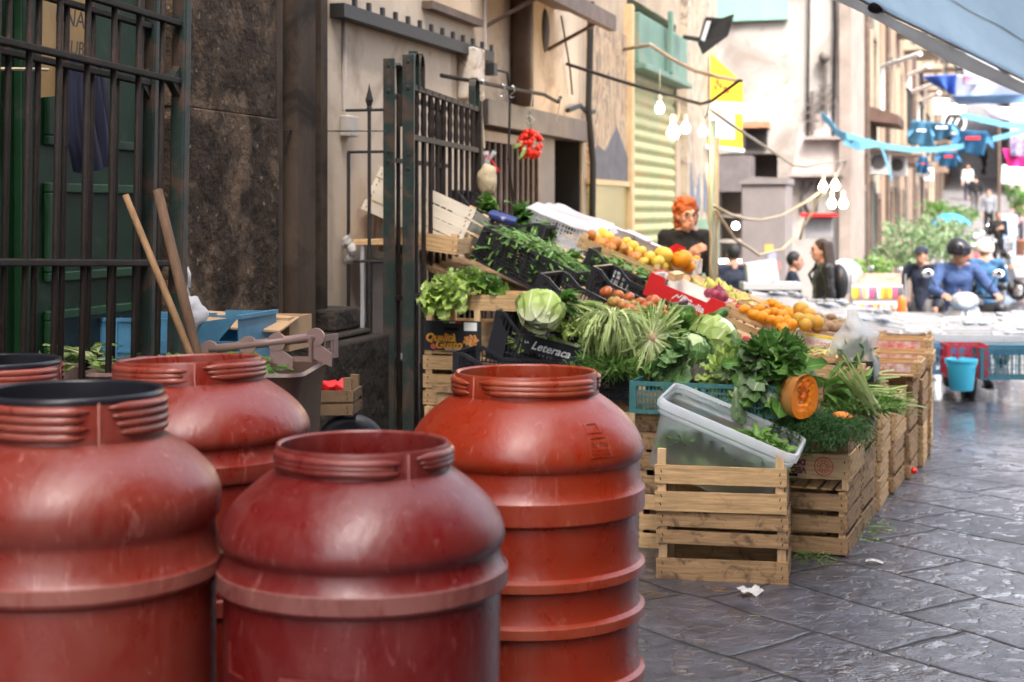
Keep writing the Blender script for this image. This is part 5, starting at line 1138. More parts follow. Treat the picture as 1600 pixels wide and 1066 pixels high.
stuff_in('lettuce_leaves', heap(150, .10, .024, (.22, .10), mLet, oval, .35, .3, .03), mLet, let, 0, .03, .09)
stuff_in('chard_leaves', heap(80, .1, .02, (.18, .14), mGr, oval, .4, .3, .03), mGrM, tom2, 0, 0, .1)
for i, (px, py, d, L, lab) in enumerate(((775, 330, 9.2, .15, 'top left by the gate post'), (806, 346, 9.15, .16, 'top row beside the white lattice bin'), (838, 362, 9.0, .12, 'front corner of the white lattice bin'))):
    single('leafy_greens', bunch(40, L, .03, .8, 1.0, oval, .3, .25, 5, dirv=((-.6, -.3, .3), (.5, -.4, .2), (.9, -.3, -.3))[i]), (mGrM, mGr, mGrM)[i], 'broad green leaves at the ' + lab, 'greens', W(px, py, d), smooth=True)
single('blue_packet', MB().box((0, 0, 0), (.16, .1, .03), (.2, .3, .1)), mat('blue_white_print', (.03, .045, .16), .4, .3, 20, dirt=(.7, .7, .75), dscale=12, dcut=.55), 'blue and white packet among leaves at the top of the black crate', 'packet', W(785, 340, 8.9), bevel=.006)
# --- chicory heads with root ends
mRoot = mat('root_end', (.45, .30, .2), .7, .3, 30)
def chic(nm, px, py, d, L, rot, lab, n=120, sp=1.0):
    t = thing(nm, lab, 'chicory', W(px, py, d), rot, 'chicory heads in the black crate')
    part('leaves', catalogna(n, L, sp), mStem, t, smooth=True)
    part('root', MB().lathe([(.0, .016), (.016, .016), (.022, .008), (.024, -.01), (.0, -.012)], 14), mRoot, t, smooth=True); return t
chic('chicory', 957, 496, 6.98, .225, (0, 0, 0), 'chicory head standing root up with pale stems falling like a tent', 220, 1.2)
chic('chicory', 1019, 527, 6.92, .16, (R(78), 0, R(8)), 'chicory head showing its round cut root to the camera', 150, .5)
chic('chicory', 992, 508, 7.25, .15, (R(20), R(10), 0), 'smaller chicory head behind the two others', 90, .9)
single('chicory_tips', feathery(900, (.2, .1, .035), .055), mGrM, 'feathery green chicory tips hanging over the black crate rim', 'greens', W(955, 572, 6.94))
single('chicory_tips', feathery(500, (.12, .1, .05), .055), mGrM, 'feathery green leaves behind the chicory heads', 'greens', W(1045, 500, 7.3))
# --- zucchini
def zuc(L): return MB().tube([(-L / 2, 0, 0), (-L * .45, 0, .004), (-L * .2, 0, .01), (L * .2, 0, .01), (L * .44, 0, .004), (L / 2, 0, 0)], [.012, .02, .024, .026, .024, .012], 12)
mZuc = mat('zucchini_skin', (.05, .13, .03), .35, .4, 20)
for px, py, d, rt, lab in ((1050, 492, 7.35, (0, R(-12), R(10)), 'dark green zucchini lying behind the cabbages'), (1108, 508, 7.25, (0, R(-38), R(15)), 'zucchini standing tilted above the large cabbage')):
    single('zucchini', zuc(.22), mZuc, lab, 'zucchini', W(px, py, d), rt, smooth=True)
single('broccoli_leaves', bunch(46, .15, .04, .9, 1.0, lobed, .4, .25, 8, dirv=(.3, -.4, .3)), mGrM, 'loose broad green leaves between savoy and zucchini', 'greens', W(1062, 528, 7.2), smooth=True)
single('broccoli_leaves', bunch(26, .16, .05, .9, 1.0, lobed, .4, .25, 8, dirv=(-.5, -.5, -.1)), mSav, 'dark drooping outer leaves in front of the savoy cabbage', 'greens', W(1070, 560, 6.75), smooth=True)
# --- artichokes
def artichoke(r):
    b = MB(); b.uv = b.bm.loops.layers.uv.new('UVMap')
    for i in range(46):
        f = i / 46; a = i * 2.4; z = r * (.9 - 1.5 * f); rr = r * (.2 + .62 * math.sin(f * 2.3)); d = V(math.cos(a) * .45, math.sin(a) * .45, 1).normalized()
        b.leaf((rr * math.cos(a), rr * math.sin(a), z - r * .3), d, V(-math.cos(a), -math.sin(a), .4), r * .85, r * .34, -.5, -.3, 4, .05, lambda t: (1 - t) ** .6 + .02)
    return b
ap = single('artichoke', artichoke(.042), mArt, 'small purple grey artichoke lying in front of the cabbages behind the teal crate', 'artichoke', group='purple artichokes behind the teal crate', smooth=True)
pile(ap, [W(x, y, d) for x, y, d in ((1050, 580, 6.85), (1072, 574, 6.9), (1092, 582, 6.85), (1112, 572, 6.95), (1135, 566, 7.0), (1128, 580, 6.85), (1060, 566, 7.0), (1098, 566, 7.0), (1146, 578, 6.9))], '')
single('chard_bunch', bunch(40, .12, .045, .9, .9, lobed, .3, .2, 5, dirv=(-.5, -.3, .2)), mGray, 'grey green leaves lying behind the left end of the teal crate', 'greens', W(1060, 585, 6.85), smooth=True)
# --- teal crate: endive and the big chicory bunch
single('endive', lettuce(.15, 60, mEnd, .5, 1.25, .14), mEnd, 'yellow green curly endive in the middle of the teal crate', 'lettuce', W(1142, 596, 6.66), (R(20), R(-10), 0), smooth=True)
big = thing('chicory_bunch', 'big heap of dark leafy chicory spilling over the right of the teal crate', 'chicory', W(1200, 590, 6.6))
part('leaves', bunch(130, .20, .040, 1.25, 1.1, lobed, .45, .2, 9, dirv=(.3, -.2, .32), base=.055), mGr, big, smooth=True)
part('outer_leaves', bunch(50, .17, .05, 1.1, 1.3, lobed, .35, .2, 9, dirv=(-.2, -.75, .15), base=.06), mGray, big, smooth=True)
part('side_leaves', bunch(70, .17, .036, .9, 1.0, lobed, .45, .25, 9, dirv=(.6, -.5, .0), base=.06), mGrM, big, smooth=True)
b = MB()
for px, py in ((1157, 612), (1213, 612), (1224, 606), (1150, 604)): b.leaf(W(px, py, 6.5) - big.location, (.05, -.35, -1), (0, -1, .3), .14, .030, .4, .3, 9, .3, lobed)
part('hanging_leaves', b, mGray, big, smooth=True)
single('parsley', feathery(1500, (.11, .08, .07), .045), mGr, 'dense parsley behind the big chicory heap', 'greens', W(1215, 548, 6.75))
# --- cut pumpkin
pk = thing('cut_pumpkin', 'half pumpkin with bright orange flesh and seed hollow on the nearest kerb stack', 'pumpkin', W(1258, 620, 6.42), (R(4), R(-4), R(60))); pk.scale = (1.16, 1.16, 1.1)
mSkin = mat('pumpkin_skin', (.42, .17, .045), .5, .3, 9, .2, 30, dirt=(.33, .22, .09), dscale=7, dcut=.55); mFlesh = mat('pumpkin_flesh', (.80, .22, .012), .45, .15, 14, .4, 60, island=0)
def half(v): return v
sk = MB().lathe([(math.sin(math.pi * i / 16) ** .8 * .088 * (1 - .18 * i / 16), -math.cos(math.pi * i / 16) * .083) for i in range(17)], 48, a0=0, a1=math.pi)
for v in sk.bm.verts: q = 1 + .05 * abs(math.sin(math.atan2(v.co.y, v.co.x) * 4)) + .03 * noise.noise(v.co * 14); v.co.x *= q; v.co.y *= q * 1.2
part('skin', sk, mSkin, pk, smooth=True)
def cutf(u, v_):
    a = u * 2 * math.pi; ca, sa = math.cos(a), math.sin(a); i_ = math.acos(max(-1, min(1, -sa))) / math.pi
    rx = abs(math.sin(math.pi * i_)) ** .8 * .088 * (1 - .18 * i_); x = math.copysign(rx, ca) * v_; z = sa * .083 * v_
    n_ = noise.noise(V(x * 60, z * 60, 3)); hol = math.exp(-((x / .034) ** 2 + ((z - .02) / .046) ** 2)) * (1 + .6 * n_)
    return V(x, .02 * hol + .004 * n_ * (1 if hol > .12 else .25), z)
part('flesh', MB().grid(cutf, 72, 30), mFlesh, pk, smooth=True)
sd = MB()
for i in range(22):
    x, z = rnd(-.026, .026), rnd(-.026, .055); sd.ell((x, .014 + rnd(-.006, .008), z), (.0075, .003, .0045), 8, 5, (rnd(0, 3), rnd(0, 3), 0))
part('seeds', sd, mat('pumpkin_seed', (.78, .42, .12), .5, .2, 20), pk, smooth=True)['kind'] = 'stuff'
fb = MB()
for i in range(150):
    a = rnd(0, 6.28); r0, r1 = rnd(.7, 1.1), rnd(.1, .6); fb.tube([(math.cos(a) * r0 * .028, .004, .022 + math.sin(a) * r0 * .038), (math.cos(a + .2) * (r0 + r1) * .013, rnd(.0, .012), .022 + math.sin(a + .2) * (r0 + r1) * .018), (math.cos(a + .5) * r1 * .02, rnd(.006, .016), .022 + math.sin(a + .5) * r1 * .026)], .0013, 4)
part('fibres', fb, mat('pumpkin_fibre', (.72, .16, .01), .4, .2, 20), pk)['kind'] = 'stuff'
single('pumpkin_slice', MB().ell((0, 0, 0), (.05, .03, .022), 16, 8), mFlesh, 'small orange pumpkin slice lying in the dill right of the cut pumpkin', 'pumpkin', W(1318, 652, 6.6), (.3, .2, .5), smooth=True)
# --- dill draped over the nearest stack
sx_, sy_, sz_ = STOP[0]
single('dill', fronds(150, (.14, .22, .02), .11), mDill, 'dark feathery dill covering the top of the nearest kerb stack', 'greens', (sx_ - .02, sy_ - .05, sz_ + .005), (0, 0, R(-4)))
single('dill', fronds(110, (.12, .03, .02), .15, 8, 2.4), mDill, 'dark dill bunch hanging down the front of the nearest kerb stack', 'greens', W(1272, 662, 6.47))
single('dill', fronds(46, (.05, .04, .02), .13, 8, 2.2), mDill, 'sprigs of dill hanging at the right corner of the nearest kerb stack', 'greens', W(1318, 664, 6.52))
# --- celery on the second and third stacks
for i, (px, py, d, dv, n, lab) in enumerate(((1300, 612, 7.1, (1, .15, -.05), 46, 'celery bunch lying across the second kerb stack'), (1335, 628, 7.2, (.9, -.1, .12), 36, 'pale celery stalks pointing to the street on the second kerb stack'), (1310, 600, 7.6, (.8, .5, .08), 40, 'celery bunch behind, on the third kerb stack'), (1365, 640, 6.95, (-.25, -.3, .55), 22, 'upright cut celery stalk at the corner of the second kerb stack'))):
    t = thing('celery', lab, 'celery', W(px, py, d), group='celery on the kerb stacks')
    part('stalks', bunch(n, .27, .008, .2, .2, lambda t: 1 - .3 * t, .05, .5, 5, dirv=dv, base=.03), mStem, t, smooth=True)
    if i < 3:
        q = part('leaves', bunch(60, .16, .014, .9, .8, oval, .3, .2, 4, dirv=dv, base=.05), mGrM, t, smooth=True); q.location = -V(*dv) * .02
single('celery_leaves', feathery(900, (.24, .18, .03), .055), mGrM, 'spread of celery leaves over the second kerb stack', 'greens', W(1325, 632, 7.1))
# --- leaves inside the clear bin, and on top
core = heap(300, .07, .02, (.2, .11), mGr, oval, .6, .3, .06)
core.ell((-.01, 0, -.03), (.20, .12, .085), 20, 12)
stuff_in('bin_leaves', core, mGr, cb, 0, 0, .105)
stuff_in('bin_leaves', heap(420, .08, .02, (.18, .10), mGrM, oval, .5, .3, .10), mGr, cb, .0, 0, .075)
stuff_in('bin_leaves', heap(520, .05, .017, (.21, .012), mGr, oval, .6, .3, .10), mGr, cb, -.02, -.122, .115)
stuff_in('bin_leaves', heap(160, .10, .014, (.08, .09), mGrM, oval, .8, .3, .05), mGrM, cb, .15, 0, .20)
# --- tomatoes
mTom = mat('tomato_skin', (.50, .085, .035), .28, .2, 7, col2=(.50, .20, .06)); mTomG = mat('tomato_green', (.30, .27, .06), .28, .2, 7, col2=(.45, .17, .05))
tp = fthing('tomato', fruit(.036, .82, .16, .05), mTom, 'round red tomato in the tilted heap above the chicory', 'tomato', 'tomatoes above the chicory', calyx(.036, .024))
pile(tp, [W(x, y - 5, d - .25) for x, y, d in ((947, 461, 7.8), (982, 470, 7.8), (1001, 478, 7.72), (1012, 484, 7.7), (1029, 488, 7.6), (1042, 490, 7.62), (984, 488, 7.6), (1000, 492, 7.6), (966, 466, 7.9), (1020, 476, 7.8), (1035, 498, 7.5))], '')
tg = fthing('tomato', fruit(.036, .82, .16, .05), mTomG, 'half green tomato in the tilted heap above the chicory', 'tomato', 'half ripe tomatoes above the chicory', calyx(.036, .024))
pile(tg, [W(x, y - 5, d - .25) for x, y, d in ((960, 477, 7.7), (974, 482, 7.7), (990, 482, 7.72), (952, 484, 7.8))], '')
# --- peaches and apples in the tilted tray
mPeach = mat('peach_skin', (.58, .14, .05), .55, .25, 4, col2=(.68, .36, .08)); mApple = mat('yellow_apple', (.68, .45, .06), .4, .12, 6, dirt=(.62, .3, .08), dscale=9, dcut=.62); mOrange = mat('orange_skin', (.75, .27, .012), .45, .12, 6, .15, 180)
pp_ = fthing('peach', fruit(.034, .92, .1), mPeach, 'red and yellow peach in the tilted wooden tray', 'peach', 'peaches in the tilted tray')
pa_ = fthing('apple', fruit(.036, .9, .15), mApple, 'yellow apple at the back of the tilted peach tray', 'apple', 'yellow apples in the tilted tray', MB().tube([(0, 0, .02), (.004, 0, .045)], .002, 5))
ps, as_ = [], []
for i in range(7):
    for j in range(5): (ps if j < 2 and i < 5 else as_).append(at(fr, -.21 + i * .07 + rnd(-.008, .008), -.135 + j * .068 + rnd(-.008, .008), .065 + (.03 if (i + j) % 3 == 0 else 0)))
pile(pp_, ps, ''); pile(pa_, as_, '')
for i, (px, py, d, r, m, lab) in enumerate(((1037, 398, 8.85, .055, mApple, 'large yellow melon above the printed carton'), (1065, 405, 8.9, .062, mOrange, 'large round orange gourd on the printed carton, nearest the woman'), (1076, 416, 8.95, .04, mOrange, 'small orange gourd at the right end of the printed carton'))):
    t = fthing('gourd', fruit(r, .85, .1, .06), m, lab, 'gourd', None, MB().tube([(0, 0, r * .7), (.003, 0, r * .95)], r * .09, 6)); t.location = W(px, py, d); t.rotation_euler = (rnd(-.3, .3), rnd(-.3, .3), 0)
mo = fthing('mandarin', fruit(.032, .85, .1), mOrange, 'orange mandarin in the small printed carton', 'mandarin', 'mandarins in the printed carton')
pile(mo, [at(inn, x, y, .075) for x in (-.08, -.02, .04, .09) for y in (-.08, -.01, .07)], '')
rb = MB().grid(lambda u, v: V((u - .5) * .1, .01 * math.sin(6 * u), (v - .5) * .09 * (1 - abs(u - .5))), 6, 5)
single('red_ribbon', rb, mat('red_cloth', (.6, .012, .015), .6, .2), 'red cloth scrap behind the orange gourd', 'cloth', W(1058, 393, 9.0), smooth=True)
# --- white plastic punnets behind the peaches
mPun = mat('punnet_white', (.68, .66, .68), .35, .08, 10)
pu = thing('punnet', 'white plastic punnet behind the yellow apples', 'punnet', group='white punnets behind the apples')
part('tray', (lambda b: (loft(b, [(.06, .045, .015, 0), (.075, .06, .02, .05), (.08, .065, .02, .052)]), b)[1])(MB()), mPun, pu, smooth=True); part('base', MB().bb((-.058, -.043, 0), (.058, .043, .004)), mPun, pu)
for i, (px, py, d) in enumerate(((930, 362, 9.5), (950, 366, 9.5), (972, 374, 9.45), (993, 380, 9.45), (1008, 390, 9.4))):
    o = pu if i == 0 else dup(pu, (0, 0, 0)); o.location = W(px, py, d); o.rotation_euler = (0, R(22), rnd(-.2, .2))
# --- pears, onions
mPear = mat('pear_skin', (.50, .45, .10), .45, .2, 8, dirt=(.38, .26, .08), dscale=12, dcut=.6)
pb = MB().lathe([(0, -.032), (.02, -.031), (.034, -.015), (.035, .003), (.026, .024), (.015, .04), (.011, .052), (0, .056)], 18)
pe = fthing('pear', pb, mPear, 'yellow green pear heaped behind the red carton', 'pear', 'pears behind the red carton', MB().tube([(0, 0, .054), (.006, 0, .075)], .0022, 5))
pile(pe, [W(x, y, d) for x, y, d in ((1086, 448, 9.0), (1098, 452, 9.0), (1110, 446, 9.1), (1124, 448, 9.1), (1132, 455, 9.0), (1142, 458, 9.0), (1148, 468, 8.9), (1158, 472, 8.9), (1166, 476, 8.85), (1140, 472, 8.8), (1150, 480, 8.75), (1118, 456, 8.9), (1164, 484, 8.7), (1172, 484, 8.8), (1094, 458, 8.85), (1104, 462, 8.8))], '')
mOn = mat('red_onion', (.25, .03, .06), .35, .3, 9, stretch=(1, 1, .2)); on = fthing('onion', MB().lathe([(0, -.034), (.02, -.032), (.038, -.01), (.036, .01), (.02, .028), (.006, .036), (.004, .05), (0, .052)], 18), mOn, 'dark red onion on the end of the red carton', 'onion', 'red onions by the red carton')
pile(on, [W(1117, 461, 8.3), W(1129, 464, 8.3), W(1123, 456, 8.4), W(1108, 458, 8.45)], '')
# --- oranges, persimmons, red peppers in the tilted crate
op = fthing('persimmon', fruit(.033, .82, .12, .03), mOrange, 'glossy orange persimmon heaped in the tilted crate right of the red carton', 'persimmon', 'persimmons in the tilted crate', calyx(.033, .022, 4))
pile(op, [W(x, y, d) for x, y, d in ((1163, 484, 7.95), (1178, 492, 7.8), (1193, 478, 8.0), (1206, 474, 8.05), (1218, 480, 8.0), (1197, 490, 7.85), (1210, 488, 7.85), (1222, 492, 7.85), (1205, 500, 7.7), (1216, 502, 7.7), (1228, 500, 7.75), (1190, 496, 7.75), (1235, 508, 7.65), (1222, 512, 7.6), (1240, 492, 7.95), (1230, 486, 8.0), (1248, 500, 7.85), (1186, 484, 7.95), (1210, 478, 8.1))], '')
qp = fthing('quince', fruit(.038, 1.0, .12, .1), mat('quince_skin', (.62, .42, .06), .5, .2, 7, col2=(.6, .25, .03)), 'knobbly yellow quince at the right end of the persimmons', 'quince', 'quinces beside the persimmons')
pile(qp, [W(x, y, d) for x, y, d in ((1252, 484, 7.9), (1264, 492, 7.85), (1248, 498, 7.75), (1262, 502, 7.7), (1276, 504, 7.8), (1258, 508, 7.65))], '')
rp = fthing('red_pepper', MB().lathe([(0, -.05), (.008, -.045), (.013, -.02), (.015, .01), (.011, .022), (0, .024)], 12), mat('red_pepper_skin', (.55, .02, .015), .25, .2, 8), 'small red pepper along the front of the persimmon crate', 'pepper', 'red peppers in the persimmon crate')
pile(rp, [at(org, -.19 + .024 * i, -.14 + rnd(-.02, .03), .085) for i in range(17)] + [at(org, rnd(-.1, .2), rnd(-.1, .0), .08) for i in range(10)], '')
po = fthing('potato', fruit(.032, .75, 0, 0), mat('potato_skin', (.30, .19, .11), .8, .3, 14, .2, 60), 'brown earthy potato behind the white lettered carton', 'potato', 'potatoes behind the white lettered carton')
pile(po, [W(1278 + 9 * (i % 6) + rnd(-3, 3), 512 - 7 * (i // 6) + rnd(-2, 2), 8.0 + .12 * (i // 6)) for i in range(16)], '')
stuff_in('yellow_beans', heap(300, .09, .005, (.2, .13), mEnd, lambda t: .9, .2, .1, .02), mat('yellow_bean', (.55, .48, .16), .5, .2, 20, island=.2), [o for o in S.objects if o.get('label', '').endswith('the nearer of two')][0], 0, 0, .06)
# radishes/red chillies behind the cabbage
rd = fthing('radish', fruit(.017, 1, 0), mat('radish_skin', (.45, .05, .06), .4, .2, 12), 'small red radish in the gap behind the parsley', 'radish', 'radishes behind the parsley')
pile(rd, [W(1145 + 8 * (i % 6) + rnd(-3, 3), 538 - 6 * (i // 6) + rnd(-2, 2), 7.35 + .1 * (i // 6)) for i in range(14)], '')
# --- strawberries in the far cartons
sb = fthing('tomato', fruit(.02, .95, .05), mat('cherry_red', (.62, .02, .012), .25, .2, 9), 'small red cherry tomato in the printed crates on the far kerb stacks', 'tomato', 'cherry tomatoes on the far kerb stacks')
pile(sb, [W(1372 + 9 * (i % 9) + rnd(-3, 3), 552 - 5 * (i // 9) + rnd(-1, 1), 9.1 + .08 * (i // 9)) for i in range(18)] + [W(1368 + 9 * (i % 8) + rnd(-3, 3), 575 - 5 * (i // 8), 8.6 + .08 * (i // 8)) for i in range(16)], '')
# --- clear bag of greens
gb_ = MB()
def bagf(u, v_):
    a = u * 2 * math.pi; z = v_ * .33; w = .105 * (1 - .12 * abs(v_ - .35)) if v_ < .62 else .105 * max(.16, 1 - (v_ - .62) * 3.1); w *= 1 + (.35 if v_ > .8 else 0) * (v_ - .8) * 5
    p = V(math.cos(a) * w, math.sin(a) * w * .7, z); return p + V(1, .6, .3) * .034 * noise.noise(V(p.x * 19, p.y * 19, z * 11)) + V(-.02 * v_, 0, 0)
gb_.grid(bagf, 40, 26)
bagt = thing('clear_bag', 'clear plastic bag of greens tied at the top on the kerb stacks', 'bag', W(1338, 590, 7.55))
part('film', gb_, film_mat('clear_film', (.80, .82, .85), .60, .3, .10, 1.0, 26), bagt, smooth=True)
q = part('greens', bunch(80, .12, .022, .5, .6, oval, .3, .3, 5, dirv=(0, 0, 1), base=.055), mGr, bagt, smooth=True); q.location = (0, 0, .06)
# --- waste leaves on the cart, litter on the paving
single('celery_leaves', heap(46, .10, .016, (.10, .08), mLet, oval, .3, .3, .03), mLet, 'wilted celery leaves heaped on the brown bin at the left', 'greens', W(118, 566, 4.72), smooth=True)
single('celery_stalk', bunch(7, .18, .010, .2, .3, stalk, .1, .4, 5, dirv=(-.9, .2, .15)), mStem, 'green celery stalks lying on the brown bin at the left', 'celery', W(140, 560, 4.66), smooth=True)
stuff_in('leaf_scraps', heap(90, .1, .02, (.2, .12), mGr, oval, .3, .3, .02), mGr, ct, 0, -.0, .99)
def ground_at(px, py): d = F * HC / (py - 330); return W(px, py, d) + V(0, 0, .004)
for i, (px, py, n, ex, lab) in enumerate(((1270, 876, 60, (.07, .04), 'scatter of green herb scraps on the paving beside the front crates'), (1368, 828, 40, (.06, .1), 'green herb scraps on the paving by the second stack'), (1350, 846, 26, (.05, .05), 'few green sprigs on the paving near the nearest stack'))):
    q = single('herb_scraps', heap(n, .06, .003, ex, mGrM, lambda t: .8, .2, .1, .012), mGrM, lab, 'herb', ground_at(px, py) + V(0, 0, .014)); 
for px, py in ((1165, 966), (1175, 893), (1380, 845), (1388, 829), (1130, 895)):
    single('leaf_scrap', heap(3, .06, .006, (.02, .02), mLet, oval, .2, .2, .004), mLet, 'tiny green leaf scrap on the wet paving', 'leaf', ground_at(px, py) + V(0, 0, .006), group='leaf scraps on the paving')
tsu = MB().grid(lambda u, v: V((u - .5) * .09, (v - .5) * .05, .03 * abs(math.sin(3.2 * u + 1)) * (1 - .5 * v) + .012 * noise.noise(V(u * 5, v * 5, 1)) + .004), 10, 8)
mTis = mat('tissue', (.46, .45, .44), .8, .06, 20)
single('paper_tissue', tsu, mTis, 'crumpled white paper tissue on the paving in front of the crates', 'tissue', ground_at(1170, 930), (R(25), 0, R(40)), smooth=True)
single('paper_scrap', MB().grid(lambda u, v: V((u - .5) * .07, (v - .5) * .04, .004 + .006 * math.sin(4 * u)), 6, 4), mTis, 'flat white paper scrap on the paving right of the nearest stack', 'paper', ground_at(1366, 880), smooth=True)
tt = fthing('tomato', fruit(.02, .95, .05), MATS['cherry_red'], 'single red cherry tomato fallen on the paving beside the stacks', 'tomato', None); tt.location = ground_at(1428, 742) + V(0, 0, .018)
# --- garlic and tomatoes hanging
ga = fthing('garlic', MB().lathe([(0, -.02), (.018, -.018), (.024, 0), (.016, .018), (.005, .03), (.004, .045)], 14), mat('garlic_skin', (.40, .36, .33), .6, .1, 14), 'white garlic bulb hanging beside the plaster wall near the fence', 'garlic', 'garlic bulbs by the wall')
pile(ga, [W(546 + rnd(-7, 7), 375 + 4 * i, 7.95 + rnd(-.03, .03)) for i in range(9)], '')
tbn = thing('tomato_bunch', 'hanging bunch of bright red cherry tomatoes on a hook over the stall', 'tomatoes', W(828, 226, 10.75))
mCh = mat('bunch_red', (.62, .025, .012), .22, .2, 9); c0 = None
for i in range(64):
    s = sph(); p = V(s.x * .083, s.y * .083, s.z * .098) * rnd(.82, 1.0)
    if c0 is None: c0 = part('cherry_tomato', MB().ell((0, 0, 0), .0195, 12, 8), mCh, tbn, smooth=True); q = c0
    else: q = c0.copy(); COL.objects.link(q); q.parent = tbn
    q.location = p; s_ = rnd(.85, 1.1); q.scale = (s_,) * 3
part('stalks', MB().tube([(0, 0, .05), (.01, 0, .12), (-.005, 0, .18), (0, 0, .23)], .005, 6), mStemB, tbn)
b = MB()
for i in range(5): s = sph(); b.leaf(V(s.x * .06, -.075, .02 - .02 * i), (s.x, -.4, -.5), (0, -1, 0), .06, .014, .5, .2, 4, .2)
part('leaves', b, mLet, tbn, smooth=True); part('ribbon', MB().tube([(-.03, 0, .16), (0, 0, .14), (.03, 0, .17), (.0, 0, .2), (-.02, 0, .19)], .006, 6), mTis, tbn)
hb = MB().ell((0, 0, 0), (.062, .05, .095), 22, 16)
for v in hb.bm.verts: v.co *= 1 + .18 * noise.noise(v.co * 24)
hbt = thing('hanging_bag', 'clear hanging bag of beige beans with red ties beside the gate post', 'bag', W(762, 281, 9.4))
part('beans', hb, mat('bean_beige', (.42, .34, .22), .6, .25, 60, .6, 90), hbt, smooth=True)
part('neck', MB().tube([(0, 0, .09), (-.006, 0, .13), (-.012, 0, .17)], [.02, .012, .02], 8).tube([(0, 0, .11), (.03, 0, .15), (.045, 0, .17)], [.008, .012, .016], 6), MATS['clear_film'], hbt, smooth=True)
part('red_tie', MB().tube([(-.02, -.01, .13), (0, -.02, .15), (.015, 0, .13), (.05, 0, .08), (.075, 0, .05), (.05, 0, .04)], .005, 6), mRed, hbt, smooth=True)
# ================================================================ PEOPLE
mSkinP = mat('skin', (.50, .27, .19), .5, .12, 14, sss=.12); mSkinD = mat('skin_tanned', (.36, .19, .13), .5, .12, 14, sss=.1)
mEye = mat('eye_dark', (.02, .015, .012), .2, .2); mLip = mat('lips', (.38, .12, .10), .5, .1)
def blob(name, mb, m, parent, vox, smooth=6):
    o = part(name, mb, m, parent, smooth=True)
    r = o.modifiers.new('remesh', 'REMESH'); r.mode = 'VOXEL'; r.voxel_size = vox; r.use_smooth_shade = True
    s = o.modifiers.new('smooth', 'SMOOTH'); s.iterations = smooth; s.factor = .5
    return o
FOLD = bpy.data.textures.new('cloth_folds', 'CLOUDS'); FOLD.noise_scale = .085; FOLD.noise_depth = 2
def crease(o, k):
    m = o.modifiers.new('folds', 'DISPLACE'); m.texture = FOLD; m.strength = k; m.mid_level = .5; m.texture_coords = 'GLOBAL'; return o
HJ = dict(head=(0, -.012, .918), neck=(0, .008, .85), chest=(0, .008, .74), waist=(0, .004, .62), hip=(0, .004, .53),
          sha=(-.112, .008, .815), ela=(-.135, .02, .64), haa=(-.14, -.02, .50), shb=(.112, .008, .815), elb=(.135, .02, .64), hab=(.14, -.02, .50),
          kna=(-.06, -.012, .285), fta=(-.06, .012, .045), knb=(.06, -.012, .285), ftb=(.06, .012, .045))
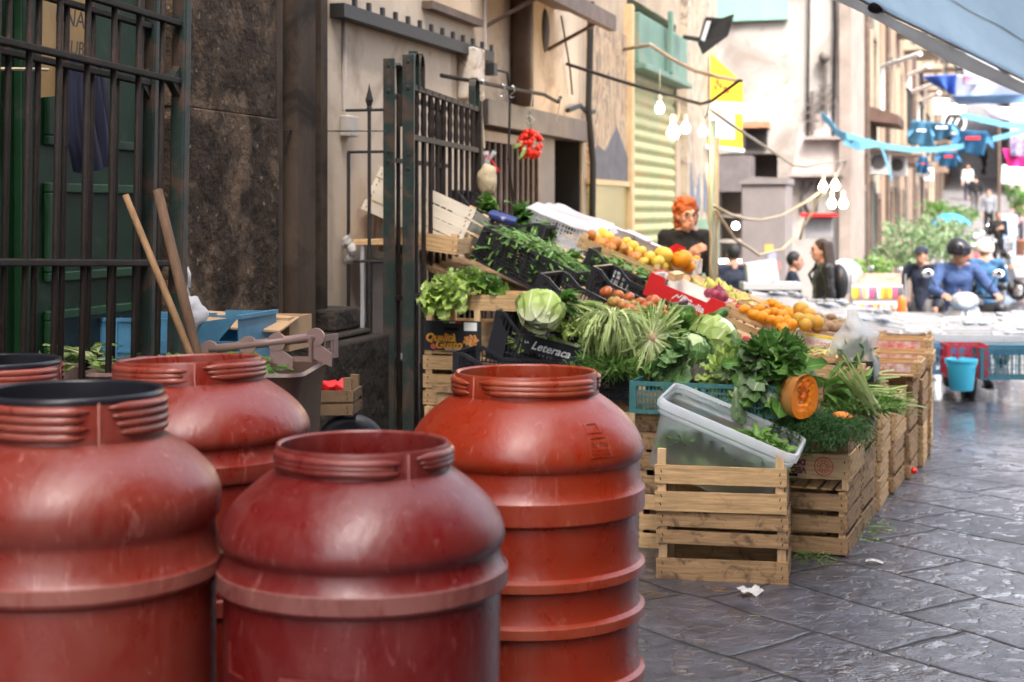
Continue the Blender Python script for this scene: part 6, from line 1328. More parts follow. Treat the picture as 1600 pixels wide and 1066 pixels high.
def person(label, loc, yaw, h, top, legs, shoes, hair, hairkind='short', skin=None, J=None, vox=.008, long_sleeve=True, glasses=False, helmet=None, cap=None, mtop=None, look=(0, -1, 0)):
    skin = skin or mSkinP; j = dict(HJ); j.update(J or {}); j = {k: V(*v) * h for k, v in j.items()}
    t = thing('person', label, 'person', loc, (0, 0, R(yaw)))
    u = h / 1.7; fw = V(*look).normalized(); sd = fw.cross(V(0, 0, 1)).normalized(); hd = j['head']
    Hm = Matrix((( -sd.x, -fw.x, 0, hd.x), (-sd.y, -fw.y, 0, hd.y), (0, fw.z * -.6, 1, hd.z), (0, 0, 0, 1)))      # head frame: face towards local -y
    hp_ = lambda x, y, z: Hm @ V(x * u, y * u, z * u)
    b = MB()
    b.ell((0, 0, .012 * u), (.075 * u, .093 * u, .105 * u), 18, 14, M=Hm); b.ell((0, -.035 * u, -.055 * u), (.055 * u, .055 * u, .062 * u), 14, 10, M=Hm)
    b.cap(hp_(0, -.085, .018), .009 * u, hp_(0, -.104, -.018), .015 * u); b.ell((0, -.085 * u, -.052 * u), (.024 * u, .012 * u, .011 * u), 10, 6, M=Hm)
    b.ell((0, -.08 * u, .04 * u), (.05 * u, .016 * u, .012 * u), 10, 6, M=Hm)
    for s in (-1, 1): b.ell((s * .076 * u, .008 * u, -.005 * u), (.012 * u, .022 * u, .032 * u), 8, 6, M=Hm); b.ell((s * .042 * u, -.062 * u, -.02 * u), (.022 * u, .02 * u, .022 * u), 8, 6, M=Hm)
    b.cap(hp_(0, .012, -.05), .05 * u, j['neck'], .056 * u); b.cap(j['neck'], .06 * u, j['chest'], .09 * u); b.cap(j['chest'], .10 * u, j['hip'], .09 * u)
    for s, q in ((-1, 'a'), (1, 'b')):
        S_, E, H_ = j['sh' + q], j['el' + q], j['ha' + q]
        b.cap(j['neck'], .05 * u, S_, .045 * u); b.cap(S_, .042 * u, E, .034 * u); b.cap(E, .035 * u, H_, .024 * u)
        d = (H_ - E).normalized(); k = d.cross(V(0, -1, .3)).normalized(); n = d.cross(k)
        b.cap(H_, .022 * u, H_ + d * .055 * u, .026 * u)
        b.cap(H_ + d * .03 * u + k * .02 * u, .018 * u, H_ + d * .07 * u + k * .028 * u, .015 * u); b.cap(H_ + d * .03 * u - k * .02 * u, .018 * u, H_ + d * .07 * u - k * .028 * u, .014 * u)
        for i, L_ in enumerate((.068, .078, .072, .056)):
            a = H_ + d * .085 * u + k * (.030 - .02 * i) * u; m1 = a + (d * .9 + n * .35) * L_ * .5 * u; e = m1 + (d * .6 + n * .8) * L_ * .5 * u
            b.cap(a - d * .015 * u, .0095 * u, m1, .0088 * u, 8); b.cap(m1, .0088 * u, e, .0075 * u, 8)
        a = H_ + d * .03 * u + k * .03 * u; m1 = a + (d * .6 + k * .6) * .035 * u; b.cap(a, .013 * u, m1, .011 * u, 8); b.cap(m1, .0105 * u, m1 + (d * .9 + n * .3) * .03 * u, .009 * u, 8)
        hp2 = j['hip'] + V(s * .05 * h * .9, 0, -.01 * h); K, Fo = j['kn' + q], j['ft' + q]
        b.cap(hp2, .075 * u, K, .05 * u); b.cap(K, .052 * u, Fo, .034 * u); b.cap(Fo, .036 * u, Fo + V(s * .01, -.13 * u, -.035 * u), .03 * u)
    blob('body', b, skin, t, vox, 3)
    for s in (-1, 1):
        part('eye', MB().ell((0, 0, 0), (.013 * u, .008 * u, .008 * u), 8, 6, M=Matrix.Translation(hp_(s * .031, -.088, .017)) @ Hm.to_3x3().to_4x4()), mEye, t, smooth=True)
        part('eyebrow', MB().ell((0, 0, 0), (.02 * u, .007 * u, .004 * u), 8, 6, M=Matrix.Translation(hp_(s * .033, -.092, .043)) @ Hm.to_3x3().to_4x4()), mEye, t, smooth=True)
    part('mouth', MB().ell((0, 0, 0), (.022 * u, .006 * u, .006 * u), 8, 6, M=Matrix.Translation(hp_(0, -.097, -.052)) @ Hm.to_3x3().to_4x4()), mLip, t, smooth=True)
    # clothes
    c = MB(); e = .014 * u
    c.cap(j['neck'] - V(0, 0, .02 * h), .062 * u, j['chest'],   .128 * u); c.cap(j['chest'] + V(.055 * u, 0, 0), .118 * u, j['waist'] + V(.04 * u, 0, 0), .10 * u); c.cap(j['chest'] - V(.055 * u, 0, 0), .118 * u, j['waist'] - V(.04 * u, 0, 0), .10 * u)
    c.cap(j['waist'], .115 * u, j['hip'] - V(0, 0, .01 * h), .125 * u)
    for q in 'ab':
        S_, E, H_ = j['sh' + q], j['el' + q], j['ha' + q]
        c.cap(j['neck'] - V(0, 0, .02 * h), .06 * u, S_, .062 * u); c.cap(j['chest'], .08 * u, S_, .06 * u)
        c.cap(S_, .07 * u, E if long_sleeve else S_ * .4 + E * .6, .06 * u)
        if long_sleeve: c.cap(E, .060 * u, E * .08 + H_ * .92, .038 * u)
    crease(blob('top', c, top, t, .011, 4), .024 * u)
    p = MB()
    p.cap(j['waist'] - V(0, 0, .03 * h), .105 * u, j['hip'] - V(0, 0, .02 * h), .118 * u)
    for s, q in ((-1, 'a'), (1, 'b')):
        hp2 = j['hip'] + V(s * .05 * h * .9, 0, -.01 * h); K, Fo = j['kn' + q], j['ft' + q]
        p.cap(hp2, .095 * u, K, .068 * u); p.cap(K, .068 * u, Fo + V(0, 0, .01), .055 * u)
        part('shoe', (lambda m: (m.ell((0, -.05 * u, 0), (.048 * u, .13 * u, .045 * u), 14, 8, M=Matrix.Translation(Fo + V(s * .005, 0, -.025 * u))), m.bb(Fo + V(-.045 * u, -.17 * u, -.072 * u), Fo + V(.045 * u, .07 * u, -.05 * u)), m)[-1])(MB()), shoes, t, smooth=True)
    crease(blob('trousers', p, legs, t, .012, 4), .022 * u)
    hr = MB()
    if hairkind != 'none':
        hr.ell((0, .02 * u, .035 * u), (.085 * u, .098 * u, .105 * u), 18, 12, M=Hm)
        if hairkind == 'bob':
            for i in range(60):
                a = rnd(.2, 2.94); x, y = math.cos(a), math.sin(a); hr.ell((x * .085 * u, (y * .085 + .0) * u, (.10 - rnd(.0, .19)) * u), rnd(.02, .036) * u, 8, 6, M=Hm)
            for i in range(26): a = rnd(0, 6.28); hr.ell((math.cos(a) * .06 * u, (.0 + math.sin(a) * .07) * u, (.115 + rnd(-.02, .03)) * u), rnd(.018, .034) * u, 8, 6, M=Hm)
            for i in range(110): q = sph(); q.z = abs(q.z) * 1.1 if q.y < -.1 else q.z; hr.ell((q.x * .105 * u, (q.y * .10 + .025) * u, (.045 + q.z * .105) * u), rnd(.012, .02) * u, 6, 5, M=Hm)
        if hairkind == 'long':
            for i in range(46):
                a = rnd(-.1, 3.24); x, y = math.cos(a) * .085, math.sin(a) * .095; hr.cap(hp_(x, y + .01, .08), .03 * u, hp_(x * 1.25, y * 1.1 + .03, -rnd(.12, .24)), .026 * u, 8)
        ho = blob('hair', hr, hair, t, .009, 2)
    if glasses:
        g = MB()
        for s in (-1, 1): g.tube([hp_(s * .035 + .026 * math.cos(a * .524), -.108, .015 + .022 * math.sin(a * .524)) for a in range(13)], .0032 * u, 5)
        g.tube([hp_(-.01, -.11, .018), hp_(.01, -.11, .018)], .003 * u, 5)
        for s in (-1, 1): g.tube([hp_(s * .062, -.106, .02), hp_(s * .082, 0, .018)], .003 * u, 5)
        part('glasses', g, mEye, t)
    if helmet:
        part('helmet', MB().lathe([(math.sin(a * .1) * .135 * u, math.cos(a * .1) * .14 * u) for a in range(0, 20)], 24, M=Hm @ TR((0, .012 * u, .035 * u))), helmet, t, smooth=True)
        part('visor', MB().grid(lambda x, y: hp_(math.sin((x - .5) * 2.2) * .142, -.14 * math.cos((x - .5) * 2.2) + .012, .075 - y * .06), 14, 4), mat('visor_dark', (.02, .02, .025), .1, .2), t, smooth=True)
    if cap:
        part('cap', MB().lathe([(math.sin(a * .157) * .1 * u, math.cos(a * .157) * .085 * u) for a in range(11)], 22, M=Hm @ TR((0, .01 * u, .06 * u))).lathe([(0, .004 * u), (.075 * u, 0), (.08 * u, .006 * u), (0, .01 * u)], 20, M=Hm @ TR((0, -.09 * u, .06 * u), (.15, 0, 0))), cap, t, smooth=True)
    return t
def stand(px, d): p = W(px, 330, d); return V(p.x, p.y, ground_z(p.y))
mBlk = mCloth('black_wool', (.007, .007, .008)); mNavy = mCloth('navy_jersey', (.012, .016, .03)); mBlueJ = mCloth('blue_denim_jacket', (.045, .08, .19)); mJean = mCloth('faded_jeans', (.14, .19, .27)); mGreyT = mCloth('grey_trousers', (.10, .095, .10)); mShoe = mat('shoe_leather', (.02, .018, .017), .5, .2)
mLeather = mat('black_leather', (.016, .016, .018), .3, .2, 9, .3, 26); mTealJ = mCloth('teal_blue_jacket', (.025, .08, .16))
hRed = mat('ginger_hair', (.27, .065, .016), .7, .45, 40, .7, 90); hBrown = mat('dark_brown_hair', (.035, .022, .018), .5, .3, 60, .6, 90); hBlack = mat('black_hair', (.012, .011, .011), .5, .3, 60, .5, 90)
person('woman with curly ginger hair and glasses in black behind the fruit, hand at her chest', stand(1071, 12.7), 20, 1.65, mBlk, mBlk, mShoe, hRed, 'bob', glasses=True, vox=.006, look=(.25, -1, -.25),
       J=dict(head=(.0, -.03, .915), sha=(-.098, .0, .812), shb=(.098, .0, .812), ela=(-.118, -.01, .655), haa=(.0, -.135, .735), elb=(.118, -.03, .655), hab=(.112, -.13, .60)))
person('man in a dark t-shirt seen from behind at the white counter', stand(1146, 18), 16.6 + 188, 1.60, mNavy, mBlk, mShoe, hBlack, 'short', mSkinD, long_sleeve=False, J=dict(haa=(-.12, -.13, .55), hab=(.12, -.14, .56)))
person('dark haired youth in a navy jacket with a round badge, turned to the right', stand(1240, 18), 95, 1.52, mNavy, mBlk, mShoe, hBlack, 'short', mSkinD, J=dict(haa=(-.1, -.15, .6), hab=(.1, -.16, .6)))
girl = person('girl with long brown hair and black leather jacket wearing a backpack', stand(1285, 15.4), -72, 1.56, mLeather, mBlk, mShoe, hBrown, 'long', J=dict(haa=(-.11, -.10, .52), hab=(.11, -.09, .52)))
bp_ = MB().ell((0, 0, 0), (.14, .085, .20), 16, 12); bp = part('backpack', bp_, mLeather, girl, smooth=True); bp.location = (0, .16, 1.12); bp.scale = (1.15, 1.1, .95)
part('strap', MB().tube([(-.09, .12, 1.3), (-.1, 0, 1.34), (-.1, -.11, 1.2), (-.1, -.02, .98), (-.08, .12, .95)], .016, 6), mBlk, girl, smooth=True)
person('man in a navy jacket and flat cap leaning on a parked scooter', stand(1441, 21), -25, 1.60, mNavy, mGreyT, mShoe, hBlack, 'short', mSkinD, cap=mNavy, J=dict(haa=(-.27, -.16, .56), ela=(-.20, -.03, .66), hab=(.13, -.02, .5)))
SEAT = dict(hip=(0, .03, .50), kna=(-.10, -.23, .44), knb=(.10, -.23, .44), fta=(-.11, -.22, .17), ftb=(.13, -.2, .1), haa=(-.17, -.30, .66), ela=(-.19, -.10, .68), hab=(.17, -.30, .66), elb=(.19, -.10, .68), waist=(0, .03, .58), head=(0, -.03, .918))
mHelm = mat('black_helmet', (.015, .015, .02), .12, .2, 5)
rp_ = stand(1497, 16.6); person('scooter rider in a blue jacket and black helmet facing the stalls', rp_, 16, 1.62, mBlueJ, mJean, mShoe, hBlack, 'none', mSkinD, J=SEAT, helmet=mHelm, look=(.6, -1, -.2))
rq = stand(1540, 21.5); person('rider in a teal blue jacket and beige helmet seen from behind', rq, 16 + 180, 1.66, mTealJ, mGreyT, mShoe, hBlack, 'none', mSkinD, J=SEAT, helmet=mat('beige_helmet', (.55, .45, .36), .25, .15), look=(-.6, -1, 0))
person('man in dark clothes standing at the right side of the street', stand(1560, 43), 20, 1.74, mBlk, mBlk, mShoe, hBlack, 'short', mSkinD, vox=.012, J=dict(haa=(-.1, -.17, .70), hab=(.0, -.19, .72)))
person('person in a pink top standing farther up by the plant', stand(1591, 52), 10, 1.66, mCloth('pink_top', (.6, .32, .34)), mNavy, mShoe, hBrown, 'long', vox=.014)
person('person walking alone high up on the climbing street', stand(1537, 90), 40, 1.72, mNavy, mNavy, mShoe, hBlack, 'short', vox=.015, J=dict(kna=(-.06, -.08, .29), fta=(-.06, -.1, .05), ftb=(.06, .14, .07)))
person('person in a grey jacket on the street behind the dark clothed man', stand(1545, 56), 0, 1.7, mCloth('grey_jacket', (.16, .17, .19)), mBlk, mShoe, hBlack, 'short', vox=.014)
person('person in a dark coat walking up the street left of the lamp pole', stand(1524, 64), 200, 1.72, mBlk, mGreyT, mShoe, hBlack, 'short', vox=.015, J=dict(kna=(-.06, -.07, .29), fta=(-.06, -.08, .05), ftb=(.06, .12, .07)))
person('person in a pale shirt far up the street by the left houses', stand(1512, 72), 20, 1.7, mCloth('pale_shirt', (.5, .48, .46)), mNavy, mShoe, hBrown, 'short', vox=.015)
# ================================================================ SCOOTERS
mSilver = mat('silver_paint', (.52, .53, .57), .2, .06, 4, metal=.4, coat=.5); mTyre = mat('tyre_rubber', (.018, .018, .019), .75, .2); mChrome = mat('chrome', (.7, .7, .72), .12, .05, metal=1); mLampG = mat('lamp_glass', (.7, .72, .75), .08, .05)
def scooter(label, loc, yaw, paint, tail=False):
    t = thing('scooter', label, 'scooter', loc, (0, 0, R(yaw)), 'scooters in the street')
    def wheel(y, r=.22):
        w = part('wheel', MB().lathe([(r - .07, -.05), (r - .02, -.055), (r, -.03), (r, .03), (r - .02, .055), (r - .07, .05), (r - .07, -.05)], 26, M=TR((0, y, r), (0, R(90), 0))), mTyre, t, smooth=True)
        part('rim', MB().lathe([(0, -.03), (r - .07, -.04), (r - .07, .04), (0, .03)], 16, M=TR((0, y, r), (0, R(90), 0))), mChrome, w, smooth=True)
    wheel(-.62); wheel(.58)
    b = MB()      # front shield
    b.grid(lambda u, v: V((u - .5) * (.46 - .16 * v ** 3 - .1 * (1 - v) ** 2), -.40 - .12 * (1 - v) - .11 * math.cos((u - .5) * 2.6) + .10 * v, .28 + v * .66), 14, 14)
    s = part('front_shield', b, paint, t, smooth=True); m = s.modifiers.new('thick', 'SOLIDIFY'); m.thickness = .035
    part('mudguard', MB().lathe([(.24, -.07), (.265, -.03), (.265, .03), (.24, .07)], 20, M=TR((0, -.62, .22), (0, R(90), 0)), a0=R(60), a1=R(200)), paint, t, smooth=True)
    bd = MB(); bd.cap((0, -.25, .26), .09, (0, .2, .28), .11); bd.cap((0, .2, .45), .13, (0, .72, .55), .10); bd.cap((-.08, .25, .38), .1, (-.08, .65, .45), .08); bd.cap((.08, .25, .38), .1, (.08, .65, .45), .08)
    blob('rear_body', bd, paint, t, .016, 4)
    st_ = MB(); st_.cap((0, .1, .72), .11, (0, .55, .76), .10); blob('saddle', st_, mLeather, t, .016, 4)
    part('column', MB().tube([(0, -.6, .3), (0, -.36, .98)], .03, 8), mTyre, t)
    hb_ = part('handlebar', MB().tube([(-.34, -.25, 1.02), (-.18, -.34, 1.04), (.18, -.34, 1.04), (.34, -.25, 1.02)], .016, 8), mTyre, t, smooth=True)
    hh = MB(); hh.ell((0, -.40, 1.0), (.15, .11, .10), 16, 10); part('headset', hh, paint, t, smooth=True)
    part('headlight', MB().ell((0, -.49, .99), (.085, .03, .06), 14, 8), mLampG, t, smooth=True)
    for s in (-1, 1):
        part('indicator', MB().ell((s * .15, -.55, .72), (.03, .02, .05), 8, 6), mat('amber_lens', (.6, .2, .02), .15, .1), t, smooth=True)
        mr = part('mirror', MB().ell((s * .36, -.3, 1.28), (.07, .015, .045), 10, 6), mChrome, t, smooth=True); part('mirror_stem', MB().tube([(s * .22, -.3, 1.04), (s * .34, -.3, 1.26)], .007, 5), mTyre, mr)
    part('tail_light', MB().ell((0, .80, .60), (.08, .03, .04), 10, 6), mat('tail_lens', (.7, .02, .02), .2, .1, emit=1.2 if tail else 0), t, smooth=True)
    part('number_plate', MB().bb((-.08, .83, .36), (.08, .84, .48)), mWhitePl, t); part('exhaust', MB().tube([(.12, .2, .2), (.16, .8, .3)], .05, 8), mChrome, t, smooth=True)
    return t
scooter('silver scooter ridden towards the camera by the rider in the blue jacket', rp_ + V(.0, .02, .0), 10, mSilver)
scooter('black motor scooter seen from behind with lit red tail lamp', rq, 20 + 180, mat('black_paint', (.012, .012, .014), .15, .2, coat=.5), True)
scooter('dark blue scooter parked beside the man in the flat cap', stand(1412, 21.5), -55, mat('blue_paint', (.03, .05, .12), .2, .2, coat=.5))
scooter('grey scooter parked far up the street by the left houses', stand(1520, 44), 10, MATS['grey_paint'] if 'grey_paint' in MATS else mat('grey_paint', (.25, .26, .28), .2, .2, coat=.5))

scooter('dark scooter parked nose out between the standing man and the riders', stand(1549, 34), 60, MATS['black_paint'])
scooter('red brown scooter parked by the far potted shrubs', stand(1506, 39), 30, mat('maroon_paint', (.14, .02, .02), .2, .2, coat=.5))
# ================================================================ STREET BACKGROUND
# --- fish tables with polystyrene trays
mPoly = mat('polystyrene', (.42, .42, .43), .7, .06, 20); mIce = mat('crushed_ice', (.38, .40, .43), .4, .25, 30, .8, 90); mFish = mat('fish_skin', (.20, .21, .23), .25, .3, 9, metal=.3, col2=(.62, .62, .63)); mSteelT = mat('table_tarp_blue', (.05, .17, .32), .5, .2, 6)
def quad_table(label, corners, zt, nm='fish_table'):
    c = [V(*p) for p in corners]; ctr = sum(c, V()) / 4; t = thing(nm, label, 'table', (ctr.x, ctr.y, 0))
    b = MB(); up = [b.bm.verts.new(p - V(ctr.x, ctr.y, 0)) for p in c]; dn = [b.bm.verts.new(p - V(ctr.x, ctr.y, .05)) for p in c]
    b.face(up); b.face(dn[::-1])
    for i in range(4): b.face((up[i], dn[i], dn[(i + 1) % 4], up[(i + 1) % 4]))
    part('table_top', b, mat('table_oilcloth', (.10, .19, .27), .35, .3, 6), t)
    for p in c: q = p.lerp(ctr, .08) - V(ctr.x, ctr.y, 0); part('leg', MB().bb((q.x - .03, q.y - .03, ground_z(p.y) - .1), (q.x + .03, q.y + .03, p.z - .05)), mAlu, t)
    return t
gp = lambda px, py, d: W(px, py, d)
quad_table('low white fish table across the street end of the stalls', (gp(1392, 536, 13.6), gp(1640, 540, 13.4), gp(1640, 497, 16.9), gp(1392, 497, 16.9)), 0)
quad_table('white sloping fish table behind the persimmons', (gp(1180, 505, 11.8), gp(1392, 537, 12.4), gp(1400, 500, 16.5), gp(1170, 468, 14.5)), 0)
pt = thing('fish_tray', 'white polystyrene tray of fish on ice', 'tray', group='fish trays on the white tables')
part('box', MB().bb((-.25, -.17, 0), (.25, .17, .012)).bb((-.25, -.17, .012), (.25, -.15, .07)).bb((-.25, .15, .012), (.25, .17, .07)).bb((-.25, -.15, .012), (-.23, .15, .07)).bb((.23, -.15, .012), (.25, .15, .07)), mPoly, pt, bevel=.006)
ic = MB().grid(lambda u, v: V((u - .5) * .46, (v - .5) * .3, .045 + .018 * noise.noise(V(u * 14, v * 9, 2))), 22, 16); part('ice', ic, mIce, pt)['kind'] = 'stuff'
trays = [pt]
for nm_, m_ in (('pink shrimp', mat('shrimp', (.45, .20, .15), .35, .4, 40, .6, 60, col2=(.5, .38, .34))), ('dark mussels', mat('mussels', (.02, .022, .03), .25, .5, 40, 1, 60, col2=(.12, .11, .12))), ('pale squid', mat('squid', (.50, .45, .45), .3, .3, 30, .6, 50, col2=(.36, .26, .28)))):
    q = dup(pt, (0, 0, -50)); c = [c for c in q.children if c.name.startswith('ice')][0]; c.data = c.data.copy(); c.data.materials[0] = m_; c.name = nm_.split()[1]; q['goods'] = nm_; trays.append(q)
fh = MB().lathe([(0, -.11), (.012, -.10), (.026, -.05), (.028, -.01), (.018, .05), (.007, .09), (.006, .095)], 12, M=TR((0, 0, 0), (0, R(90), 0), (.55, 1, 1))); fh.prism([(.085, 0), (.13, .03), (.12, 0), (.13, -.03)], -.002, .002, TR((0, 0, 0), (R(90), 0, 0)))
fp_ = single('fish', fh, mFish, 'small silvery fish lying on ice in a white tray', 'fish', group='fish on the white tables', smooth=True)
n_t = 0
def onA(u, v): return W(1392, 536, 13.6).lerp(W(1640, 540, 13.4), u).lerp(W(1392, 497, 16.9).lerp(W(1640, 497, 16.9), u), v)
def onB(u, v): return W(1180, 505, 11.8).lerp(W(1392, 537, 12.4), u).lerp(W(1170, 468, 14.5).lerp(W(1400, 500, 16.5), u), v)
first_f = True
for fn_, nu, nv, nm_ in ((onA, 3, 5, 'street end'), (onB, 3, 5, 'sloping')):
    for i in range(nu):
        for k in range(nv):
            p = fn_((i + .5) / nu, (k + .45) / nv); tilt = 0 if fn_ is onA else R(9)
            kd = n_t % 4 if n_t < 4 else random.choice((0, 0, 1, 2, 3)); o = trays[kd] if n_t < 4 else dup(trays[kd], p); gd = o.get('goods', 'fish on ice'); o.location = p + V(0, 0, .02 if fn_ is onB else .004); o.rotation_euler = (0, tilt, R(rnd(-6, 10) + 8)); n_t += 1
            o['label'] = f'white tray of {gd}, {["left", "middle", "right"][i]} of row {["one", "two", "three", "four", "five"][k]} on the {nm_} fish table'
            for q in range(5 if kd == 0 else 0):
                pq = o.location + V(rnd(-.17, .17), rnd(-.1, .1), .075 if fn_ is onA else .085)
                f = fp_ if first_f else fp_.copy()
                if not first_f: COL.objects.link(f)
                first_f = False; f.location = pq; f.rotation_euler = (0, tilt, rnd(-.3, .3) + 1.3); f.scale = (1.5,) * 3
# crates and bucket below the table
redc = plastic_crate(.34, .3, .28, mat('red_plastic', (.42, .02, .03), .45, .2, 9), 'red plastic crate standing under the edge of the fish table', .0, .05, rails=(.1, .2)); place(redc, 1512, 592, 13.0, .3, (0, 0, R(12)))
tc_ = plastic_crate(.52, .34, .26, mat('petrol_plastic', (.035, .12, .16), .45, .2, 9), 'petrol blue lattice crate under the right edge of the fish table', .0, .035, rails=(.09, .18)); place(tc_, 1582, 594, 12.9, .34, (0, 0, R(12)))
bc = plastic_crate(.45, .32, .24, mBlueCr, 'blue crate under the fish table left of the red crate', .0, .05); place(bc, 1462, 586, 13.2, .32, (0, 0, R(12)))
single('blue_tarp', MB().bb((-.85, -.01, -.07), (.85, .01, 0)), mSteelT, 'blue tarpaulin edge hanging from the front of the fish table', 'tarpaulin', W(1500, 541, 13.3), (0, 0, R(14)))
bk = thing('bucket', 'bright light blue plastic bucket on the paving in front of the fish table', 'bucket', W(1502, 610, 12.9)); mBk = mat('bucket_blue', (.05, .42, .62), .35, .1, 8)
part('pail', MB().lathe([(0, .003), (.088, 0), (.095, .01), (.122, .235), (.132, .24), (.132, .26), (.122, .262), (.116, .25), (.09, .02), (0, .015)], 32), mBk, bk, smooth=True, auto=True); part('handle', MB().tube([(.128 * math.cos(a * .2618), -.04 - .05 * math.sin(a * .2618), .245 - .07 * math.sin(a * .2618)) for a in range(13)], .004, 5), mBk, bk)
# --- product rack
rk = thing('display_rack', 'low wire display rack with red panel behind, crowded with coloured bottles', 'rack', W(1372, 498, 17.5), (0, 0, R(12)))
part('frame', MB().tube([(-.3, 0, 0), (-.3, 0, .5)], .012).tube([(.3, 0, 0), (.3, 0, .5)], .012).bb((-.3, -.14, .02), (.3, .14, .035)).bb((-.3, -.02, .2), (.3, .14, .215)).tube([(-.3, -.14, .12), (.3, -.14, .12)], .008), mSteel, rk)
part('leg', MB().bb((-.29, -.12, -.7), (-.26, -.09, .02)), mSteel, rk); part('leg', MB().bb((.26, -.12, -.7), (.29, -.09, .02)), mSteel, rk)
part('back_panel', MB().bb((-.25, .145, .22), (.28, .16, .50)), mat('rack_panel', (.62, .42, .34), .5, .3, 6, dirt=(.55, .12, .08), dscale=4, dcut=.5), rk)
cols = [((.65, .05, .04), 'red'), ((.75, .72, .7), 'white'), ((.75, .55, .06), 'yellow'), ((.62, .25, .04), 'orange'), ((.35, .2, .4), 'violet'), ((.12, .13, .16), 'dark'), ((.5, .1, .2), 'pink')]
bprof = [(0, 0), (.024, 0), (.026, .01), (.026, .09), (.012, .115), (.011, .13), (0, .132)]
protos = []
for c, nm_ in cols:
    t = thing('bottle', f'{nm_} bottle crowded on the wire display rack', 'bottle', group=f'{nm_} bottles on the display rack'); part('flask', MB().lathe(bprof, 12), mat('bottle_' + nm_, c, .25, .1, 20), t, smooth=True); part('cap', MB().lathe([(0, .13), (.014, .13), (.014, .155), (0, .156)], 10), mWhitePl, t); protos.append(t); used_ = 0
for i in range(54):
    row = i // 18; p = rk.location + rk.rotation_euler.to_matrix() @ V(-.27 + .032 * (i % 18), -.11 + .1 * row, .038 if row == 0 else .218 if row == 2 else .1)
    if row == 1: p.z = rk.location.z + .038
    q = protos[i % 7] if i < 7 else dup(protos[rnd(0, 7).__int__() if False else random.randrange(7)], p); q.location = p
oc = thing('bollard', 'small orange plastic bollard beside the display rack', 'bollard', W(1409, 500, 17.2)); part('post', MB().lathe([(0, -.5), (.07, -.5), (.05, .2), (.03, .26), (0, .27)], 16), mat('orange_plastic', (.7, .17, .03), .4, .1), oc, smooth=True); part('foot', MB().lathe([(0, -.55), (.16, -.55), (.16, -.5), (0, -.5)], 16), mTyre, oc)
# --- white counter with sheets
wc_ = thing('counter', 'long white counter with a white box near the man in the dark t-shirt', 'counter', W(1205, 446, 17.2), (0, 0, R(14)))
part('counter_top', MB().bb((-.32, -.2, -.04), (.32, .3, .03)), mPoly, wc_); part('front_panel', MB().bb((-.3, -.15, -.95), (.3, -.12, -.04)), mNavy, wc_)
single('white_box', MB().bb((-.17, -.12, 0), (.17, .12, .24)), mPoly, 'white box tilted on the white counter', 'box', W(1192, 442, 17.3), (0, R(-8), R(14)), bevel=.01)
sh = MB().bb((-.04, -.1, 0), (.35, .25, .32)).bb((-.06, -.12, .32), (.37, .27, .34)); single('appliance', sh, mat('appliance_grey', (.26, .25, .26), .5, .15), 'grey metal appliance with red top against the white house', 'appliance', W(1262, 372, 22.5), (0, 0, R(5)), bevel=.01)
single('red_tray', MB().bb((-.1, -.14, 0), (.42, .29, .05)), mRed, 'red tray lying on the grey appliance', 'tray', W(1262, 339, 22.4), (0, 0, R(5)), bevel=.008)
single('white_sack', MB().ell((0, 0, 0), (.2, .16, .2), 16, 12), mFilm, 'bulging white plastic sack beside the girl with the backpack', 'sack', W(1320, 432, 17.8), smooth=True)
# --- iron arm with bulbs, pole and wires
arm = [W(885, 100, 12.6), W(960, 124, 12.4), W(1040, 148, 12.2), W(1095, 163, 12.0), (W(1112, 158, 11.95)), W(1155, 126, 11.8), W(1160, 127, 11.8)]
single('wall_bracket', MB().tube(arm, .014, 8), mIronD, 'black iron arm reaching from the wall over the stall, holding the bulbs', 'bracket', smooth=True)
single('awning_bar', MB().tube([W(976, 77, 14.6), W(1016, 70, 13.8), W(1050, 92, 13.5), W(1085, 110, 13.2), W(1120, 120, 12.9), W(1152, 126, 12.6)], .018, 8), mCream, 'pale bent awning bar in front of the green shutter box', 'bar', smooth=True)
for i, (x0, x1, m, lab) in enumerate(((1114, 1111, mat('pole_green', (.18, .22, .16), .5, .2, 4), 'pale green pole beside the woman, carrying cables'), (1121, 1116, mat('pole_cream', (.27, .20, .12), .6, .2, 4), 'cream wooden pole next to the pale green one'))):
    a = W(x0, 188 if i == 0 else 215, 12.1 + .05 * i); c = W(x1, 480, 12.1 + .05 * i); c.z = -.1; single('pole', MB().tube([a, c], .022 if i == 0 else .017, 10), m, lab, 'pole', smooth=True)
mBulb = mat('bulb_glow', (1, .80, .48), .4, .02, emit=6); mSock = mat('bulb_socket', (.62, .55, .42), .5, .1)
def bulb(px, py, d, r, lab, power):
    t = thing('light_bulb', lab, 'bulb', W(px, py, d), group='lit bulbs over the stalls')
    part('glass', MB().lathe([(0, -r), (r * .6, -r * .8), (r, 0), (r * .8, r * .6), (r * .4, r * 1.2), (r * .38, r * 1.5)], 18), mBulb, t, smooth=True); part('socket', MB().lathe([(r * .42, r * 1.4), (r * .45, r * 2.6), (r * .2, r * 2.9), (0, r * 2.9)], 12), mSock, t, smooth=True)
    l = bpy.data.lights.new('bulb_light', 'POINT'); l.energy = power * .085; l.color = (1, .70, .36); l.shadow_soft_size = r * 1.2; o = bpy.data.objects.new('bulb_light', l); COL.objects.link(o); o.location = t.location - V(0, 0, r * 2.2)
    return t
bulb(1031, 170, 12.2, .038, 'single lit bulb left of the others under the iron arm', 26)
bulb(1052, 208, 12.1, .052, 'largest glowing bulb under the iron arm', 36)
bulb(1071, 201, 12.0, .038, 'lit bulb touching the right side of the largest glowing bulb', 24)
bulb(1098, 206, 11.9, .036, 'lit bulb beside the pale green pole', 6)
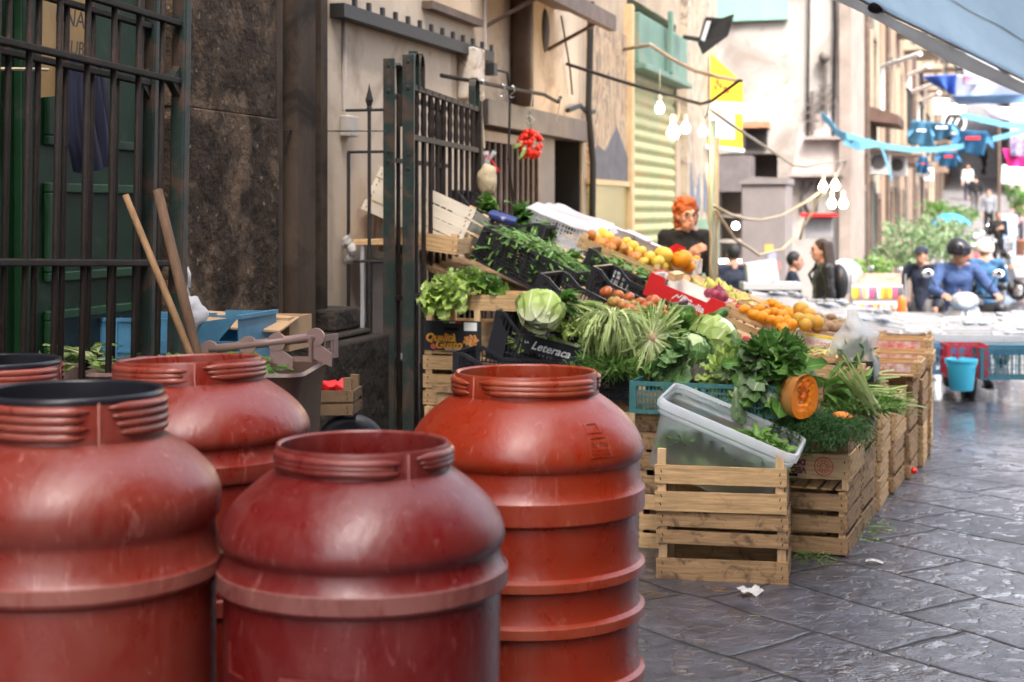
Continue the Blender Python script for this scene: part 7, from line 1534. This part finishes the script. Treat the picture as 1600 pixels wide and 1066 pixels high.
for px, py in ((1286, 293), (1305, 291), (1300, 319), (1318, 319)): bulb(px, py, 14.5 + .1 * (px % 3), .043, {1286: 'upper left of four bulbs hanging before the white house', 1305: 'upper right of four bulbs hanging before the white house', 1300: 'lower left of four bulbs hanging before the white house', 1318: 'lower right of four bulbs hanging before the white house'}[px], 10)
def wire(lab, pts, r=.009, m=None, nm='wire'): single(nm, MB().tube([W(*p) for p in pts], r, 6), m or mCableC, lab, 'wire', smooth=True)
wire('thin cord holding the single lit bulb', [(1031, 155, 12.2), (1031, 108, 12.3)], .004)
wire('short cords above the largest bulb', [(1056, 190, 12.1), (1062, 176, 12.1), (1060, 152, 12.15)], .006)
wire('dark cord from the arm end to the bulb by the pole', [(1099, 190, 11.9), (1104, 180, 11.95), (1110, 160, 11.95)], .005, mCable)
wire('grey cable sagging from the poles to the white house corner', [(1110, 172, 12.0), (1150, 200, 12.8), (1200, 232, 14), (1240, 259, 15), (1258, 261, 16), (1290, 255, 19), (1324, 251, 24.3)], .013, mat('cable_grey', (.20, .18, .14), .5, .2))
wire('cream cable sagging from the poles up to the hanging bulbs', [(1116, 322, 12.0), (1140, 335, 12.3), (1165, 342, 12.8), (1190, 344, 13.2), (1222, 337, 13.7), (1255, 318, 14.1), (1284, 298, 14.4)], .013)
wire('cream cable hanging low from the poles to the kiosk', [(1117, 328, 12.0), (1134, 352, 12.3), (1148, 374, 12.6), (1168, 386, 13), (1186, 399, 13.4), (1204, 394, 13.8), (1222, 390, 14.2), (1240, 372, 14.4)], .013)
wire('warm lit cable dropping from the hanging bulbs', [(1292, 300, 14.4), (1276, 312, 14.4), (1268, 334, 14.4), (1256, 352, 14.4), (1250, 375, 14.4)], .014)
wire('thin cord from the house corner to the hanging bulbs', [(1312, 262, 20), (1306, 278, 16), (1300, 287, 14.5)], .010)
wire('cream cable winding down the pale green pole', [(1105, 255, 12.0), (1108, 300, 12.0), (1106, 335, 12.0), (1112, 375, 12.0), (1110, 410, 12.0), (1113, 440, 12.0)], .010)
# --- floodlight, yellow sign
flt = thing('floodlight', 'black square floodlight tilted out from the house corner', 'floodlight', W(1115, 55, 15.5))
def ctr_q(pts, th): 
    b = MB(); P_ = [W(x, y, d) - flt.location for x, y, d in pts]; n = FW * th
    a = [b.bm.verts.new(p) for p in P_]; c = [b.bm.verts.new(p + n) for p in P_]; b.face(a); b.face(c[::-1])
    for i in range(len(P_)): b.face((a[i], a[(i + 1) % len(a)], c[(i + 1) % len(a)], c[i]))
    return b
part('housing', ctr_q([(1103, 26, 15.6), (1128, 28, 15.4), (1148, 21, 15.2), (1138, 56, 15.2), (1100, 84, 15.4), (1092, 66, 15.6)], .12), mBlackPl, flt, bevel=.01)
part('lamp_glass', ctr_q([(1104, 33, 15.55), (1111, 33, 15.5), (1101, 65, 15.5), (1095, 62, 15.55)], .02), mLampG, flt); part('bracket', MB().tube([W(1070, 58, 16.8) - flt.location, W(1092, 62, 15.9) - flt.location, W(1108, 55, 15.6) - flt.location], .025, 8), mIronD, flt)
sg_ = thing('hanging_sign', 'yellow hanging shop sign with slanted top and grey middle', 'sign', W(1134, 160, 18.8))
def flat(pts, dd, d=18.8):
    b = MB(); a = [b.bm.verts.new(W(x, y, d - dd) - sg_.location) for x, y in pts]; c = [b.bm.verts.new(W(x, y, d + .05) - sg_.location) for x, y in pts]; b.face(a); b.face(c[::-1])
    for i in range(len(a)): b.face((a[i], a[(i + 1) % len(a)], c[(i + 1) % len(a)], c[i]))
    return b
mYel = mat('sign_yellow', (.80, .50, .03), .5, .1, 5)
part('upper_board', flat([(1110, 83), (1161, 130), (1161, 160), (1110, 158)], 0), mYel, sg_); part('white_band', flat([(1107, 158), (1162, 161), (1162, 178), (1107, 176)], .004), mWhitePl, sg_)
part('lower_board', flat([(1107, 176), (1160, 178), (1160, 232), (1107, 228)], 0), mYel, sg_); part('grey_panel', flat([(1108, 177), (1148, 180), (1148, 218), (1108, 216)], .006), mat('sign_grey', (.55, .55, .62), .5, .1), sg_)
part('lower_bar', MB().tube([W(1100, 230, 18.75) - sg_.location, W(1163, 237, 18.7) - sg_.location], .03, 8), mWhitePl, sg_); mSR = mat('sign_red', (.7, .12, .03), .6, .1)
for i, (x, y) in enumerate(((1118, 137), (1126, 134), (1133, 138), (1121, 128), (1137, 143))): part('painted_letter', flat([(x - 3, y - 4), (x + 3, y - 3), (x + 2, y + 4), (x - 2, y + 3)], .006), mSR, sg_)
# --- blue awning close to the camera
mAw = film_mat('awning_blue', (.70, .82, .93), 0, .9, .6, .15, 30, .12); mHem = film_mat('awning_hem', (.85, .84, .82), 0, .85, .6, .1, 30, .2)
aw = thing('awning', 'faded blue canvas awning with grey hem sloping over the near right of the street', 'awning', W(1450, 60, 3.6))
A_, B_, C_, D_ = (W(*q) - aw.location for q in ((1290, -30, 4.0), (1700, 172, 3.3), (1800, -80, 2.7), (1400, -350, 3.2)))
def awn(u, v): p = A_.lerp(B_, u).lerp(D_.lerp(C_, u), v); return p + V(0, 0, -.05 * math.sin(v * math.pi) + .006 * math.sin(u * 30 + v * 4) * v)
ao = part('canvas', MB().grid(awn, 40, 16), mAw, aw, smooth=True); ao.modifiers.new('thick', 'SOLIDIFY').thickness = .004
part('hem', (lambda b: (b.grid(lambda u, v: A_.lerp(B_, u) + V(0, 0, -.010 - .030 * v) + V(.01, -.01, 0) * math.sin(9 * u) * v, 40, 3), b)[1])(MB()), mHem, aw).modifiers.new('thick', 'SOLIDIFY').thickness = .006
part('front_bar', MB().tube([A_ + V(0, 0, -.004), A_.lerp(B_, .5), B_], .006, 8), mAlu, aw, smooth=True)
part('seam', MB().tube([awn(i / 20, .34) + V(0, 0, -.004) for i in range(21)], .004, 5), mHem, aw); part('seam', MB().tube([awn(i / 20, .68) + V(0, 0, -.004) for i in range(21)], .004, 5), mHem, aw)
part('grime_patch', MB().ell(A_.lerp(B_, .24) + V(0, 0, .0), (.03, .02, .016), 12, 8), mIron, aw, smooth=True)
ps_ = C_ + aw.location; ps_.z = 0; part('pole', MB().tube([B_, V(B_.x, B_.y, -aw.location.z)], .02, 8), mIron, aw)
# --- bunting, shirts, flags
mBt = mat('bunting_blue', (.10, .28, .40), .5, .15, 8)
def ribbon(lab, pts, w, m=None):
    P_ = [W(*p) for p in pts]; b = MB()
    for a, c in zip(P_, P_[1:]): b.face([b.bm.verts.new(a + V(0, 0, w)), b.bm.verts.new(a - V(0, 0, w)), b.bm.verts.new(c - V(0, 0, w)), b.bm.verts.new(c + V(0, 0, w))])
    o = single('bunting', b, m or mBt, lab, 'bunting'); o.modifiers.new('thick', 'SOLIDIFY').thickness = .01
ribbon('long light blue bunting tape sagging across the street', [(1322, 212, 23), (1345, 219, 23.5), (1380, 228, 24), (1420, 234, 25), (1460, 234, 26), (1500, 229, 27), (1550, 218, 28), (1605, 204, 29)], .045)
ribbon('light blue tape knotted on the white house corner', [(1284, 180, 24), (1296, 192, 23.8), (1306, 206, 23.6), (1322, 214, 23.3), (1345, 230, 23.2), (1360, 222, 23.2)], .06)
ribbon('light blue tape end hanging from the long bunting', [(1376, 226, 23.8), (1384, 250, 23.8), (1394, 281, 23.8)], .05)
ribbon('second light blue tape high across the street', [(1502, 180, 30), (1540, 188, 31), (1570, 195, 31), (1605, 198, 31)], .06)
ribbon('light blue tape tied to the house, left of the drooping end', [(1318, 222, 23.6), (1338, 230, 23.6), (1376, 225, 23.8)], .04)
def cloth_(nm, lab, cat, quad, d, m, wob=.05, n=14):
    q = [W(x, y, d + dd) for x, y, dd in quad]; c = sum(q, V()) / 4
    def f(u, v): p = q[0].lerp(q[1], u).lerp(q[3].lerp(q[2], u), v) - c; return p + FW * wob * math.sin(u * 9 + v * 2) * (.3 + v)
    o = single(nm, MB().grid(f, n, n), m, lab, cat, c, smooth=True); o.modifiers.new('thick', 'SOLIDIFY').thickness = .006; return o
mShirt = mCloth('sky_blue_shirt', (.07, .20, .32)); mShirt2 = mCloth('azure_shirt', (.03, .12, .24))
for lab, quad, d, m in (('light blue football shirt with white lettering, leftmost on the line', [(1424, 188, 0), (1452, 190, 0), (1460, 232, .2), (1420, 224, .2)], 26, mShirt), ('light blue football shirt hanging beside the leftmost one', [(1452, 190, 0), (1488, 194, 0), (1484, 214, .2), (1458, 222, .2)], 26.3, mShirt),
                        ('azure football shirt with red print near the round sign', [(1500, 203, 0), (1544, 206, 0), (1536, 244, .2), (1498, 238, .2)], 27, mShirt2), ('azure football shirt hanging lower on the line', [(1468, 236, 0), (1496, 238, 0), (1494, 262, .1), (1468, 260, .1)], 27.5, mShirt2), ('darker azure shirt hanging lowest at the left', [(1436, 244, 0), (1450, 246, 0), (1448, 272, .1), (1432, 270, .1)], 27.8, mShirt2)):
    o = cloth_('football_shirt', lab, 'shirt', quad, d, m); o['group'] = 'football shirts on the line'
    c = o.location; w_ = (W(quad[1][0], 200, d) - W(quad[0][0], 200, d)).length
    for s in (-1, 1): part('sleeve', MB().grid(lambda u, v: RT * s * (w_ * (.42 + .32 * u)) + V(0, 0, w_ * (.5 - .35 * u - .38 * v)) + FW * .02 * math.sin(5 * v), 5, 5), m, o, smooth=True)
    part('chest_print', MB().box((-.03 * FW.x, -.08, w_ * .15), (w_ * .5, .012, w_ * .1), (0, 0, AZ)), mWhitePl if m is mShirt else mRed, o)
cloth_('flag', 'large white and blue flag with colourful top stretched over the street', 'flag', [(1492, 116, 0), (1610, 130, -2), (1612, 158, -2), (1486, 162, 0)], 30, mat('flag_white', (.70, .74, .82), .8, .06), .12)
cloth_('flag', 'blue hem band of the large white flag', 'flag', [(1486, 150, 0), (1612, 146, -2), (1608, 160, -2), (1500, 164, 0)], 29.8, mat('flag_blue', (.20, .38, .72), .8, .1), .1)
cloth_('flag', 'deep blue pennant left of the large white flag', 'flag', [(1438, 119, 0), (1496, 116, 0), (1490, 150, .2), (1472, 138, .2)], 29.5, mat('flag_deep_blue', (.05, .12, .45), .8, .15), .1)
cloth_('flag', 'colourful patch of red green and blue on top of the white flag', 'flag', [(1504, 118, 0), (1560, 122, 0), (1556, 134, 0), (1506, 132, 0)], 29.4, mat('flag_print', (.55, .1, .1), .8, .3, 1.2, col2=(.1, .28, .5)), .05)
cloth_('flag', 'pale lilac flag with red figure under the white flag', 'flag', [(1535, 166, 0), (1606, 170, 0), (1608, 192, 0), (1555, 186, 0)], 33, mat('flag_lilac', (.58, .52, .68), .8, .1, 1.5, dirt=(.6, .2, .22), dscale=1.4, dcut=.55), .08)
cloth_('shirt', 'magenta shirt with dark print hanging at the right edge', 'shirt', [(1566, 232, 0), (1606, 234, 0), (1606, 262, 0), (1576, 261, 0)], 30, mCloth('magenta_cloth', (.68, .03, .22)), .05)
cloth_('shirt', 'dark patterned shirt above the magenta one', 'shirt', [(1578, 212, 0), (1606, 210, 0), (1606, 246, 0), (1580, 244, 0)], 29.9, mCloth('violet_print', (.16, .12, .26), col2=(.35, .3, .45)), .05)
cloth_('white_sheet', 'white sheet hanging low behind the magenta shirt', 'sheet', [(1566, 258, 0), (1606, 260, 0), (1606, 290, 0), (1566, 288, 0)], 44, mat('sheet_white', (.8, .8, .8), .8, .05), .1)
rs = thing('round_sign', 'round dark shop sign with pale ring up the street', 'sign', W(1490, 192, 36)); q = Matrix(((RT.x, FW.x, 0, 0), (RT.y, FW.y, 0, 0), (0, 0, 1, 0), (0, 0, 0, 1))) @ TR((0, 0, 0), (R(90), 0, 0))
part('ring', MB().lathe([(.23, -.05), (.28, -.05), (.28, .05), (.23, .05)], 28, M=q), mWhitePl, rs, smooth=True); part('disc', MB().lathe([(0, -.03), (.23, -.03), (.23, .03), (0, .03)], 28, M=q), mDark, rs); part('bracket', MB().tube([V(0, 0, -.27), V(-.9, 0, -.27)], .03, 6), mIron, rs)
for x in (-.1, .05): part('emblem', MB().box((0, 0, 0), (.04, .02, .22), (0, .5, AZ)), mWhitePl, rs).location = RT * x - FW * .05
for i, (x0, y0, x1, y1, d) in enumerate(((1378, 104, 1438, 84, 30), (1420, 118, 1452, 103, 33), (1420, 146, 1460, 131, 36), (1436, 160, 1468, 145, 40))):
    p0 = W(x0, y0, d); single('awning_pole', MB().tube([V(0, 0, -1.0), V(0, 0, 0), W(x1, y1, d - 1.2) - p0], .045, 6), mWhitePl, ['nearest pale awning arm on the left houses, highest in view', 'second pale awning arm on the left houses', 'third pale awning arm up the left houses', 'fourth and farthest pale awning arm on the left houses'][i], 'awning arm', p0, group='pale awning arms on the left houses')
single('shop_board', MB().box((0, 0, 0), (.7, .06, .34), (0, 0, AZ)), mWhitePl, 'pale rectangular shop board under the deep blue pennant', 'sign', W(1483, 166, 34))
# --- columnar pots, shrubs, umbrella
def shrub(nm, lab, px, py, d, r, hpot, m, n=420, leaf=.07):
    base = stand(px, d); t = thing(nm, lab, 'plant', base); c = W(px, py, d) - base
    b = MB(); b.uv = b.bm.loops.layers.uv.new('UVMap')
    blobs = [(V(rnd(-1, 1) * r[0] * .6, rnd(-1, 1) * r[1] * .6, rnd(-1, 1) * r[2] * .6), rnd(.35, .6)) for _ in range(9)]
    for i in range(n):
        q, k = random.choice(blobs); s = sph(); p = c + q + V(s.x * r[0], s.y * r[1], s.z * r[2]) * k * rnd(.6, 1)
        b.leaf(p, (s + V(0, 0, rnd(-.2, .8))).normalized(), sph(), leaf * rnd(.7, 1.3), leaf * .3, rnd(0, .9), .2, 2, 0, oval)
    part('foliage', b, m, t)
    part('trunk', MB().tube([(0, 0, hpot * .8), c * .5 + V(.03, 0, hpot * .3), c], [.03, .025, .012], 7).tube([c * .6, c + V(r[0] * .5, 0, r[2] * .4)], [.018, .006], 5).tube([c * .6, c + V(-r[0] * .5, .05, r[2] * .3)], [.018, .006], 5), mPipe, t)
    part('pot', MB().lathe([(0, 0), (.16, 0), (.22, hpot - .05), (.25, hpot - .04), (.25, hpot), (.21, hpot), (.2, hpot - .06), (0, hpot - .06)], 20), mat('clay_pot', (.28, .13, .08), .8, .25), t, smooth=True)
shrub('potted_shrub', 'big grey green potted shrub behind the man in the flat cap', 1432, 398, 25, (.75, .5, .55), .45, mGray, 800, .10)
shrub('potted_shrub', 'taller grey green shrub above, left of the blue umbrella', 1425, 372, 28, (.7, .5, .35), .45, mGray, 520, .10)
shrub('potted_shrub', 'low dark green shrub between rack and left houses', 1372, 420, 24, (.35, .3, .18), .3, mGrM, 260, .08)
shrub('potted_shrub', 'grey green shrub right under the blue umbrella', 1475, 372, 27, (.5, .4, .3), .45, mGray, 420, .10)
shrub('potted_shrub', 'dark shrub farther up beside the left houses', 1462, 334, 40, (.5, .5, .3), .4, mGr, 300, .11)
shrub('potted_shrub', 'dark shrub left of the climbing street, the farthest', 1502, 336, 46, (.5, .5, .3), .4, mGr, 300, .11)
shrub('potted_tree', 'small dark green tree at the right edge of the street', 1592, 305, 50, (.55, .5, .75), .5, mGr, 600, .13)
um = thing('umbrella', 'light blue dome umbrella above the scooter riders', 'umbrella', W(1483, 345, 30)); mUm = mat('umbrella_blue', (.03, .22, .42), .5, .1, 6)
cp = MB().lathe([(math.sin(a * .13) * .42, math.cos(a * .13) * .30 - .16) for a in range(0, 11)], 8); part('canopy', cp, mUm, um).modifiers.new('thick', 'SOLIDIFY').thickness = .006
part('shaft', MB().tube([(0, 0, .16), (0, 0, -1.3)], .012, 6), mSteel, um); part('tip', MB().tube([(0, 0, .13), (0, 0, .2)], .008, 5), mSteel, um)
for k in range(8): a = k * math.pi / 4; part('rib', MB().tube([(0, 0, -.05), (math.cos(a) * .40, math.sin(a) * .40, -.12)], .004, 4), mSteel, um)
single('notice_board', MB().box((0, 0, 0), (.45, .06, .65), (0, 0, AZ)).tube([(-.15, 0, -.9), (-.15, 0, 0)], .03).tube([(.15, 0, -.9), (.15, 0, 0)], .03), mat('board_blue', (.30, .45, .68), .5, .1), 'light blue board standing behind the dark clothed man', 'board', W(1577, 352, 48))
single('lamp_pole', MB().tube([(0, 0, 0), (0, 0, 5.5)], .06, 8), mPipe, 'tall thin dark pole at the right of the climbing street', 'pole', stand(1561, 62))
# ================================================================ lettering becomes plain meshes
bpy.context.view_layer.update()
_dg = bpy.context.evaluated_depsgraph_get()
for o in [o for o in S.objects if o.type == 'FONT']:
    me = bpy.data.meshes.new_from_object(o.evaluated_get(_dg)); q = bpy.data.objects.new(o.name.split('.')[0], me); COL.objects.link(q)
    q.parent = o.parent; q.matrix_local = o.matrix_local.copy(); bpy.data.objects.remove(o)
